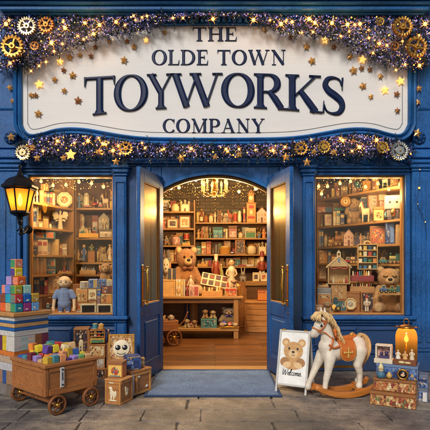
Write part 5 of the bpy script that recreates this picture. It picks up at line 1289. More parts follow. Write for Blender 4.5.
# A-board with a teddy picture and the word Welcome
ab = thing('a_board', 'white folding pavement sign with a teddy picture and the word Welcome', 'pavement sign', (.624, -1.01, 0), math.radians(-27))
AW, AH, AS = .335, .63, .16
sl = math.atan2(AS, AH); LEN = math.hypot(AH, AS)
FRM = CM((196,190,180), .5)
def panel(side):
    M = T(0, 0 if side < 0 else 2*AS, 0, rx=-sl if side < 0 else sl)
    f = MB()
    for x0 in (0, AW-.022): f.box(x0, x0+.022, -.011, .011, 0, LEN, .004, M)
    for z0 in (.075, LEN-.022): f.box(.0222, AW-.0222, -.010, .010, z0, z0+.02, .004, M)
    f.build('frame', FRM, ab)
    b = MB(); b.box(.0225, AW-.0225, -.004, .004, .0955, LEN-.0225, 0, M); b.build('board', CM((232,228,220), .55) if side < 0 else CM((150,146,142),.6), ab)
    return M
M = panel(-1); panel(1)
m = MB(); 
for x in (.05, AW-.05): m.cyl((x-.02, AS, AH+.0), (x+.02, AS, AH+.0), .012, n=10)
m.build('hinge', BRASS, ab)
pf = -.0045     # picture surface, local to the sloping front board
art = bpy.data.objects.new('teddy_picture', None); link(art, ab); art.matrix_local = M
def disc(mb, x, z, rx, rz_, dy, n=28, mi=0, ro=0):
    vs = [(x+rx*math.cos(2*PI*i/n)*math.cos(ro)-rz_*math.sin(2*PI*i/n)*math.sin(ro), pf-dy, z+rz_*math.sin(2*PI*i/n)*math.cos(ro)+rx*math.cos(2*PI*i/n)*math.sin(ro)) for i in range(n)]
    mb.add(vs, [tuple(range(n))], None, False, mi)
TB = paint('printed_teddy_fur', (198,150,96), .7, var=.28, nscale=60, bump=0); TB2 = paint('printed_teddy_fur_light', (222,184,134), .7, var=.2, nscale=70, bump=0); TB3 = paint('printed_teddy_fur_shade', (166,118,72), .7, var=.25, nscale=60, bump=0)
cxa, cza = AW*.5-.003, .435
m = MB()
disc(m, cxa, cza-.125, .105, .07, .0004); disc(m, cxa-.085, cza-.115, .05, .045, .0006, mi=2, ro=.5); disc(m, cxa+.085, cza-.115, .05, .045, .0007, mi=2, ro=-.5)
for s in (-1, 1): disc(m, cxa+s*.085, cza+.085, .042, .042, .0008); disc(m, cxa+s*.085, cza+.083, .024, .024, .0011, mi=1)
disc(m, cxa, cza, .105, .095, .0014); disc(m, cxa, cza-.03, .05, .042, .0018, mi=1)
for s in (-1, 1): disc(m, cxa+s*.06, cza-.145, .045, .03, .0016, mi=1, ro=-s*.3)
m.build('bear', [TB, TB2, TB3], art)
m = MB()
for s in (-1, 1): disc(m, cxa+s*.045, cza+.022, .011, .013, .0022)
disc(m, cxa, cza-.012, .017, .012, .0022)
for s in (-1, 1): m.tube([(cxa+s*.022*t/5, pf-.002, cza-.045-.006*math.sin(t/5*PI)) for t in range(6)], .0025, 5)
m.tube([(cxa, pf-.002, cza-.02),(cxa, pf-.002, cza-.045)], .0022, 5); m.build('face', CM((40,28,22),.5), art)
# handwriting
wr = MB(); k = .052; x = .062; zb = .185
def pen(pts, x, it=.18): 
    q = spline([(p[0], p[1]) for p in pts], 6); wr.tube([(x+(p[0]+p[1]*it)*k, pf-.001, zb+p[1]*k) for p in q], .0033, 5)
for pts, adv in (([(0,1.15),(.06,.55),(.2,0),(.42,.9),(.5,.9),(.58,.3),(.68,0),(.95,.75),(1.0,1.2)], 1.08), ([(0,.28),(.2,.3),(.34,.44),(.26,.6),(.1,.5),(.04,.25),(.14,.03),(.3,.02),(.46,.2)], .46), ([(0,.2),(.16,.7),(.22,1.15),(.1,1.2),(.02,.7),(.02,.15),(.1,0),(.26,.12)], .30), ([(.38,.5),(.22,.6),(.06,.42),(.03,.18),(.13,.01),(.3,.04),(.42,.2)], .42), ([(.2,.6),(.06,.45),(.03,.18),(.14,0),(.3,.14),(.34,.42),(.2,.6),(.3,.5),(.45,.5)], .46), ([(0,.58),(.06,.4),(.04,0),(.1,.35),(.22,.58),(.3,.45),(.27,0),(.34,.38),(.46,.58),(.54,.42),(.5,.1),(.56,0),(.68,.15)], .68), ([(0,.28),(.2,.3),(.34,.44),(.26,.6),(.1,.5),(.04,.25),(.14,.03),(.3,.02),(.46,.2)], .5)):
    pen(pts, x); x += adv*k
wr.tube([(x+.004, pf-.001, zb+.002),(x+.008, pf-.001, zb+.002)], .0035, 5)
wr.build('lettering', CM((44,40,40), .5), art)

# rocking horse
hs = thing('rocking_horse', 'white rocking horse with golden mane and orange saddle beside the pavement sign', 'rocking horse', (1.285, -1.14, 0), math.radians(15))
kz = .002326
def H(zx, zy, y=0.): return ((zx-222)*kz, y, (421-zy)*kz)
HW = paint('ivory_horse_paint', (220,206,184), .58, var=.2, nscale=16, bump=.4, bscale=34, dist=.006)
parts = [(H(160,228),.098,H(215,222),.104), (H(215,222),.104,H(286,216),.108), (H(292,206),.1,H(300,230),.085), (H(150,205),.088,H(160,240),.092),
  (H(158,200),.082,H(150,150),.064), (H(150,150),.064,H(136,105),.056), (H(134,98),.056,H(112,112),.052), (H(112,112),.05,H(90,146),.036), (H(92,140),.038,H(84,152),.033), (H(118,122),.042,H(96,154),.028)]
for (a, b, c, d_), y in ((((152,248),(140,305),(130,340),(123,383)), -.07), (((140,242),(112,300),(95,335),(78,372)), .07)):
    parts += [(H(*a,y*.8),.062,H(*b,y),.038), (H(*b,y),.039,H(*c,y),.032), (H(*c,y),.03,H(*d_,y),.027), (H(*d_,y),.03,H(d_[0]-2,d_[1]+9,y),.036)]
for (a, b, c, d_), y in ((((294,228),(280,285),(292,322),(290,368)), -.07), (((306,226),(312,280),(326,318),(322,362)), .07)):
    parts += [(H(*a,y*.8),.078,H(*b,y),.046), (H(*b,y),.045,H(*c,y),.032), (H(*c,y),.031,H(*d_,y),.027), (H(*d_,y),.03,H(d_[0]-3,d_[1]+8,y),.036)]
for s in (-1, 1): parts += [(H(135,72,s*.03),.024,H(129,38,s*.042),.010), (H(137,78,s*.028),.022,H(135,66,s*.03),.021)]
me = blob('rocking_horse_body', parts, .0085, HW, 5); meshobj('body', me, hs)
HR = paint('saddle_leather', (196,104,40), .4, var=.22, nscale=14, bump=.25, bscale=60)
MANE = paint('golden_mane', (224,188,130), .6, var=.35, nscale=30, bump=.8, bscale=50, stretch=(1,1,.3), dist=.01)
TAIL = paint('tan_tail', (198,160,106), .6, var=.35, nscale=30, bump=.8, bscale=50, stretch=(1,1,.3), dist=.01)
m = MB(); r = random.Random(2)
crest = spline([H(104,64)[::2], H(122,54)[::2], H(140,56)[::2], H(160,74)[::2], H(176,100)[::2], H(190,128)[::2], H(204,158)[::2]], 4)
for i, (cx_, cz_) in enumerate(crest):
    for q in range(11):
        s = -1+.19*q; L = .075 if i > 5 else .045
        a = Vector((cx_-.012+r.uniform(-.012,.012), s*.018, cz_-.012)); dx = .022 if i > 4 else -.03
        m.tube(spline([tuple(a), tuple(a+Vector((dx*.3+r.uniform(-.01,.01), s*.035-.008, .004))), tuple(a+Vector((dx+r.uniform(-.012,.012), s*.058-.012, -L*.55))), tuple(a+Vector((dx*.8+.012, s*.062-.012, -L-r.uniform(0,.02))))], 4), [.008]*5+[.008,.008,.0075,.007,.006,.005,.0035,.0015], 5)
m.build('mane', MANE, hs)
m = MB()
for k in range(34):
    a = 2*PI*k*.381; q_r = math.sqrt((k+.5)/34)*1.25; ox, oy = .026*q_r*math.cos(a), .034*q_r*math.sin(a)
    m.tube(spline([tuple(Vector(H(296,170))+Vector((0,oy*.4,0))), tuple(Vector(H(318,158))+Vector((ox*.4,oy*.6,0))), tuple(Vector(H(338,182))+Vector((ox,oy,0))), tuple(Vector(H(342,222))+Vector((ox*1.2,oy*1.3,0))), tuple(Vector(H(332,262))+Vector((ox,oy,0))), tuple(Vector(H(322,290+r.randrange(14)))+Vector((ox*.3,oy*.3,0)))], 4), [.012]*4+[.013]*6+[.012]*5+[.010,.009,.007,.005,.003,.0015], 6)
m.build('tail', TAIL, hs)
# saddle cloth wrapped over the barrel, both sides
def saddle(x0, x1, ang0, ang1, rr, nm, mat_, zc=H(0,222)[2], grow=0., parent=hs):
    m = MB(); n = 22; k2 = 8; vs = []; fs = []
    for i in range(k2+1):
        x = x0+(x1-x0)*i/k2
        for j in range(n+1):
            t = j/n; a = ang0+(ang1-ang0)*t
            ed = 1-.0*abs(2*t-1); r_ = rr+grow
            vs.append((x, r_*math.sin(a), zc+r_*math.cos(a)))
    for i in range(k2):
        for j in range(n): q = i*(n+1)+j; fs.append((q, q+1, q+n+2, q+n+1))
    m.add(vs, fs, None, True); o = m.build(nm, mat_, parent); sd = o.modifiers.new('t', 'SOLIDIFY'); sd.thickness = .008; sd.offset = 1; return o
sx0, sx1 = H(186,0)[0], H(262,0)[0]
m = MB(); n = 40; vs = []; fs = []; nx_ = 14
# cloth: rounded lower corners, follows the barrel
for i in range(nx_+1):
    u = i/nx_; e = abs(2*u-1); top = 1.0; drop = 2.36 - .42*max(0, e-.35)**1.6*2.2
    for j in range(n+1):
        a = -drop + 2*drop*j/n; rr = .1135; zc = H(0,222)[2]
        z = zc + rr*math.cos(a) if abs(a) < PI/2 else zc - (abs(a)-PI/2)*rr*1.0
        y = rr*math.sin(a) if abs(a) < PI/2 else math.copysign(rr, a)*(1-.05*(abs(a)-PI/2))
        vs.append((sx0+(sx1-sx0)*u, y, z))
for i in range(nx_):
    for j in range(n): q = i*(n+1)+j; fs.append((q, q+n+1, q+n+2, q+1))
m.add(vs, fs, None, True); sc_ = m.build('saddle_cloth', HR, hs); sd = sc_.modifiers.new('t', 'SOLIDIFY'); sd.thickness = .007; sd.offset = 1
m = MB()
for y in (-1,):   # stitched border and cross emblem on the near flap
    yb_ = -.1225; cx_, cz_ = H(224,0)[0], H(0,226)[2]
    bz = [(sx0+.012, H(0,190)[2]), (sx0+.012, H(0,236)[2]), (sx0+.03, H(0,255)[2]), ((sx0+sx1)/2, H(0,262)[2]), (sx1-.03, H(0,255)[2]), (sx1-.012, H(0,236)[2]), (sx1-.012, H(0,190)[2])]
    q = spline(bz, 6); m.tube([(p[0], yb_+ (.012 if p[1] > H(0,205)[2] else .002), p[1]) for p in q], .003, 5)
    for a in range(4):
        M4 = T(cx_, yb_-.001, cz_, ry=a*PI/2); m.ball((0,0,.026),(.012,.005,.02),10,M4); m.ball((0,0,.044),(.015,.005,.009),10,M4)
    m.ball((cx_, yb_-.003, cz_), (.014,.006,.014), 12)
m.build('emblem', paint('stitched_gold', (222,172,84), .45, .3, var=.2, nscale=40), sc_)
m = MB(); m.tube(spline([H(186,172), H(200,166), H(230,172), H(262,168), H(284,160)], 6), [.03]*4+[.045]*16+[.036]*5, 12, flat=.55); m.build('saddle_seat', HR, hs)
m = MB(); m.tube(spline([H(258,158,-.03), H(272,155,0.0), H(284,158,.03)], 4), .018, 8); m.build('saddle_cantle', paint('gold_piping', (216,160,70), .45, .2), hs)
# bridle and breast strap
m = MB()
def ringstrap(c, n_dir, rx, ry, w=.007):
    c = Vector(c); d = Vector(n_dir).normalized(); u = Vector((0,1,0)); v = d.cross(u).normalized()
    m.tube([c+u*rx*math.cos(a)+v*ry*math.sin(a) for a in [2*PI*i/28 for i in range(28)]], w, 6, closed=True)
ringstrap(H(100,132), (-.55,0,-.83), .046, .048); ringstrap(H(133,94), (-.35,0,-.94), .061, .064)
for s in (-1, 1): m.tube(spline([H(100,132,s*.046), H(116,124,s*.056), H(133,100,s*.062), H(138,78,s*.05)], 5), .007, 6); m.tube(spline([H(98,136,s*.044), H(125,140,s*.06), H(150,160,s*.068), H(168,170,s*.08)], 5), .006, 6)
ringstrap(H(152,196), (-.8,0,.3), .09, .096, .010)
m.tube(spline([H(140,190,-.09), H(160,205,-.098), H(186,196,-.108)], 5), .010, 6)
m.build('bridle', HR, hs)
m = MB()
for y in (-.07, .07): m.ball((H(172,135)[0], y, H(172,135)[2]), (.02,.02,.022), 10); m.tube([(H(172,140)[0], y*1.1, H(172,140)[2]),(H(174,158)[0], y*1.1, H(174,158)[2])], [.008,.016], 8)
m.ball(H(122,98,-.066), .012, 8); m.build('tassel', paint('orange_tassel', (206,104,40), .6, var=.3), hs)
m = MB()
for s in (-1, 1): m.ball(H(113,112,s*.049), (.013,.009,.014), 12)
m.build('eye', CM((26,22,30), .1), hs)
m = MB()
for s in (-1, 1): m.ball(H(85,146,s*.026), (.006,.007,.008), 8)
m.tube(spline([H(83,160,-.022), H(80,161,0), H(83,160,.022)], 4), .003, 5); m.build('nostril', CM((110,70,60), .6), hs)
# rockers, hoof pads, struts
RK = wood('rocker_wood', (186,112,46), 'x', .34, coat=.3)
for s in (-1, 1):
    m = MB(); y = s*.105; x0, x1 = -.325, .345; n = 24; vs = []; fs = []
    for i in range(n+1):
        t = i/n; x = x0+(x1-x0)*t; u = (x-.02)/.345; zb_ = .004+.092*u*u; hh = .05+.01*(1-u*u)
        for yy, zz in ((y-.026, zb_), (y+.026, zb_), (y+.026, zb_+hh), (y-.026, zb_+hh)): vs.append((x, yy, zz))
    for i in range(n):
        for j in range(4): fs.append((i*4+j, i*4+4+j, i*4+4+(j+1)%4, i*4+(j+1)%4))
    fs += [(0,1,2,3), (n*4+3, n*4+2, n*4+1, n*4)]; m.add(vs, fs); m.ball((x0, y, .004+.092+.026), (.03,.028,.03), 12); m.ball((x1, y, .004+.087+.026), (.03,.028,.03), 12)
    o = m.build('rocker', RK, hs); bv = o.modifiers.new('b', 'BEVEL'); bv.width = .006; bv.segments = 2; bv.limit_method = 'ANGLE'
m = MB()
for x in (-.225, .17): 
    u = (x-.02)/.345; zz = .004+.092*u*u+.028; m.cyl((x, -.125, zz), (x, .125, zz), .013, n=12); m.build('cross_bar', RK, hs); m = MB()
for x, y, z_ in ((-.235,-.088,.085),(-.30,.088,.1),(.155,-.088,.1),(.225,.088,.115)): m.box(x-.05, x+.035, y-.03, y+.03, .055, z_-.012, .006); m.build('foot_rest', RK, hs); m = MB()

# stack of decorated boxes right of the horse
ra = math.radians(-27); R4 = Matrix.Rotation(ra, 4, 'Z'); b0 = Vector((1.47, -1.445, 0))
def onstack(x, y, z): return b0 + R4 @ Vector((x, y, z))
def deco_box(label, x0, x1, y0, y1, z0, z1, c, pal, sc_=40, strap=None):
    t = thing('decorated_box', label, 'box', onstack((x0+x1)/2, (y0+y1)/2, z0), ra, 'decorated boxes stacked by the horse'); w, d, h = x1-x0, y1-y0, z1-z0; m = MB()
    m.box(-w/2, w/2, -d/2, d/2, 0, h*.78, .005); m.build('body', CM(c,.5), t)
    m = MB(); m.box(-w/2-.005, w/2+.005, -d/2-.005, d/2+.005, h*.78+.0008, h, .005); m.build('lid', CM(tuple(int(v*.86) for v in c),.45), t)
    m = MB(); m.box(-w*.485, w*.485, -d/2-.003, -d/2+.001, h*.05, h*.76); m.box(w/2-.001, w/2+.003, -d*.47, d*.47, h*.05, h*.76); m.build('painted_front', PR(pal, sc_), t)
    # raised toys and ribbons along the front
    rr = random.Random(int(z0*1000)+3)
    if pal != 'blue':
        for i in range(14):
            m = MB(); x = -w*.45+w*.9*(i+rr.uniform(.2,.8))/14; z = h*rr.uniform(.12,.52); q = rr.uniform(.008,.015); m.ball((x, -d/2-.004, z), (q, q*.5, q*rr.uniform(.8,1.5)), 10)
            m.ball((x, -d/2-.007, z+q*1.5), q*.6, 8)
            if rr.random() < .5: m.box(x-q*1.3, x+q*1.3, -d/2-.007, -d/2+.0005, z-q*1.2, z-q*.7, .002)
            m.build('applique', CM(rr.choice([(206,150,80),(150,60,50),(226,206,160),(120,76,44),(190,110,60),(120,120,70)]),.5), t)
    return t
deco_box('bottom decorated box of the stack by the horse, with floral picture front', 0, .40, 0, .31, 0, .128, (176,112,60), 'floral')
deco_box('middle decorated box of the stack by the horse, toys painted on it', .025, .395, .05, .32, .129, .245, (170,110,60), 'floral', 46)
deco_box('light blue decorated box on top of the stack by the horse', .045, .41, .10, .33, .246, .375, (120,146,186), 'blue', 30)
gm = thing('gnome_ornament', 'small cream gnome ornament with pointed hat on the middle decorated box', 'ornament', onstack(.09, .074, .247), ra); m = MB(); m.lathe([(0,0),(.036,0),(.04,.03),(.03,.06),(.012,.065)], 16); m.build('body', CM((70,110,130)), gm); m = MB(); m.ball((0,0,.078),(.026,.024,.026),12); m.build('head', CM((226,190,150)), gm); m = MB(); m.lathe([(.03,.085),(.02,.11),(0,.15)], 14); m.build('hat', CM((222,206,150)), gm)
m = MB(); m.lathe([(0,0),(.014,.002),(.026,.02),(.026,.034),(.014,.054),(.004,.062),(0,.066)], 16); tag(m.build('egg_ornament', CM((206,164,90),.3), None, onstack(.165, .07, .247)), 'tiny golden egg ornament between the gnome and the round medallion', 'ornament')
md = thing('medallion', 'round dark medallion with gold rim standing on the middle box', 'medallion', onstack(.285, .074, .2475), ra); M = T(0,0,.052, rx=PI/2); m = MB(); m.lathe([(.036,-.01),(.05,-.01),(.052,0),(.05,.012),(.04,.016),(.036,.01)], 24, M, caps=False); m.box(-.035,.035,-.014,.014,0,.008,.003); m.build('rim', GOLD, md); m = MB(); m.lathe([(0,-.008),(.038,-.008),(.038,.008),(0,.01)], 24, M); m.build('disc', CM((34,32,38),.3), md); m = MB(); m.ball((0,-.012,.045),(.02,.004,.014),10); m.ball((.006,-.013,.062),(.009,.004,.009),8); m.build('motif', CM((222,180,130)), md)
# toy stage box
tb = thing('toy_theatre', 'small cream toy theatre box with a dark stage on the light blue box', 'toy theatre', onstack(.105, .17, .376), ra); m = MB(); w = .15
m.box(-w/2, w/2, .03, .05, .0, .16, .003); m.box(-w/2, -w/2+.016, -.05, .0295, .045, .16, .003); m.box(w/2-.016, w/2, -.05, .0295, .045, .16, .003); m.box(-w/2, w/2, -.052, .0295, .161, .178, .004); m.box(-w/2-.01, w/2+.01, -.065, .05, 0, .044, .004); m.build('case', CM((222,204,176)), tb)
m = MB(); m.box(-w/2+.017, w/2-.017, .02, .0285, .0455, .16); m.build('backdrop', PR('pink',70), tb); m = MB(); m.box(-.045,.045,-.03,.01,.0455,.07,.004); m.ball((-.02,-.02,.09),.016,8); m.ball((.025,-.015,.095),.018,8); m.build('puppet', CM((70,56,96)), tb)
# amber glass lantern
la = thing('storm_lantern', 'glowing amber glass lantern with wire handle on the box stack', 'lantern', onstack(.30, .245, .376), ra)
m = MB(); m.lathe([(.085,.012),(.098,.03),(.1,.06),(.1,.26),(.09,.305),(.066,.335)], 28, caps=False); m.build('amber_glass', glass('storm_amber_glass', (255,212,136), .8, .22, .06), la)
m = MB(); m.lathe([(0,0),(.1,0),(.104,.012),(.09,.016)], 28); m.build('base_plate', paint('copper_fitting', (186,120,60), .3, .9), la); m = MB(); m.lathe([(.06,.33),(.072,.335),(.076,.345),(.06,.36),(.03,.368),(.018,.372)], 24); m.tube([(-.11,0,.34),(-.085,0,.352),(-.06,0,.345)], .006, 6); m.tube([(.11,0,.34),(.085,0,.352),(.06,0,.345)], .006, 6); m.build('cap', paint('copper_fitting', (186,120,60), .3, .9), la)
m = MB(); m.tube([(.024*math.cos(a), 0, .395+.03*math.sin(a)) for a in [2*PI*i/16 for i in range(16)]], .005, 6, closed=True); m.build('handle', paint('copper_fitting', (186,120,60), .3, .9), la)
m = MB(); m.lathe([(0,.017),(.012,.017),(.012,.19),(.004,.196),(0,.2)], 14); m.build('lamp_stem', BRASS, la)
m = MB(); m.lathe([(.004,.2),(.018,.215),(.02,.232),(.008,.262),(0,.272)], 12); m.build('flame', emit('amber_flame', (255,180,80), 7), la)
point_light('storm_lantern_light', onstack(.30, .245, .66), 2.0, (255,182,84), .03)
# brown tray of figurines in front of the lantern
ft = thing('figurine_tray', 'brown box tray in front of the amber lantern', 'tray', onstack(.30, .13, .376), ra); m = MB(); m.box(-.1,.1,-.03,.03,0,.055,.004); m.build('tray', CM((120,66,36)), ft); m = MB(); m.ball((-.03,-.032,.03),(.03,.005,.012),10); m.ball((.025,-.032,.028),(.03,.005,.01),10); m.build('bow', CM((226,200,140)), ft)
for i, (x, hh, c, nm__) in enumerate(((-.062,.085,(226,214,190),'cream'), (.0,.075,(214,160,90),'golden'), (.06,.1,(220,196,160),'pale'))):
    t = k_fig(.055, hh, c, (230,196,160), (180,130,70)); t.location = onstack(.30+x, .13, .432); t.rotation_euler.z = ra; tag(t, '%s figurine standing on the brown tray by the amber lantern' % nm__, 'figurine', 'figurines on the brown tray')
for i, (z0, z1, lab) in enumerate(((0,.13,'lower pale blue box behind the decorated stack'), (.131,.26,'upper pale blue box behind the decorated stack'))):
    t = k_box(.09, z1-z0, (130,140,160), 'blue', .14); t.location = onstack(.44, .37+i*.01, z0+.001); t.rotation_euler.z = ra; tag(t, lab, 'box', 'pale blue boxes behind the stack')

# chest, crates and pictures right of the cart
ch = thing('wooden_chest', 'low wooden chest with a grey strap beside the doormat', 'chest', (-.835, -1.205, 0), math.atan2(.21,.154)); w, d, h = .275, .345, .255
m = MB(); m.box(0, w, 0, d, .008, h-.03, .005); m.build('body', CRATE, ch)
m = MB(); m.box(-.01, w+.01, -.01, d+.01, h-.0295, h, .006); m.build('lid', wood('chest_lid_wood', (166,110,58), 'y', .45), ch)
m = MB(); b = .026
for x0, x1, z0, z1 in ((.03, w, .008, .008+b), (.03, w, h-.03-b, h-.031), (w-b, w, .008+b, h-.03-b), (.056, .056+b, .008+b, h-.03-b)): m.box(x0, x1, -.012, .001, z0, z1, .004)
m.build('front_frame', PINE, ch)
m = MB(); m.box(.004, .03, -.008, .002, .008, h-.032, .002); m.box(-.006, .002, .01, .05, .008, h-.032, .002); m.build('strap', CM((176,176,186),.4), ch)
m = MB()
for x, z in ((.10,.185),(.215,.072)):
    for s in (-1, 1): m.ball((0,0,0), (.017,.006,.010), 8, T(x+s*.007, -.005, z, ry=s*.8))
m.build('ornament', CM((232,220,196)), ch)
Rh = Matrix.Rotation(math.atan2(.21,.154), 4, 'Z'); h0 = Vector((-.835, -1.205, 0))
def onchest(x, y, z=.256): return h0 + Rh @ Vector((x, y, z))
for i, (z, lab, c) in enumerate(((.256,'lower blue game box stacked on the wooden chest',(40,70,140)), (.307,'middle blue game box stacked on the wooden chest',(54,90,160)), (.353,'top blue game box stacked on the wooden chest',(36,60,120)))):
    t = k_box(.17-.012*i, (.05,.045,.04)[i], c, 'blue', .13, lid=False, nm='game_box'); t.location = onchest(.105, .10, z+.001); t.rotation_euler.z = .25+.08*i; tag(t, lab, 'game box', 'blue game boxes on the chest')
t = k_box(.10, .09, (206,160,100), 'warm', .09); t.location = onchest(.21, .10, .257); t.rotation_euler.z = .2; tag(t, 'small tan printed box right of the blue game boxes', 'box')
# picture board with a round smiling face
pb = thing('picture_board', 'ornate gold picture board with a round face with black eyes', 'picture board', onchest(.10, .255, .257), .12); M = T(rx=-.14); m = MB(); w, h = .27, .335
m.box(-w/2, w/2, -.01, .01, 0, h, .004, M); m.build('board', PR('warm', 60), pb)
m = MB()
for x0, x1, z0, z1 in ((-w/2, w/2, 0, .018), (-w/2, w/2, h-.018, h), (-w/2, -w/2+.018, .018, h-.018), (w/2-.018, w/2, .018, h-.018)): m.box(x0, x1, -.015, -.0105, z0, z1, .003, M)
rr = random.Random(4)
for i in range(60):
    a = rr.random()*2*PI; q = rr.uniform(.115,.16); x, z = q*math.cos(a), h*.56+q*math.sin(a)*1.1
    if abs(x) < w/2-.015 and .03 < z < h-.02: m.tube([(x+.016*math.cos(u+a)*(1-u/7), -.013, z+.016*math.sin(u+a)*(1-u/7)) for u in [j*.7 for j in range(9)]], .003, 5, M)
m.build('gilt_scroll', GOLD, pb)
m = MB(); m.lathe([(0,.0105),(.088,.0105),(.088,.018),(.082,.022),(0,.0215)], 32, M @ T(0,0,h*.56, rx=PI/2)); m.build('face', CM((234,214,176),.5), pb)
m = MB()
for s in (-1, 1): m.ball((0,0,0),(.028,.004,.027),18,M @ T(s*.036,-.023,h*.585, ry=-s*.3))
m.tube(spline([(-.045,-.023,h*.42),(0,-.023,h*.375),(.045,-.023,h*.42)],5), .0032, 5, M); m.build('eye', CM((20,20,24),.15), pb)
m = MB()
for s in (-1, 1): m.ball((s*.036-.009,-.0275,h*.605),(.009,.002,.009),10,M)
m.build('eye_glint', CM((240,236,226),.3), pb)
# crate with a rocking-horse motif, printed box on it
hc = thing('wooden_crate', 'small wooden crate with a cream horse motif in front of the chest', 'crate', (-1.05, -1.41, 0), math.radians(-22)); w, d, h = .175, .2, .235
m = MB(); m.box(0, w, 0, d, 0, h-.02, .004); m.build('body', CRATE, hc); m = MB(); m.box(-.008, w+.008, -.008, d+.008, h-.0195, h, .005); m.build('lid', PINE, hc)
m = MB()
for x0, x1, z0, z1 in ((0,w,0,.02),(0,w,h-.042,h-.0205),(0,.02,.02,h-.042),(w-.02,w,.02,h-.042)): m.box(x0,x1,-.007,.001,z0,z1,.002)
for y0, y1, z0, z1 in ((.002,d,0,.02),(.002,d,h-.042,h-.0205),(d-.02,d,.02,h-.042)): m.box(w-.001,w+.007,y0,y1,z0,z1,.002)
m.build('batten', PINE_Z, hc)
m = MB()
for x, z, a, b in ((.085,.1,.036,.026),(.07,.125,.018,.026),(.062,.15,.022,.014),(.1,.07,.012,.028),(.07,.065,.012,.028),(.118,.1,.012,.03),(.085,.035,.05,.008)): m.ball((x,-.002,z),(a,.006,b),12)
m.build('horse_motif', CM((230,212,176)), hc); m = MB()
for y, z, a, b in ((.1,.12,.03,.022),(.08,.14,.014,.02),(.11,.09,.01,.024),(.09,.09,.01,.024)): m.ball((w+.002,y,z),(.006,a,b),12)
m.build('horse_motif', CM((230,212,176)), hc)
m = MB(); m.box(.05,.1,-.0095,-.006,h-.038,h-.026); m.build('nameplate', CM((222,206,170)), hc)
t = k_box(.15, .155, (190,120,66), 'mix', .12, lid=True); t.location = (-.955, -1.31, .2365); t.rotation_euler.z = math.radians(-10); tag(t, 'printed picture box standing on the small horse crate', 'box')
# stacked wares against the stall riser
Yb = -.36; grp = 'crates and boxes stacked behind the cart'
put('crate', 74, 89.5, 352, Yb, 'plain wooden crate under the deer crate, half hidden behind the cart', z=0, group=grp, p=None, d=.22)
dc_ = put('crate', 74.5, 89.5, 327.5, Yb, 'wooden crate with a pale deer figure, left of the toy stack', py1=352, group=grp, p='dark', d=.2)
m = MB(); m.ball((0,-.105,.12),(.028,.01,.045),10); m.ball((-.006,-.108,.19),(.016,.01,.02),10); m.tube([(0,-.105,.2),(-.02,-.105,.235)], .004, 5); m.tube([(0,-.105,.2),(.018,-.105,.238)], .004, 5)
for x in (-.02, .015): m.cyl((x,-.106,.02),(x,-.106,.1),.009,n=6)
m.build('deer_figure', CM((226,200,150)), dc_)
put('crate', 91, 106.5, 367, Yb+.0, 'bottom crate of the toy stack against the shop, dark picture front', z=0, group=grp, p='dark', d=.2)
put('crate', 91.5, 105.5, 356.5, Yb, 'crate with pale diamond picture low in the toy stack', py1=367, group=grp, p='pale', d=.18)
put('crate', 88.5, 106, 343, Yb, 'lattice fronted crate in the middle of the toy stack', py1=356.3, group=grp, p='warm', d=.2)
put('crate', 107, 118, 343, Yb-.06, 'narrow tall crate with doll picture right of the toy stack', z=None, py1=363, group=grp, p='pink', d=.14)
put('crate', 107, 117.5, 363.3, Yb-.06, 'low crate under the narrow doll picture crate', z=0, group=grp, p='dark', d=.16)
t = put('cabinet', 89.5, 105.5, 328, Yb, 'open toy shelf box with yellow base on the toy stack', py1=342.6, group=grp, cat='toy box', d=.16, c=(170,106,50))
put('box', 90.5, 104.5, 338.5, Yb-.09, 'long yellow box lying before the open toy shelf', py1=342.6, c=(224,170,50), p='mix', d=.05, lid=False, group=grp)
put('fig', 106.5, 110.5, 329, Yb+.02, 'small dark figurine at the right edge of the toy stack', py1=342.8, dress=(110,60,40), group='figurines of the toy stack')
put('drum', 92.5, 98, 323.5, Yb, 'teal round tin on the very top of the toy stack', py1=329, c=(70,130,140)); put('basket', 98.5, 104, 323, Yb, 'small basket on the very top of the toy stack', py1=329)
# ---------------------------------------------------------------- shelving and placing on shelves
def shelf_unit(label, E0, E1, depth, zs, z0, z1, mid=(), back=True, top=False):
    E0 = Vector(E0); E1 = Vector(E1); dr = (E1-E0); L = dr.length; dr.normalize(); n = Vector((-dr.y, dr.x))
    t = thing('shelf_unit', label, 'shelf unit', (E0.x, E0.y, z0), math.atan2(dr.y, dr.x))
    for z in zs: m = MB(); m.box(-.015, L+.015, 0, depth, z-.032-z0, z-z0, .004); m.build('shelf_board', OAK, t)
    for x in (-.04, L+.016, *[L*q for q in mid]): m = MB(); m.box(x, x+.024, .006, depth, 0, z1-z0, .003); m.build('upright', OAK_Z, t)
    if back: m = MB(); m.box(-.04, L+.04, depth+.001, depth+.015, 0, z1-z0); m.build('back_panel', wood('shelf_back_wood', (104,68,38), 'z', .6), t)
    return dict(E=E0, d=dr, n=n, zs=zs, L=L)
def on(S, px, o):
    q = S['E'] + S['n']*o; k = (px-CX)/FX
    # q.x + s d.x = k (q.y + s d.y + D)
    s = (k*(q.y+D) - q.x)/(S['d'].x - k*S['d'].y)
    return q.y + s*S['d'].y
import re
FC = [('ochre',(200,150,80)),('russet',(150,84,50)),('cream',(222,204,166)),('dark brown',(104,68,44)),('honey',(206,156,92)),('dull green',(96,112,80)),('brick red',(150,66,50)),('dusty blue',(90,112,142)),('amber',(214,164,84)),('grey brown',(130,110,90))]
_fr = random.Random(77); _fl_used = set()
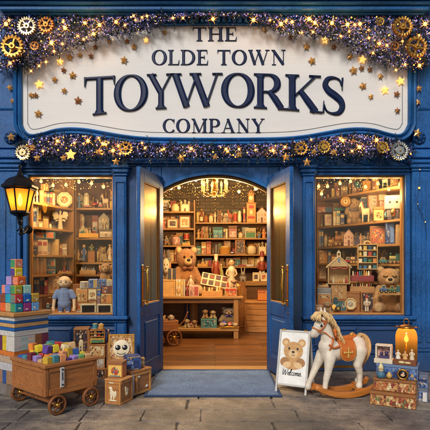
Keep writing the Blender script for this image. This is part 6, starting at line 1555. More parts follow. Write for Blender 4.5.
def fill_behind(S, zi, where, items):
    up = [z for z in S['zs'] if z > S['zs'][zi]+.05]; gap = (min(up) if up else S['zs'][zi]+.36)-.035-S['zs'][zi]
    a, b = min(i[1] for i in items)+.3, max(i[2] for i in items)-.3; px = a; n = 0
    while px < b-2.2:
        kind = _fr.choice(['box','box','crate','book','book','frame','jar','fig','box','teddy','castle','house'])
        w = {'book':2.4,'jar':5,'fig':4,'teddy':6.5}.get(kind, 7)*_fr.uniform(.85,1.2); w = min(w, b-px)
        y = on(S, px+w/2, .29 if kind != 'frame' else .36); d = y+D; hh = gap*_fr.uniform(.74,.96)
        if kind in ('jar','fig','teddy'): hh = min(hh, w*_fr.uniform(1.3,1.6)/FX*d) if kind != 'fig' else hh*.9
        for _ in range(12):
            cn_, c = _fr.choice(FC); near = min(items, key=lambda q: abs((q[1]+q[2])/2-px-w/2))[4]; near = re.split(r' (?:with|of a|of toy|of cream|of brown|of small|of red|by|beside|behind|in|carrying|at) ', near)[0]
            lab = '%s %s behind the %s' % (cn_, {'fig':'figurine','teddy':'little teddy','frame':'picture','house':'dollhouse','castle':'toy castle'}.get(kind, kind), near)
            if (lab, where) not in _fl_used: break
        _fl_used.add((lab, where))
        kw = dict(c=c) if kind not in ('fig','crate') else (dict(dress=c) if kind == 'fig' else dict(p=_fr.choice(['warm','pale','pink','mix','floral'])))
        if kind in ('box','house'): kw['p'] = _fr.choice(['warm','mix','teal','pink','pale','floral'])
        if kind in ('box','crate','book'): kw['d'] = .11
        put(kind, px, px+w-.25, HY-(S['zs'][zi]+hh-EYE)*FX/d, y, lab, where, z=S['zs'][zi], **kw); px += w+_fr.uniform(0,.5)
def row(S, zi, where, items, o=.09, group=None):
    fill_behind(S, zi, where, items)
    for kind, a, b, top, look, kw in items:
        y = on(S, (a+b)/2, kw.pop('o', o)); put(kind, a, b, top, y, look, where, z=S['zs'][zi] if 'z' not in kw else kw.pop('z'), group=group, **kw)
LS = shelf_unit('angled oak shelving along the left side of the left window', (X(31,.24), .24), (X(73,1.12), 1.12), .40, [Z(254.5,.24), Z(226,.24), Z(201,.24)][::1] + [1.18, .905], WZ0+.003, 2.62)
w1, w2, w3, w4, w5 = ['on the %s angled shelf, left window' % q for q in ('top', 'second', 'third', 'fourth', 'fifth')]
row(LS, 2, w1, [('fig',32,35,191,'small cream figurine',dict(dress=(214,190,150))), ('fig',35.3,38.6,188.5,'taller cream figurine',dict(dress=(224,200,164))), ('book',40,44,191,'tan book',dict(c=(190,146,90))), ('book',44.3,47,192.5,'brown book',dict(c=(120,76,44))), ('book',47.3,50,193,'dark blue book',dict(c=(50,60,100))), ('book',50.3,52.6,193,'red book',dict(c=(160,60,46))), ('book',52.8,55,194,'cream book',dict(c=(222,206,176))),
  ('clock',56.5,72.5,184,'large octagonal plaque with a golden dial',dict(n=8,rim=(222,196,150),face='warm',o=.05))])
put('carton', 41, 48.5, 184.5, on(LS,45,.09), 'small brown carton lying on the books', w1, z=Z(191.3,on(LS,45,.09)), c=(150,110,64)); put('flat', 42, 54, 189.8, on(LS,50,.16), 'dark green flat book lying across the other books', w1, z=Z(191.5,on(LS,50,.16)), c=(60,76,60))
row(LS, 1, w2, [('frame',31.8,38,205.5,'leaning pale blue picture',dict(c=(210,196,170),p='blue')), ('box',39,43,219.5,'dark brown box',dict(c=(110,70,44))), ('carton',43.2,48.3,219,'square tan carton',dict(c=(196,156,104))), ('jar',48.8,51.6,223,'tiny tan jar',dict()), ('winged',52.5,68,209,'winged pale statuette',dict(o=.1)), ('ball',69,71.5,226.5,'small dark ball',dict(c=(60,50,50)))])
row(LS, 0, w3, [('book',32.3,35,240,'dark red book',dict(c=(104,40,34))), ('book',35.2,38.2,240,'brown red book',dict(c=(130,66,44))), ('book',38.5,42.8,239.8,'cream book with red foot',dict(c=(214,190,146),band=(160,50,44))), ('book',43.2,47.8,240,'pale book',dict(c=(204,184,150),band=(170,70,60))), ('book',48.1,50.9,240.5,'grey book',dict(c=(140,130,120))), ('book',51.4,59,239.5,'wide tan book',dict(c=(206,166,106))), ('book',60.5,62,244,'thin rust book',dict(c=(150,76,44))), ('box',62,66.8,244,'small cream box',dict(c=(222,200,160),p='pale')), ('robot',67.6,75,240.3,'navy toy figure with pale face',dict(c=(46,50,74)))])
put('box', 36, 55, 232.2, on(LS,46,.1), 'long teal game box lying on the books', w3, z=Z(239.2,on(LS,46,.1)), c=(70,116,120), p='teal', lid=False, nm='game_box')
put('box', 31.8, 37.5, 247.2, on(LS,34,.02), 'small black box in front of the dark books', w3, z=LS['zs'][0], c=(44,44,48), p='dark', d=.04)
row(LS, 3, w4, [('carton',31.3,38.3,257.5,'left brown cardboard carton',dict(c=(176,128,78),d=.16)), ('carton',38.6,45.8,257.8,'right brown cardboard carton',dict(c=(166,118,70),d=.16)), ('box',46.3,55.5,266.8,'lower teal printed box',dict(c=(80,130,136),p='teal')), ('fig',62,66,257,'figurine in red and brown',dict(dress=(150,66,44))), ('fig',66.4,69.6,255.5,'figurine with dark blue dress',dict(dress=(60,66,110))), ('fig',70,73.5,257.5,'figurine in a tan dress',dict(dress=(206,160,100)))])
put('box', 46.6, 55.3, 259, on(LS,51,.09), 'upper pale teal printed box', w4, z=Z(266.6,on(LS,51,.09)), c=(160,180,170), p='teal'); put('tray', 58, 72, 270, on(LS,65,.0)-.02, 'small tray of pale toys at the front', w4, z=LS['zs'][3], c=(196,150,90), n=5, p='warm', seed=4, d=.08)
row(LS, 4, w5, [('book',34.5,36.7,277,'dark blue upright book',dict(c=(60,66,96))), ('book',37,39.6,277.5,'grey brown upright book',dict(c=(96,84,80))), ('book',44.8,47.4,280,'red upright book',dict(c=(170,60,60),o=.05)), ('frame',48,59.5,276.5,'tan picture of a tree',dict(c=(206,170,116),p='warm',mat_=(222,190,134),o=.03)), ('carton',60,68,281,'brown carton behind the doll',dict())])
for i, (c, nmc, px) in enumerate((((160,60,50),'red',43.0), ((70,110,110),'teal',42.6), ((200,160,100),'tan',43.2))): put('flat', px-3.2, px+1.2, 284.5-4*i+.2, on(LS,42,.12), '%s flat book in the small pile' % nmc, w5, z=(LS['zs'][4] if i == 0 else Z(288.4-4*i+.1, on(LS,42,.12))), c=c)
# straight bay at the right of the left window
RSy = 1.3
RB = shelf_unit('straight oak shelving at the back of the left window', (X(77,RSy), RSy), (-1.30, RSy), .40, [Z(207.8,RSy), Z(237.6,RSy), Z(262.2,RSy), Z(274.5,RSy)], WZ0+.003, 2.62)
v1, v2, v3, v4 = ['on the %s straight shelf, left window' % q for q in ('top', 'second', 'third', 'lowest')]
row(RB, 0, v1, [('fig',77,81.3,193,'white and blue figurine',dict(dress=(110,140,180),hair=(222,200,170))), ('owl',83,90,192.5,'cream owl ornament',dict()), ('car',84,91.5,204.3,'long red toy car',dict(o=.02)), ('plane',92.3,98,199.8,'red and white toy plane',dict()), ('horse',101.2,109.5,193.5,'cream toy horse',dict()), ('car',97.8,103.2,202.5,'small red toy car by the horse',dict(c=(180,60,50),o=.02)), ('candle',109.7,112.8,200,'pale candle',dict())])
row(RB, 1, v2, [('bust',77.5,88.5,216,'large cream bust behind the yellow tray',dict(o=.22)), ('tray',79.3,98.8,229.3,'yellow tray of toy cars',dict(c=(226,170,40),n=8,seed=2,o=.06)), ('box',99.8,112.4,229.8,'wide grey box',dict(c=(130,120,104),p='pale',d=.2))])
put('car', 91, 98, 226, on(RB,95,.2), 'orange toy truck behind the yellow tray', v2, z=RB['zs'][1], c=(190,90,50)); put('house', 98.5, 109.5, 213, on(RB,104,.13), 'grey ornamental house standing on the grey box', v2, z=Z(229.6,on(RB,104,.1)), c=(150,140,124), roof=(120,110,100), p='pale')
put('winged', 102, 107, 217, on(RB,105,.06), 'tiny pale statuette in front of the grey house', v2, z=Z(229.5,on(RB,105,.06)))
row(RB, 2, v3, [('fig',76.8,80,249.5,'small tan figurine',dict(dress=(206,160,100))), ('fig',81.2,86.8,244.8,'girl figurine in a blue dress',dict(dress=(70,104,170),hair=(200,140,70))), ('car',77.5,86,258.5,'low dark toy boat car',dict(c=(80,60,70),o=.02)), ('crate',88,95,251,'tall wooden box carrying a green ornament',dict(p=None)), ('candle',97,99,250,'slim tan candle',dict()), ('teddy',100,106.6,246,'tiny cream teddy bear',dict(c=(226,190,130))), ('fig',107,112.8,243.8,'white figurine with dark hair',dict(dress=(220,200,170),hair=(70,50,40))), ('car',103,112,259,'low golden toy car',dict(c=(206,150,70),o=.02))])
put('fig', 89.5, 94, 244, on(RB,92,.1), 'green ornament standing on the tall wooden box', v3, z=Z(250.6,on(RB,92,.1)), dress=(110,130,80)); put('owl', 94.5, 99, 243, on(RB,97,.24), 'dark blue bird ornament at the back', v3, z=RB['zs'][2], c=(60,64,90))
row(RB, 3, v4, [('tray',80,96,266.3,'wide tray of cream toys',dict(c=(206,160,100),n=7,p='pale',seed=5)), ('tray',97.5,112,269.5,'small tray of brown toys',dict(c=(150,96,54),n=6,p='warm',seed=8,o=.22))])

# display floor of the left window: doll, golden puppy, boxes, toy televisions
zf = WZ0+.003; lf = 'in the left window'
dl = thing('boy_doll', 'tall bald doll in a light blue shirt standing in the left window', 'doll', (X(64.5,.24), .24, zf), .1)
dsc = (Z(276,.24)-zf)
SKIN = paint('doll_skin', (232,192,146), .42, var=.08, nscale=10, bump=.05)
body = [((0,0,.79),(.15,.14,.155)), ((0,-.05,.745),(.11,.1,.09)), ((-.15,0,.78),(.022,.03,.038)), ((.15,0,.78),(.022,.03,.038)), ((0,-.148,.765),(.016,.022,.016)), ((0,0,.6),.05,(0,0,.68),.05), ((0,0,.28),.12,(0,0,.52),.12),
        ((-.16,0,.53),.055,(-.215,-.02,.36),.042), ((-.215,-.02,.36),.042,(-.225,-.07,.15),.034), ((-.225,-.075,.13),.04,(-.222,-.09,.09),.032), ((.16,0,.53),.055,(.215,-.02,.36),.042), ((.215,-.02,.36),.042,(.225,-.07,.15),.034), ((.225,-.075,.13),.04,(.222,-.09,.09),.032),
        ((-.07,0,.25),.07,(-.08,0,.05),.05), ((.07,0,.25),.07,(.08,0,.05),.05), ((-.08,-.03,.025),(.05,.085,.026)), ((.08,-.03,.025),(.05,.085,.026))]
for s in (-1, 1):
    for k in range(4): body.append(((s*.222+(k-1.5)*.017, -.092, .09), .0105, (s*.222+(k-1.5)*.019, -.106, .05+.006*abs(k-1.4)), .009))
    body.append(((s*.205, -.1, .105), .011, (s*.186, -.118, .08), .009))
o = meshobj('body', blob('doll_body', body, .0075, SKIN, 3), dl); o.scale = (dsc/.945*1.15, dsc/.945, dsc/.945)
SHIRT = paint('blue_chambray', (134,152,190), .8, var=.15, nscale=30, bump=.5, bscale=160)
o = meshobj('shirt', blob('doll_shirt', [((0,0,.26),(.155,.14,.08)), ((0,0,.24),.142,(0,0,.5),.142), ((0,0,.5),(.165,.12,.1)), ((-.14,0,.535),.075,(-.205,-.015,.40),.066), ((.14,0,.535),.075,(.205,-.015,.40),.066)], .0085, SHIRT, 3), dl); o.scale = (dsc/.945*1.15, dsc/.945, dsc/.945)
o = meshobj('trousers', blob('doll_trousers', [((0,0,.22),(.14,.13,.07)), ((-.07,0,.22),.082,(-.08,0,.06),.068), ((.07,0,.22),.082,(.08,0,.06),.068)], .0095, paint('blue_denim', (92,112,160), .85, var=.2, nscale=30, bump=.4, bscale=160), 2), dl); o.scale = (dsc/.945*1.15, dsc/.945, dsc/.945)
Mq = Matrix.Diagonal((dsc/.945*1.15, dsc/.945, dsc/.945, 1))
m = MB(); m.tube([(.07*math.cos(a), .075*math.sin(a)-.01, .625+.012*math.sin(a)) for a in [2*PI*i/18 for i in range(18)]], .019, 8, Mq, closed=True)
m.build('collar', SHIRT, dl)
m = MB()
for z in (.57,.51,.45,.39,.33): m.ball((0,-.147 if z < .55 else -.125,z),.009,8,Mq)
m.build('buttons', CM((200,170,130)), dl)
m = MB()
for s in (-1, 1): m.ball((s*.052,-.136,.79),(.015,.010,.017),12,Mq)
m.build('eye', CM((40,34,34),.1), dl)
m = MB()
for s in (-1, 1): m.tube([(s*.03,-.139,.824),(s*.052,-.135,.832),(s*.078,-.122,.824)], .004, 5, Mq)
m.build('eyebrow', CM((140,100,64)), dl)
m = MB(); m.tube(spline([(-.028,-.144,.708),(0,-.149,.703),(.028,-.144,.708)],4), .006, 6, Mq); m.build('mouth', CM((176,96,80)), dl)
Yw = .34
put('dog', 98, 113.5, 263, .75, 'golden plush puppy with long ears at the right of the left window', z=Z(285,.75), c=(206,146,66), ear=(186,120,50)); put('carton', 96, 113, 285.2, .75, 'brown carton under the golden plush puppy', lf, z=zf, d=.26)
put('carton', 74, 96, 284, .78, 'large brown carton behind the printed boxes', lf, z=zf, d=.3, c=(150,100,58))
bx = [(77.5,88.5,302,314,(190,130,70),'mix','low box with a green picture'), (76.5,88,288.5,301.7,(206,164,110),'warm','tan box with speckled picture, second in its stack'), (80.5,88.5,281.3,288.2,(226,206,176),'pale','small white box on top of the tan speckled box'),
      (88.7,97,300.5,314,(176,110,64),'warm','brown printed box, lowest of the middle stack'), (88.5,97,288.3,300.2,(200,140,84),'warm','brown patterned box in the middle stack'), (89,98,279,288,(150,164,196),'blue','pale blue box leaning on the middle stack'),
      (97.4,101,296,314,(190,150,130),'pink','slim pink box between the stacks'), (97.2,101.3,287,295.8,(110,140,180),'blue','blue box on the slim pink box'), (101.5,112.5,303,314,(190,70,60),'mix','red and green printed box at the foot of the right stack'), (101.6,112,293.5,302.8,(214,190,100),'mix','yellow green box in the right stack'), (102,112.8,286.3,293.2,(140,70,90),'mix','colourful box in the right stack'), (99,106.5,279,286,(126,146,190),'blue','pale blue box on the right stack'), (106.8,112.8,279.5,286,(224,204,130),'pale','cream yellow box on the right stack')]
for a, b, t0, t1, c, p, lab in bx: put('box', a, b, t0, Yw+(.0 if t1 < 313 else .0), lab, lf, py1=t1 if t1 != 314 else None, z=zf if t1 == 314 else None, c=c, p=p, d=.13, lid=False, group='printed boxes stacked in the left window')
put('tv', 80.8, 96.6, 303.8, .16, 'left toy television with a cream case', lf, z=zf); put('tv', 97.2, 112.4, 304, .16, 'right toy television with a cream case', lf, z=zf)
put('car', 76.5, 80.4, 309.5, .16, 'small pale toy car beside the left toy television', lf, z=zf, c=(200,180,170))
for a, b, t0, lab, c in ((45.5,50.5,303,'small dark toy car beside the doll',(60,60,74)), (47,53,297,'grey toy car behind the doll',(110,110,120))): put('car', a, b, t0, .2 if t0 > 300 else .5, lab, lf, z=zf, c=c)
put('carton', 30, 52, 297.5, .55, 'wide brown carton behind the cube pyramid', lf, z=zf, d=.2, c=(130,86,48))

# ---------------------------------------------------------------- right window
RW = shelf_unit('slanting oak shelving across the right window', (X(318,1.75), 1.75), (X(402,.24), .24), .42, [Z(184.5,.24), Z(218.5,.24), Z(243.5,.24), Z(264,.24), 1.07], WZ0+.003, 2.62)
a1, a2, a3, a4, a5 = ['on the %s shelf, right window' % q for q in ('top', 'second', 'third', 'fourth', 'lowest')]
row(RW, 0, a1, [('box',320.5,323,194.8,'tiny blue box',dict(c=(80,100,140),p='blue')), ('bottle',323.6,326,192.5,'dark small bottle',dict(c=(70,50,60))), ('jar',326.4,329.6,193.5,'striped small jar',dict(p='mix')), ('candle',331,335.3,187,'thick tan candle',dict()), ('box',335.8,339.6,188.5,'red box',dict(c=(170,70,50))), ('globe',353,361.5,180.5,'blue green globe',dict()), ('basket',363,371,178.5,'wicker basket',dict()), ('book',372,375,176,'brown book',dict(c=(120,76,50))), ('book',375.3,378.5,175,'tan book',dict(c=(180,130,80))), ('horse',381,389,171,'cream toy horse',dict()), ('box',390.5,398,172,'wide brown box',dict(c=(130,84,50)))])
sbx = put('sunburst', 339.5, 351.5, 190.3, on(RW,345.5,-.025), 'golden sunburst clock hanging in front of the top shelf of the right window', py1=207.5); sbx['category'] = 'clock'
row(RW, 1, a2, [('frame',317.4,323,213.8,'dark framed picture',dict(c=(110,76,50),p='dark',o=.07)), ('frame',324,332.5,213.5,'pinkish framed picture',dict(c=(120,80,50),p='pink',o=.07)), ('book',333,336,211.5,'white book',dict(c=(224,214,190))), ('book',336.2,339.8,211.3,'cream printed book',dict(c=(206,190,150),band=(90,130,130))), ('book',340.2,344,213.5,'navy book',dict(c=(40,54,110))), ('bunny',345,362.5,198.5,'big tan plush bunny',dict(o=.13)), ('horse',360,371,201,'cream plush horse',dict(o=.03,c=(222,198,160),mane=(160,96,60))), ('box',373.5,383.5,207,'square tan box with two hearts',dict(c=(200,146,78),p='warm',d=.1,o=.06)), ('robot',384.5,401,195.5,'large grey tin robot with round golden dial',dict(o=.09,c=(160,154,150)))])
put('box', 316.6, 333, 206.8, on(RW,325,.12), 'long red and white box across the framed pictures', a2, z=Z(213,on(RW,325,.12)), c=(150,66,50), p='mix', lid=False, d=.1)
put('flat', 334, 345, 208.2, on(RW,340,.12), 'green flat book lying on the upright books', a2, z=Z(211,on(RW,340,.12)), c=(60,120,110))
put('frame', 361, 367.5, 194.5, on(RW,364,.26), 'grey framed picture behind the bunny', a2, z=RW['zs'][1], c=(150,146,150), p='pale'); put('crate', 367.5, 377.5, 195, on(RW,372.5,.26), 'tall brown picture crate behind the tan box', a2, z=RW['zs'][1], p='pale', d=.1)
put('frame', 378, 387, 192.5, on(RW,382.5,.3), 'wooden framed picture beside the tin robot', a2, z=RW['zs'][1])
row(RW, 2, a3, [('book',318.8,321,229.8,'pale blue book',dict(c=(110,140,180))), ('book',321.2,323,229.5,'dark blue book',dict(c=(56,76,130))), ('jar',323.8,327.6,233.5,'tan jar',dict()), ('train',328,334.5,237,'small wooden train',dict(o=.05)), ('train',334,345.8,231.2,'large wooden train',dict(o=.12,c=(206,160,100),c2=(180,120,70))), ('house',343.5,353.5,229,'pink and white dollhouse',dict(c=(214,180,160),roof=(150,100,100),p='pink')), ('flat',354.2,359,239,'dark lower flat book',dict(c=(70,56,76))), ('fig',359.3,362.3,233.5,'little tan figurine',dict(dress=(190,140,90))), ('dog',362.5,366.5,236,'tiny plush puppy',dict()), ('fig',366.7,369.6,232.5,'little brown figurine',dict(dress=(130,84,54))), ('crate',370,384.5,226.5,'wooden box with a colourful animal picture',dict(p='mix',d=.12)), ('box',385.2,394,221.3,'tall navy box with pale figures',dict(c=(50,66,120),p='blue',lid=False,d=.1)), ('book',396,400.5,224.8,'tall tan book',dict(c=(206,160,100)))])
put('flat', 354.5, 358.8, 235.5, on(RW,356.5,.09), 'dark upper flat book', a3, z=Z(238.8,on(RW,356.5,.09)), c=(60,50,60))
row(RW, 3, a4, [('box',319,327.5,250.3,'tan box with a teddy picture',dict(c=(214,160,104),p='warm',lid=False)), ('book',328,330.6,250.8,'slate blue book',dict(c=(90,106,140))), ('box',331,336.5,254,'brown box',dict(c=(140,84,50))), ('car',344,352,257,'red toy car',dict()), ('train',350,357.5,254.3,'dark toy train',dict(c=(80,56,50))), ('car',378,388,257.5,'teal toy car',dict(c=(60,130,130),o=.05)), ('globe',383,390,251.5,'small green globe',dict(o=.22)), ('train',388.5,400,253,'green toy train',dict(c=(70,120,100),c2=(190,170,100)))])
row(RW, 4, a5, [('frame',318.8,326.5,265.6,'tan picture in wide frame',dict(c=(190,146,96),p='warm'))])
# display floor of the right window
rf = 'in the right window'
hx = thing('belfry_dollhouse', 'pale wooden dollhouse with a belfry and open front in the right window', 'dollhouse', (X(338.5,.42), .42, 0), -.18)
zb_ = Z(299,.42); hw_, hd_ = .285, .2; zl = Z(283,.42)-zb_; ze = Z(266.5,.42)-zb_; zp = Z(256.5,.42)-zb_
hx.location.z = zb_; DW_ = CM((218,178,120), .55)
m = MB(); m.box(-hw_/2, hw_/2, -hd_/2, hd_/2, zl-.012, zl, .003); m.box(-hw_/2, hw_/2, hd_/2-.01, hd_/2, zl+.001, ze); m.box(-hw_/2, -hw_/2+.012, -hd_/2, hd_/2-.011, zl+.001, ze, .002); m.box(hw_/2-.012, hw_/2, -hd_/2, hd_/2-.011, zl+.001, ze, .002)
m.prism([(-hw_/2,ze+.001),(hw_/2,ze+.001),(0,zp-.01)], -hd_/2, -hd_/2+.012); m.prism([(-hw_/2,ze+.001),(hw_/2,ze+.001),(0,zp-.01)], hd_/2-.01, hd_/2); m.build('wall', DW_, hx)
m = MB()
for s in (-1, 1): m.prism([(s*hw_*.57,ze-.022),(s*hw_*.57,ze-.006),(0,zp+.012),(0,zp-.006)], -hd_*.56, hd_*.56)
m.build('roof', CM((226,196,146),.5), hx)
m = MB(); b0_ = zp-.006
for x in (-.025, .013): m.box(x, x+.012, -.06, -.03, b0_, b0_+.05, .002)
m.prism([(.025*math.cos(a), b0_+.05+.026*math.sin(a)) for a in [PI*i/10 for i in range(11)]], -.062, -.028); m.ball((0,-.045,b0_+.082),.008,8); m.build('belfry', CM((226,206,164),.5), hx)
m = MB(); m.lathe([(.012,0),(.008,.02),(0,.024)], 10, T(0,-.045,b0_+.012)); m.build('bell', GOLD, hx)
for x, z, w_, h_ in ((0, (ze+zp)/2+.01, .03, .05),): m = MB(); m.box(x-w_/2, x+w_/2, -hd_/2-.004, -hd_/2+.001, z-h_/2, z+h_/2, .002); m.build('window', CM((120,140,160),.15), hx)
m = MB(); m.box(-hw_*.36, hw_*.36, -hd_*.35, hd_*.35, 0, zl-.013, .004); m.build('base', CM((190,140,84)), hx)
m = MB(); m.box(-.045, .045, -hd_*.36-.001, -hd_*.34, .01, zl-.03); m.build('drawer', PR('warm',70), hx)
rr = random.Random(3)
for i in range(7):
    m = MB(); x = -.1+.033*i; q = .017; hh = rr.uniform(.03,.085); m.lathe([(q,0),(q*.9,hh*.4),(q*.5,hh*.7),(q*.6,hh*.85),(0,hh)], 10, T(x, -.03+rr.uniform(-.04,.03), zl+.001)); m.build('inhabitant', CM(rr.choice([(190,70,60),(226,190,140),(140,80,50),(214,150,80),(230,206,170)])), hx)
m = MB(); m.tube(spline([(-.12,-hd_/2-.004,ze-.012),(-.06,-hd_/2-.012,ze-.03),(0,-hd_/2-.006,ze-.014),(.06,-hd_/2-.012,ze-.03),(.12,-hd_/2-.004,ze-.012)],5), .008, 6); m.build('bunting', CM((180,60,50)), hx)
put('crate', 331, 346.5, 299.2, .42, 'low wooden crate under the belfry dollhouse', rf, z=zf, p='teal', d=.2)
put('cabinet', 357.5, 377, 241, .5, 'pale wooden toy cabinet with a handle and filled compartments', rf, py1=269.5, d=.14)
put('tray', 350.5, 373, 269.8, .48, 'red tray of toy cars below the toy cabinet', rf, py1=281, c=(150,60,60), n=9, seed=3, d=.18)
put('tray', 349.5, 373.5, 281.3, .46, 'wooden tray of red and cream sweets', rf, py1=291.3, c=(196,140,84), n=10, p='floral', seed=6, d=.2)
put('crate', 342, 359, 291.5, .44, 'wooden box with pale octagonal flower dial', rf, z=zf, p=None, d=.2); put('clock', 344.5, 356.5, 294.5, .31, 'pale octagonal flower dial on the wooden box', rf, z=zf+.03, rim=(222,200,150), face='pale')
put('crate', 360, 373.5, 291.5, .44, 'dark box with a white nutcracker picture', rf, z=zf, p='dark', d=.2); put('nutcracker', 363.5, 370, 294.5, .30, 'white nutcracker in front of the dark box', rf, z=zf, coat=(216,196,170), hat=(150,60,50))
put('teddy', 373.5, 405.5, 264.5, .42, 'huge sleepy golden brown teddy bear at the right of the right window', z=zf, c=(216,160,90), closed=True, muzzle=(226,180,118), rz=-.3)
put('car', 379.5, 388, 285, .16, 'blue toy car held in front of the huge teddy', rf, py1=293, c=(70,100,150), cab=(200,190,160)); put('car', 388.3, 396, 285.7, .16, 'green toy car held in front of the huge teddy', rf, py1=293, c=(70,120,90), cab=(210,180,80)); put('drum', 396.5, 402, 285.5, .16, 'teal drum held in front of the huge teddy', rf, py1=293, c=(60,120,130))
put('flat', 378.5, 402.8, 293.1, .16, 'tan board across the huge teddy carrying three small toys', rf, py1=294.8, c=(190,140,84), cat='board')
put('carton', 378.5, 402.5, 290.5, .17, 'dark carton', 'hidden behind the feet of the huge teddy', z=zf, d=.04) if False else None
t = put('box', 317, 330.5, 287.5, .42, 'grey white box with a round gold picture', rf, z=zf, c=(176,170,164), p='warm', d=.18); put('tray', 318, 328.5, 283.2, .42, 'small tray of red toys on the grey white box', rf, py1=287.2, c=(200,150,100), n=5, seed=9, d=.1)
put('car', 331.5, 340, 297.3, .2, 'teal toy car before the low wooden crate', rf, z=zf+.025, c=(50,120,120), cab=(40,80,90)); put('flat', 331, 341, 306.5, .2, 'dark flat book under the teal toy car', rf, z=zf, c=(70,50,50)) if False else None
put('dog', 321.5, 333, 301.5, .20, 'tan plush puppy at the lower left of the right window', z=zf, c=(206,156,96), ear=(150,100,60)); put('box', 316, 322, 305, .2, 'small printed box left of the tan plush puppy', rf, z=zf, c=(214,180,150), p='pink')

# ---------------------------------------------------------------- strings of glowing bulbs inside the windows
def bulb_string(label, pts, y, x0, x1, seed, power):
    t = thing('string_lights', label, 'string lights', (0,0,0)); r = random.Random(seed); zt_ = Z(177.2, y); m = MB()
    wire = [Vector((X(x0+(x1-x0)*i/30, y), y, zt_-.015-.012*math.sin(i*.9))) for i in range(31)]; m.tube(wire, .004, 5)
    for px, py in pts:
        c = P(px, py, y); m.tube([Vector((c.x, y, zt_-.015)), c+Vector((0,0,.035))], .0025, 5)
    m.build('wire', WIRE, t)
    for i, (px, py) in enumerate(pts):
        c = P(px, py, y); m = MB(); m.cyl(c+Vector((0,0,.02)), c+Vector((0,0,.042)), .011, n=10); m.build('socket', BRASS, t)
        m = MB(); m.lathe([(.008,.022),(.012,.012),(.019,-.002),(.019,-.010),(.012,-.022),(0,-.027)], 14, Matrix.Translation(c)); m.build('bulb', BULB, t)
        point_light('bulb_light', c+Vector((0,.12,-.10)), power*(.45 if px < 45 or 100 < px < 330 or px > 385 else 1.), (255,214,150), .03)
    m = MB()   # tiny seed lights woven between the bulbs
    for k in range(70): c = P(r.uniform(x0, x1), r.uniform(178, 190), y+r.uniform(0,.5)); m.ball(c, .0045, 6)
    tag(m.build('seed_light', PIN_W, t), kind='stuff')
bulb_string('string of six glowing bulbs at the top of the left window', [(41,181),(53,185),(66,184.5),(79,181.5),(91.5,183),(103.5,186.5)], .2, 31, 112, 31, 10)
bulb_string('string of glowing bulbs at the top of the right window', [(318.7,186),(321.5,193.5),(327.5,186),(340,183),(350.5,181),(365.5,186.5),(378,183),(388.8,189),(399.6,184)], .2, 317, 402, 32, 7.5)
# ---------------------------------------------------------------- the shop behind the open doors
BKy = 4.25
BL = shelf_unit('left wall shelving at the back of the shop', (X(158.5,3.9), 3.9), (X(193,3.9), 3.9), .4, [Z(211.3,3.9), Z(228.3,3.9), Z(245.3,3.9), Z(262,3.9)], .013, Z(200,3.9))
BR = shelf_unit('wide wall shelving at the back of the shop', (X(195.5,BKy), BKy), (X(268,BKy), BKy), .42, [Z(222.3,BKy), Z(238,BKy), Z(254.3,BKy), Z(266.5,BKy)], .013, Z(219,BKy))
i1, i2, i3, i4 = ['on the %s narrow shelf indoors' % q for q in ('top', 'second', 'third', 'fourth')]
row(BL, 0, i1, [('plane',161.5,170.5,204.5,'dark toy plane',dict(c=(90,60,50))), ('jar',171,179.5,203.3,'round cream jar',dict(c=(224,200,150),lid=(206,176,120))), ('castle',180,190,199,'cream castle ornament',dict())], o=.12)
row(BL, 1, i2, [('fig',161.5,165.8,217.5,'red and white figurine',dict(dress=(180,90,70))), ('frame',167,178.2,218.5,'framed picture with dark figures',dict(p='dark')), ('frame',179,190.5,215.5,'larger framed picture of a horse',dict(c=(150,96,54),p='warm'))], o=.1)
row(BL, 2, i3, [('fig',161.2,163.6,236,'tan figurine',dict(dress=(190,140,80))), ('car',163.8,170.3,238.5,'brown toy car',dict(c=(140,80,50))), ('jar',171.3,180.5,234.3,'pink patterned jar',dict(p='pink')), ('tray',182.2,190.3,240.2,'lower tin of small toys',dict(p='mix',n=4,seed=2))], o=.1)
put('drum', 183.5, 189.5, 233.6, on(BL,186.5,.1), 'red tin standing on the tray', i3, z=Z(240,on(BL,186.5,.1)))
row(BL, 3, i4, [('rabbit',165,171.5,250,'grey rabbit ornament',dict()), ('box',161,164.5,252,'red box',dict(c=(150,60,44))), ('bust',180,190,250,'pale bust',dict())], o=.1)
j1, j2, j3, j4 = ['on the %s wide shelf indoors' % q for q in ('top', 'second', 'third', 'lowest')]
row(BR, 0, j1, [('candle',196.2,199,211,'pale candle',dict()), ('bottle',199.6,203.2,209,'brown bottle',dict(c=(130,70,44))), ('jar',203.8,208,215,'rusty jar',dict(c=(160,96,60))), ('jar',208.6,213.2,214,'cream jar',dict(c=(224,196,150))), ('fig',213.6,216.6,211.5,'pale figurine',dict(dress=(220,196,160))), ('teddy',217,222,210,'small brown teddy bear',dict(c=(160,96,56))), ('dog',222.3,227,214.5,'small cream puppy',dict(c=(226,196,150))), ('horse',227.4,233,209.5,'red brown toy horse',dict(c=(170,80,56))), ('drum',233.3,237.2,212.5,'red toy drum',dict()), ('owl',237.5,241.8,210.5,'pale owl',dict()), ('book',243,245.4,207.5,'red book',dict(c=(150,50,40))), ('house',256.5,267,207.5,'wide toy building',dict(c=(206,180,160),roof=(170,110,80)))], o=.12)
tw = thing('clock_tower', 'tall wooden toy clock tower on the top wide shelf indoors', 'toy tower', (X(251,4.37), 4.37, BR['zs'][0]+.001)); q_ = (4.37+D)/FX
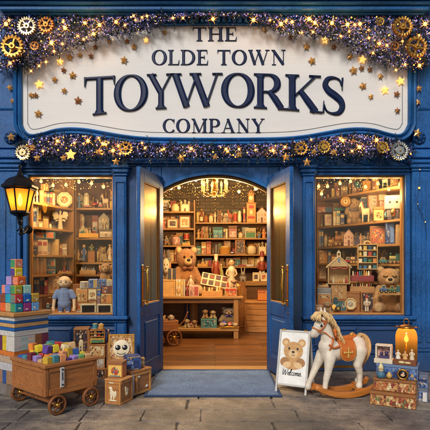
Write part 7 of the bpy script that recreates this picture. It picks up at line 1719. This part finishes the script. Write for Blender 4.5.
m = MB(); m.box(-4.6*q_,4.6*q_,-.08,.08,0,20*q_,.006); m.box(-2.9*q_,2.9*q_,-.05,.05,20*q_+.001,29*q_,.005); m.build('shaft', CM((196,140,70)), tw); m = MB(); m.prism([(-3.5*q_,29*q_+.001),(3.5*q_,29*q_+.001),(0,33*q_)], -.06, .06); m.build('roof', CM((150,90,46)), tw); m = MB(); m.box(-5.2*q_,5.2*q_,-.09,.09,18.6*q_,19.6*q_); m.build('ledge', CM((150,90,46)), tw)
m = MB(); m.cyl((0,-.051,24.5*q_),(0,-.058,24.5*q_),2*q_,n=20); m.build('dial', CM((230,214,170)), tw); m = MB(); m.box(-2.4*q_,2.4*q_,-.086,-.079,14*q_,17*q_); m.build('panel', CM((170,50,40)), tw); m = MB(); m.box(-3.4*q_,3.4*q_,-.086,-.079,4*q_,6*q_); m.build('panel', CM((170,50,40)), tw); m = MB(); m.box(-1.2*q_,1.2*q_,-.086,-.079,8*q_,12*q_); m.build('window', CM((226,206,160)), tw)
row(BR, 1, j2, [('fig',196.5,200,229.5,'tan figurine',dict(dress=(206,160,100))), ('fig',200.3,203.5,228,'rust figurine',dict(dress=(170,90,60))), ('teddy',204,208.5,229,'little honey teddy bear',dict(c=(206,150,80))), ('fig',209,212,230,'green figurine',dict(dress=(90,110,70))), ('box',213,222.8,227.3,'teal and yellow box',dict(c=(60,120,120),p='teal')), ('book',223.2,225.4,228,'dark book',dict(c=(80,56,50))), ('book',225.6,227.6,229,'cream book',dict(c=(214,196,160))), ('box',228.3,237.2,226,'brown picture box',dict(c=(140,90,60),p='pink')), ('jar',238,243,231.5,'tan jar',dict()), ('box',245,256,228.2,'cream box with red picture',dict(c=(222,200,160),p='mix')), ('fig',257.5,261,231.5,'blue figurine',dict(dress=(90,120,160))), ('fig',261.5,266.5,228.5,'orange figurine',dict(dress=(206,130,70)))], o=.12)
row(BR, 2, j3, [('box',196.3,201,246,'small teal box',dict(c=(70,120,110),p='teal')), ('box',201.4,206,242,'tall yellow box',dict(c=(206,160,70),p='mix')), ('box',206.3,211,241.5,'tall red box',dict(c=(170,60,50),p='mix')), ('basket',219.5,230,245.5,'golden wicker basket',dict()), ('ball',230.5,234,249.8,'purple ball',dict()), ('crate',235,245,240.2,'dark brown lantern box',dict(p='dark')), ('jar',247,256.3,243.5,'cream casket with dark figure',dict(c=(222,200,160))), ('castle',258,267,241,'pale castle ornament',dict())], o=.12)
row(BR, 3, j4, [('flat',238,246,264.6,'red flat book',dict(c=(150,60,60))), ('flat',246.6,253.5,264.3,'pale flat book',dict(c=(200,190,190))), ('tray',197,208,261,'tray of red toys',dict(p='floral',n=6,seed=3)), ('jar',256,262,257,'tan lidded jar',dict())], o=.12)
# counter, chest and goods at the right
ct = thing('counter', 'wooden counter at the right rear of the shop', 'counter', (0,0,0)); m = MB(); yq = 3.75; xa, xb = X(245,yq), 1.19
m.box(xa, xb, yq-.02, yq+.42, Z(283.5,yq)-.045, Z(281.5,yq), .006); m.build('counter_top', OAK, ct); m = MB(); m.box(xa+.04, xb, yq+.03, yq+.4, .013, Z(283.5,yq)-.046, .004); m.build('cabinet', WALNUT, ct)
zc_ = Z(281.5,yq)+.001
put('frame', 252.5, 259.5, 272.5, yq+.08, 'left photo card on the rear counter', z=zc_, c=(226,210,180), p='dark', cat='photo card'); put('frame', 260.3, 267.5, 272.8, yq+.08, 'right photo card on the rear counter', z=zc_, c=(226,210,180), p='mix', cat='photo card')
put('nutcracker', 257, 267, 251, yq+.25, 'large red and white Christmas figure on the rear counter', z=zc_, coat=(150,70,52), hat=(140,56,46)); put('rabbit', 239, 247, 268, 3.9, 'grey brown rabbit ornament beside the rear counter', z=Z(281.5,3.9)); put('crate', 238, 248, 281.5, 3.9, 'crate under the grey brown rabbit by the rear counter', z=.013, p=None)
yk = 3.3; kc = thing('slatted_chest', 'low slatted wooden chest on the floor at the right of the doorway', 'chest', (X(257.5,yk), yk, .014), -.12); wq = 24/FX*(yk+D); hq = Z(303,yk)-.014; m = MB()
for k in range(5): m.box(-wq/2, wq/2, -.2, .2, hq*k/5+.001, hq*(k+1)/5-.004, .006)
m.build('body', PINE, kc); m = MB(); m.box(-wq/2-.012, wq/2+.012, -.215, .215, hq, hq+.05, .01); m.build('lid', PINE, kc); m = MB()
for x in (-wq/2-.008, wq/2-.03): m = MB(); m.box(x, x+.038, -.212, -.2005, .0, hq-.002, .004); m.build('batten', PINE_Z, kc)
put('box', 257, 268, 289.5, yk, 'colourful tall game box standing on the slatted chest', z=.014+hq+.05, c=(130,60,50), p='mix', lid=False, d=.16, cat='game box')

# central display table
ty0, ty1 = 2.30, 3.05; tx0, tx1 = -1.16, X(243.5,2.3); tz = Z(296.5, 2.3)
tbl = thing('display_table', 'long wooden display table with a lower shelf in the middle of the shop', 'table', (0,0,0))
m = MB(); m.box(tx0, tx1, ty0, ty1, tz-.045, tz, .008); m.build('table_top', OAK, tbl)
m = MB(); m.box(tx0+.05, tx1-.04, ty0+.03, ty1-.03, tz-.12, tz-.046, .004); m.build('apron', WALNUT, tbl)
for x in (tx0+.03, tx1-.17):
    for y in (ty0+.02, ty1-.1): m = MB(); m.box(x, x+.085, y, y+.08, .013, tz-.0465, .006); m.build('leg', OAK_Z, tbl)
sz = Z(328.5, 2.3); m = MB(); m.box(tx0+.02, tx1-.08, ty0+.01, ty1-.02, sz-.05, sz, .006); m.build('lower_shelf', OAK, tbl)
m = MB(); m.box(tx0+.05, tx1-.12, ty1-.04, ty1-.021, sz+.001, tz-.121); m.build('back_panel', WALNUT, tbl)
tt = 'on the display table'; Yt = 2.5
put('teddy', 172.5, 200, 244.5, 2.78, 'big brown teddy bear sitting on the display table', z=tz, c=(168,110,56), muzzle=(214,172,112), rz=.25, bow=(110,60,34))
put('dog', 160, 172, 258.5, 2.7, 'white and orange plush puppy on the left of the display table', z=tz, c=(226,206,176), ear=(196,120,50)); put('rabbit', 162, 171, 250, 2.95, 'dark grey plush rabbit behind the white puppy', z=tz, c=(110,96,90))
put('carton', 168, 176, 268.5, 2.45, 'dark grey card box standing before the big teddy', tt, z=Z(279.3,2.45), c=(70,70,84))
put('crate', 161.5, 175.5, 279.5, 2.45, 'wide tan wooden case with a dark clasp', tt, z=tz, p=None, c=(206,160,100), d=.18)
for i, (a, b, c, nmc) in enumerate(((175.8,178.3,(206,190,170),'pale'), (178.5,180.8,(226,210,190),'white'), (181,183.2,(200,170,110),'tan'), (183.4,185.2,(190,180,180),'grey'))): put('book', a, b, 279.3, 2.48, '%s upright book in the row' % nmc, tt, z=tz, c=c)
put('fig', 187.5, 194, 274.5, 2.55, 'child figurine with red hair', tt, z=tz, dress=(200,180,160), hair=(160,80,40)); put('box', 189, 199, 285.5, 2.42, 'small pink printed box before the child figurine', tt, z=tz, c=(206,170,160), p='pink', lid=False)
put('fig', 185.6, 189, 284, 2.42, 'small red and blue figurine', tt, z=tz, dress=(150,60,60))
ts = thing('sample_tray', 'tilted white tray with eight dark compartments on the display table', 'tray', (X(213.5,2.62), 2.62, tz+.001)); wt = 27/FX*8.62; ht = 11.5/FX*8.62; M = T(0,0,.15, rx=-.5, ry=.19); m = MB(); nC = 4
z0_ = 0
for k in range(nC+1): x = -wt/2+(wt-.016)*k/nC; m.box(x, x+.016, -.016, .012, .0165, ht*1.2-.0165, .003, M)
for z in (0, ht*.6-.008, ht*1.2-.016): m.box(-wt/2, wt/2, -.0165, .0125, z, z+.016, .003, M)
m.build('frame', CM((230,214,180)), ts); m = MB(); m.box(-wt/2+.004, wt/2-.004, .0, .008, .004, ht*1.2-.004, 0, M); m.build('backing', CM((206,176,130)), ts)
for k in range(nC):
    for j in range(2): m = MB(); x = -wt/2+.012+(wt-.016)*(k+.5)/nC-.004; z = .016+ht*.6*(j+.45)-.004; m.box(x-wt*.085, x+wt*.085, -.012, -.0005, z-ht*.18, z+ht*.18, .006, M); m.build('sample', CM([(110,44,40),(60,44,50),(130,70,50),(84,50,60)][(k+j) % 4]), ts)
m = MB(); m.box(-wt*.35, wt*.35, -.02, .1, 0, .14, .005); m.build('stand', CM((150,96,50)), ts)
mn = put('fig', 225, 238, 261, 2.66, 'white coated toy chef figure with dark hair', tt, z=tz+.06, dress=(196,184,160), skin=(206,160,120), hair=(60,40,30)); put('crate', 226.5, 238.5, 289.5, 2.66, 'low crate under the white coated figure', tt, z=tz, p=None, d=.2)
mn.location.z = Z(289.5,2.66)+.004
put('nutcracker', 211.5, 220.5, 244, 2.95, 'tall rust red nutcracker behind the tilted tray', tt, z=tz, coat=(140,64,46), hat=(60,50,50)); put('crate', 207, 222, 285, 2.93, 'dark crate behind the tilted tray', tt, z=tz, p='dark', d=.05) if False else None
put('fig', 219, 223.5, 263.5, 2.95, 'green and yellow figurine beside the nutcracker', tt, z=tz, dress=(150,150,70)); put('tray', 201.5, 222.5, 285.5, 2.4, 'tray of round cakes and toys', tt, z=tz, c=(206,150,90), n=7, p='warm', seed=7, d=.14)
put('box', 224.5, 237, 287.5, 2.4, 'low printed box carrying a plush puppy', tt, z=tz, c=(196,170,150), p='mix', lid=False, d=.13); put('dog', 230, 238, 279.5, 2.42, 'small peach plush puppy on the low printed box', z=Z(287.3,2.42), c=(222,176,130)); put('fig', 226, 229.5, 281, 2.42, 'little red capped figurine on the low printed box', z=Z(287.3,2.42), dress=(170,60,50))
put('basket', 233, 240.5, 283, 2.62, 'small wicker basket at the right end', tt, z=tz)
# lower shelf
ls_ = 'on the lower shelf of the table'
put('dog', 183.5, 190.5, 319, 2.42, 'cream spotted puppy lying', ls_, z=sz, c=(226,196,140), ear=(150,90,50)); put('dog', 191, 197.8, 320, 2.42, 'honey puppy lying beside the cream one', ls_, z=sz, c=(206,150,80)); put('crate', 200.8, 217, 318.5, 2.42, 'teal printed crate', ls_, z=sz, c=(90,140,140), p='teal', d=.2)
put('dog', 202, 208.5, 309.5, 2.42, 'left tan puppy in the teal crate', z=Z(318.3,2.42), c=(206,150,80)); put('dog', 209.5, 216.5, 310.5, 2.42, 'right cream puppy in the teal crate', z=Z(318.3,2.42), c=(226,190,130))
t = put('teddy', 219.5, 238, 306, 2.5, 'grey brown plush bear in blue clothes', ls_, z=sz+.03, c=(150,120,84), muzzle=(196,160,112), bow=(90,90,170)); put('ball', 221.5, 227, 317, 2.36, 'blue violet ball before the grey brown bear', z=sz+.03, c=(80,80,160)); put('ball', 227.5, 232, 318, 2.36, 'red ball before the grey brown bear', z=sz+.03, c=(190,80,70), c2=(220,190,170))
sl_ = thing('toy_sled', 'small yellow sled under the grey brown plush bear', 'toy sled', (X(229,2.45), 2.45, sz)); wq = 17/FX*8.45; m = MB(); m.box(-wq/2, wq/2, -.16, .16, .02, .03, .004); m.build('seat', CM((226,170,50)), sl_)
for y in (-.13, .13): m = MB(); m.tube(spline([(-wq/2-.02,y,.028),(-wq/2+.01,y,.008),(0,y,.008),(wq/2-.01,y,.008),(wq/2+.02,y,.028)],4), .008, 6); m.build('runner', CM((206,146,40)), sl_)
put('carton', 184.5, 190, 303.5, 2.8, 'dark blue card box', ls_, z=sz, c=(50,60,96)); put('ball', 189, 193.5, 313, 2.6, 'red ball', ls_, z=sz, c=(180,70,60)); put('carton', 189, 198, 303, 2.9, 'tan card box', ls_, z=sz, c=(176,120,60))
# hand wagon in front of the table
wy = 1.75; wg = thing('toy_wagon', 'wooden toy wagon with spoked wheels just inside the doorway at left', 'wagon', (X(163,wy), wy, .013), .35); m = MB(); m.box(-.22, .22, -.14, .14, .24, .26, .004)
for (x0,x1,y0,y1) in ((-.22,.22,-.14,-.125),(-.22,.22,.125,.14),(-.22,-.205,-.124,.124),(.205,.22,-.124,.124)): m.box(x0,x1,y0,y1,.2605,.40,.004)
m.build('body', CARTW, wg)
for x in (-.13, .14):
    for y in (-.17, .17): spoked_wheel(wg, x, y, .13 if x > 0 else .11, 0, WH, BRASS, 8)
m = MB()
for x, z in ((-.13,.11),(.14,.13)): m.cyl((x,-.18,z),(x,.18,z),.01,n=8); m.box(x-.02,x+.02,-.1,.1,z,.2395)
m.build('undercarriage', CARTZ, wg); m = MB(); m.tube(spline([(.22,0,.27),(.34,0,.36),(.42,0,.52)],5), .011, 8); m.build('handle', WH, wg)
zw = .013+.262
for i, (dx, dy, k, look, kw) in enumerate(((-.12,.0,'dog','tan plush puppy riding in the wagon',dict(c=(206,160,110))), (.0,.03,'teddy','honey plush bear riding in the wagon',dict(c=(206,150,80))), (.13,.0,'dog','pale plush puppy riding in the wagon',dict(c=(226,206,170))))):
    t = KIND[k](.13, .22, **kw); p_ = Matrix.Rotation(.35,4,'Z') @ Vector((dx,dy,0)); t.location = (X(163,wy)+p_.x, wy+p_.y, zw); t.rotation_euler.z = .3; tag(t, look, 'plush toy', 'plush toys riding in the wagon')

# chandelier
cy_ = 1.2; c0_ = P(214.5, 192, cy_); cd = thing('chandelier', 'brass chandelier with glowing candle bulbs seen through the doorway', 'chandelier', c0_); m = MB()
m.tube([(0,0,.02),(0,0,3.3-c0_.z)], .008, 8); m.lathe([(0,-.09),(.02,-.075),(.035,-.05),(.02,-.025),(.03,0),(.045,.02),(.02,.05),(.015,.14),(.03,.16),(.012,.19)], 16); nA = 8; Ra = .19
for k in range(nA):
    a = 2*PI*k/nA+.2; ca_, sa_ = math.cos(a), math.sin(a); m.tube(spline([(0,0,.0),(Ra*.4*ca_,Ra*.4*sa_,-.05),(Ra*.85*ca_,Ra*.85*sa_,-.045),(Ra*ca_,Ra*sa_,.0)],5), .007, 6); m.lathe([(.008,0),(.028,.008),(.026,.014),(.01,.016)], 12, T(Ra*ca_,Ra*sa_,.0))
m.build('frame', BRASS, cd)
for k in range(nA):
    a = 2*PI*k/nA+.2; x, y = Ra*math.cos(a), Ra*math.sin(a); m = MB(); m.cyl((x,y,.016),(x,y,.1),.012,n=10); m.build('candle', emit('lit_candle_sleeve', (255,196,100), .7), cd); m = MB(); m.lathe([(.008,.1),(.018,.125),(.017,.15),(.006,.185),(0,.195)], 12, T(x,y,0)); m.build('bulb', BULB, cd)
    m = MB(); m.ball((x,y,-.03),(.009,.009,.016),8); m.ball((x,y,-.055),(.006,.006,.012),6); m.build('crystal_drop', glass('crystal', (255,240,220), 2., 0, .02), cd)
for k in range(4): a = PI/4+k*PI/2; point_light('chandelier_light', c0_+Vector((.3*math.cos(a), .3*math.sin(a), -.28)), 40, (255,216,152), .05)
# strings of small lights under the shop ceiling, with pendant globes added to brighten the room
fl_ = thing('ceiling_fairy_lights', 'many small fairy lights on wires under the shop ceiling', 'fairy lights', (0,0,0)); r = random.Random(17); m = MB(); w2_ = MB(); red = MB()
for y in (.6, 1.6, 2.4, 3.2, 4.0, 4.6):
    pts = [Vector((-1.15+2.3*i/24, y+.1*math.sin(i), 2.92+ (y-.6)*.02-.16*abs(math.sin(i*.52+y))-.05*math.sin(i*1.7))) for i in range(25)]; w2_.tube(pts, .003, 4)
    for i in range(24):
        for k in (0, .5):
            p_ = pts[i].lerp(pts[i+1], k); m.ball(p_+Vector((0,0,-.008)), r.choice((.005,.006,.008)), 6)
        if i % 2 == 0:      # a short strand hanging from the line
            L = r.uniform(.06,.34); q = pts[i]; w2_.tube([q, q+Vector((r.uniform(-.02,.02), 0, -L))], .002, 4)
            for k in range(1, 1+int(L/.07)): (m if r.random() < .8 else red).ball(q+Vector((r.uniform(-.012,.012), -.004, -.07*k)), r.choice((.005,.006,.009)), 6)
w2_.build('wire', WIRE, fl_); tag(m.build('tiny_light', BULB_SOFT, fl_), kind='stuff'); tag(red.build('tiny_red_light', emit('red_pin_light', (255,120,70), 2.5), fl_), kind='stuff')
for i, (px, py, y, s_) in enumerate(((171,188,1.5,'left added pendant fill bulb near the arch'), (256,188.5,1.6,'right added pendant fill bulb near the arch'), (179,187.5,2.0,'middle left added pendant fill bulb'), (239,191.5,2.2,'middle right added pendant fill bulb'), (196,180,3.2,'rear left added pendant fill bulb'), (250,183,3.4,'rear right added pendant fill bulb'))):
    c = P(px, py, y); t = thing('added_fill_bulb', s_+' under the shop ceiling', 'added fill bulb', c, group='pendant fill bulbs added under the shop ceiling'); m = MB(); m.tube([(0,0,.05),(0,0,max(.1,3.3-c.z))], .003, 5); m.cyl((0,0,.025),(0,0,.055),.012,n=8); m.build('cord', WIRE, t); m = MB(); m.ball((0,0,0), .028, 12); m.build('bulb', BULB, t); point_light('added_fill_light', c+Vector((0,0,-.07)), 30, (255,216,152), .05)
# ---------------------------------------------------------------- camera, sky, sun
cam = bpy.data.cameras.new('camera'); co_ = bpy.data.objects.new('camera', cam); COL.objects.link(co_)
co_.location = (0, -D, EYE); co_.rotation_euler = (PI/2, 0, 0)
cam.sensor_width = 36; cam.lens = 36*FX/430; cam.shift_y = (HY-215)/430; cam.clip_end = 300; cam.clip_start = .05
scene.camera = co_
wd = bpy.data.worlds.new('World'); scene.world = wd; wd.use_nodes = True
nt = wd.node_tree; sky = nt.nodes.new('ShaderNodeTexSky'); sky.sky_type = 'NISHITA'; sky.sun_disc = False
SUN_EL, SUN_AZ = math.radians(36), math.radians(200)
sky.sun_elevation = SUN_EL; sky.sun_rotation = SUN_AZ
nt.links.new(sky.outputs[0], nt.nodes['Background'].inputs[0]); nt.nodes['Background'].inputs[1].default_value = .09
s = bpy.data.lights.new('sun', 'SUN'); s.energy = 2.35; s.angle = math.radians(15); s.color = (1, .96, .9)
so = bpy.data.objects.new('sun', s); COL.objects.link(so)
dirn = Vector((math.sin(SUN_AZ)*math.cos(SUN_EL), math.cos(SUN_AZ)*math.cos(SUN_EL), math.sin(SUN_EL)))
so.rotation_euler = dirn.to_track_quat('Z', 'Y').to_euler()
scene.view_settings.view_transform = 'Standard'; scene.view_settings.look = 'None'; scene.view_settings.exposure = 0; scene.view_settings.gamma = 1
scene.cycles.use_denoising = True; scene.cycles.max_bounces = 6; scene.cycles.diffuse_bounces = 3; scene.cycles.glossy_bounces = 3
scene.cycles.transparent_max_bounces = 10; scene.cycles.transmission_bounces = 4; scene.cycles.caustics_reflective = False; scene.cycles.caustics_refractive = False
scene.cycles.sample_clamp_indirect = 4; scene.cycles.use_adaptive_sampling = True; scene.cycles.adaptive_threshold = .03
labs = {}
for o in bpy.data.objects:
    if 'category' in o:
        l = o.get('label', ''); n = len(l.split())
        if not 4 <= n <= 16: print('LABEL LEN', n, l)
        if l in labs: print('DUP LABEL', l)
        labs[l] = 1
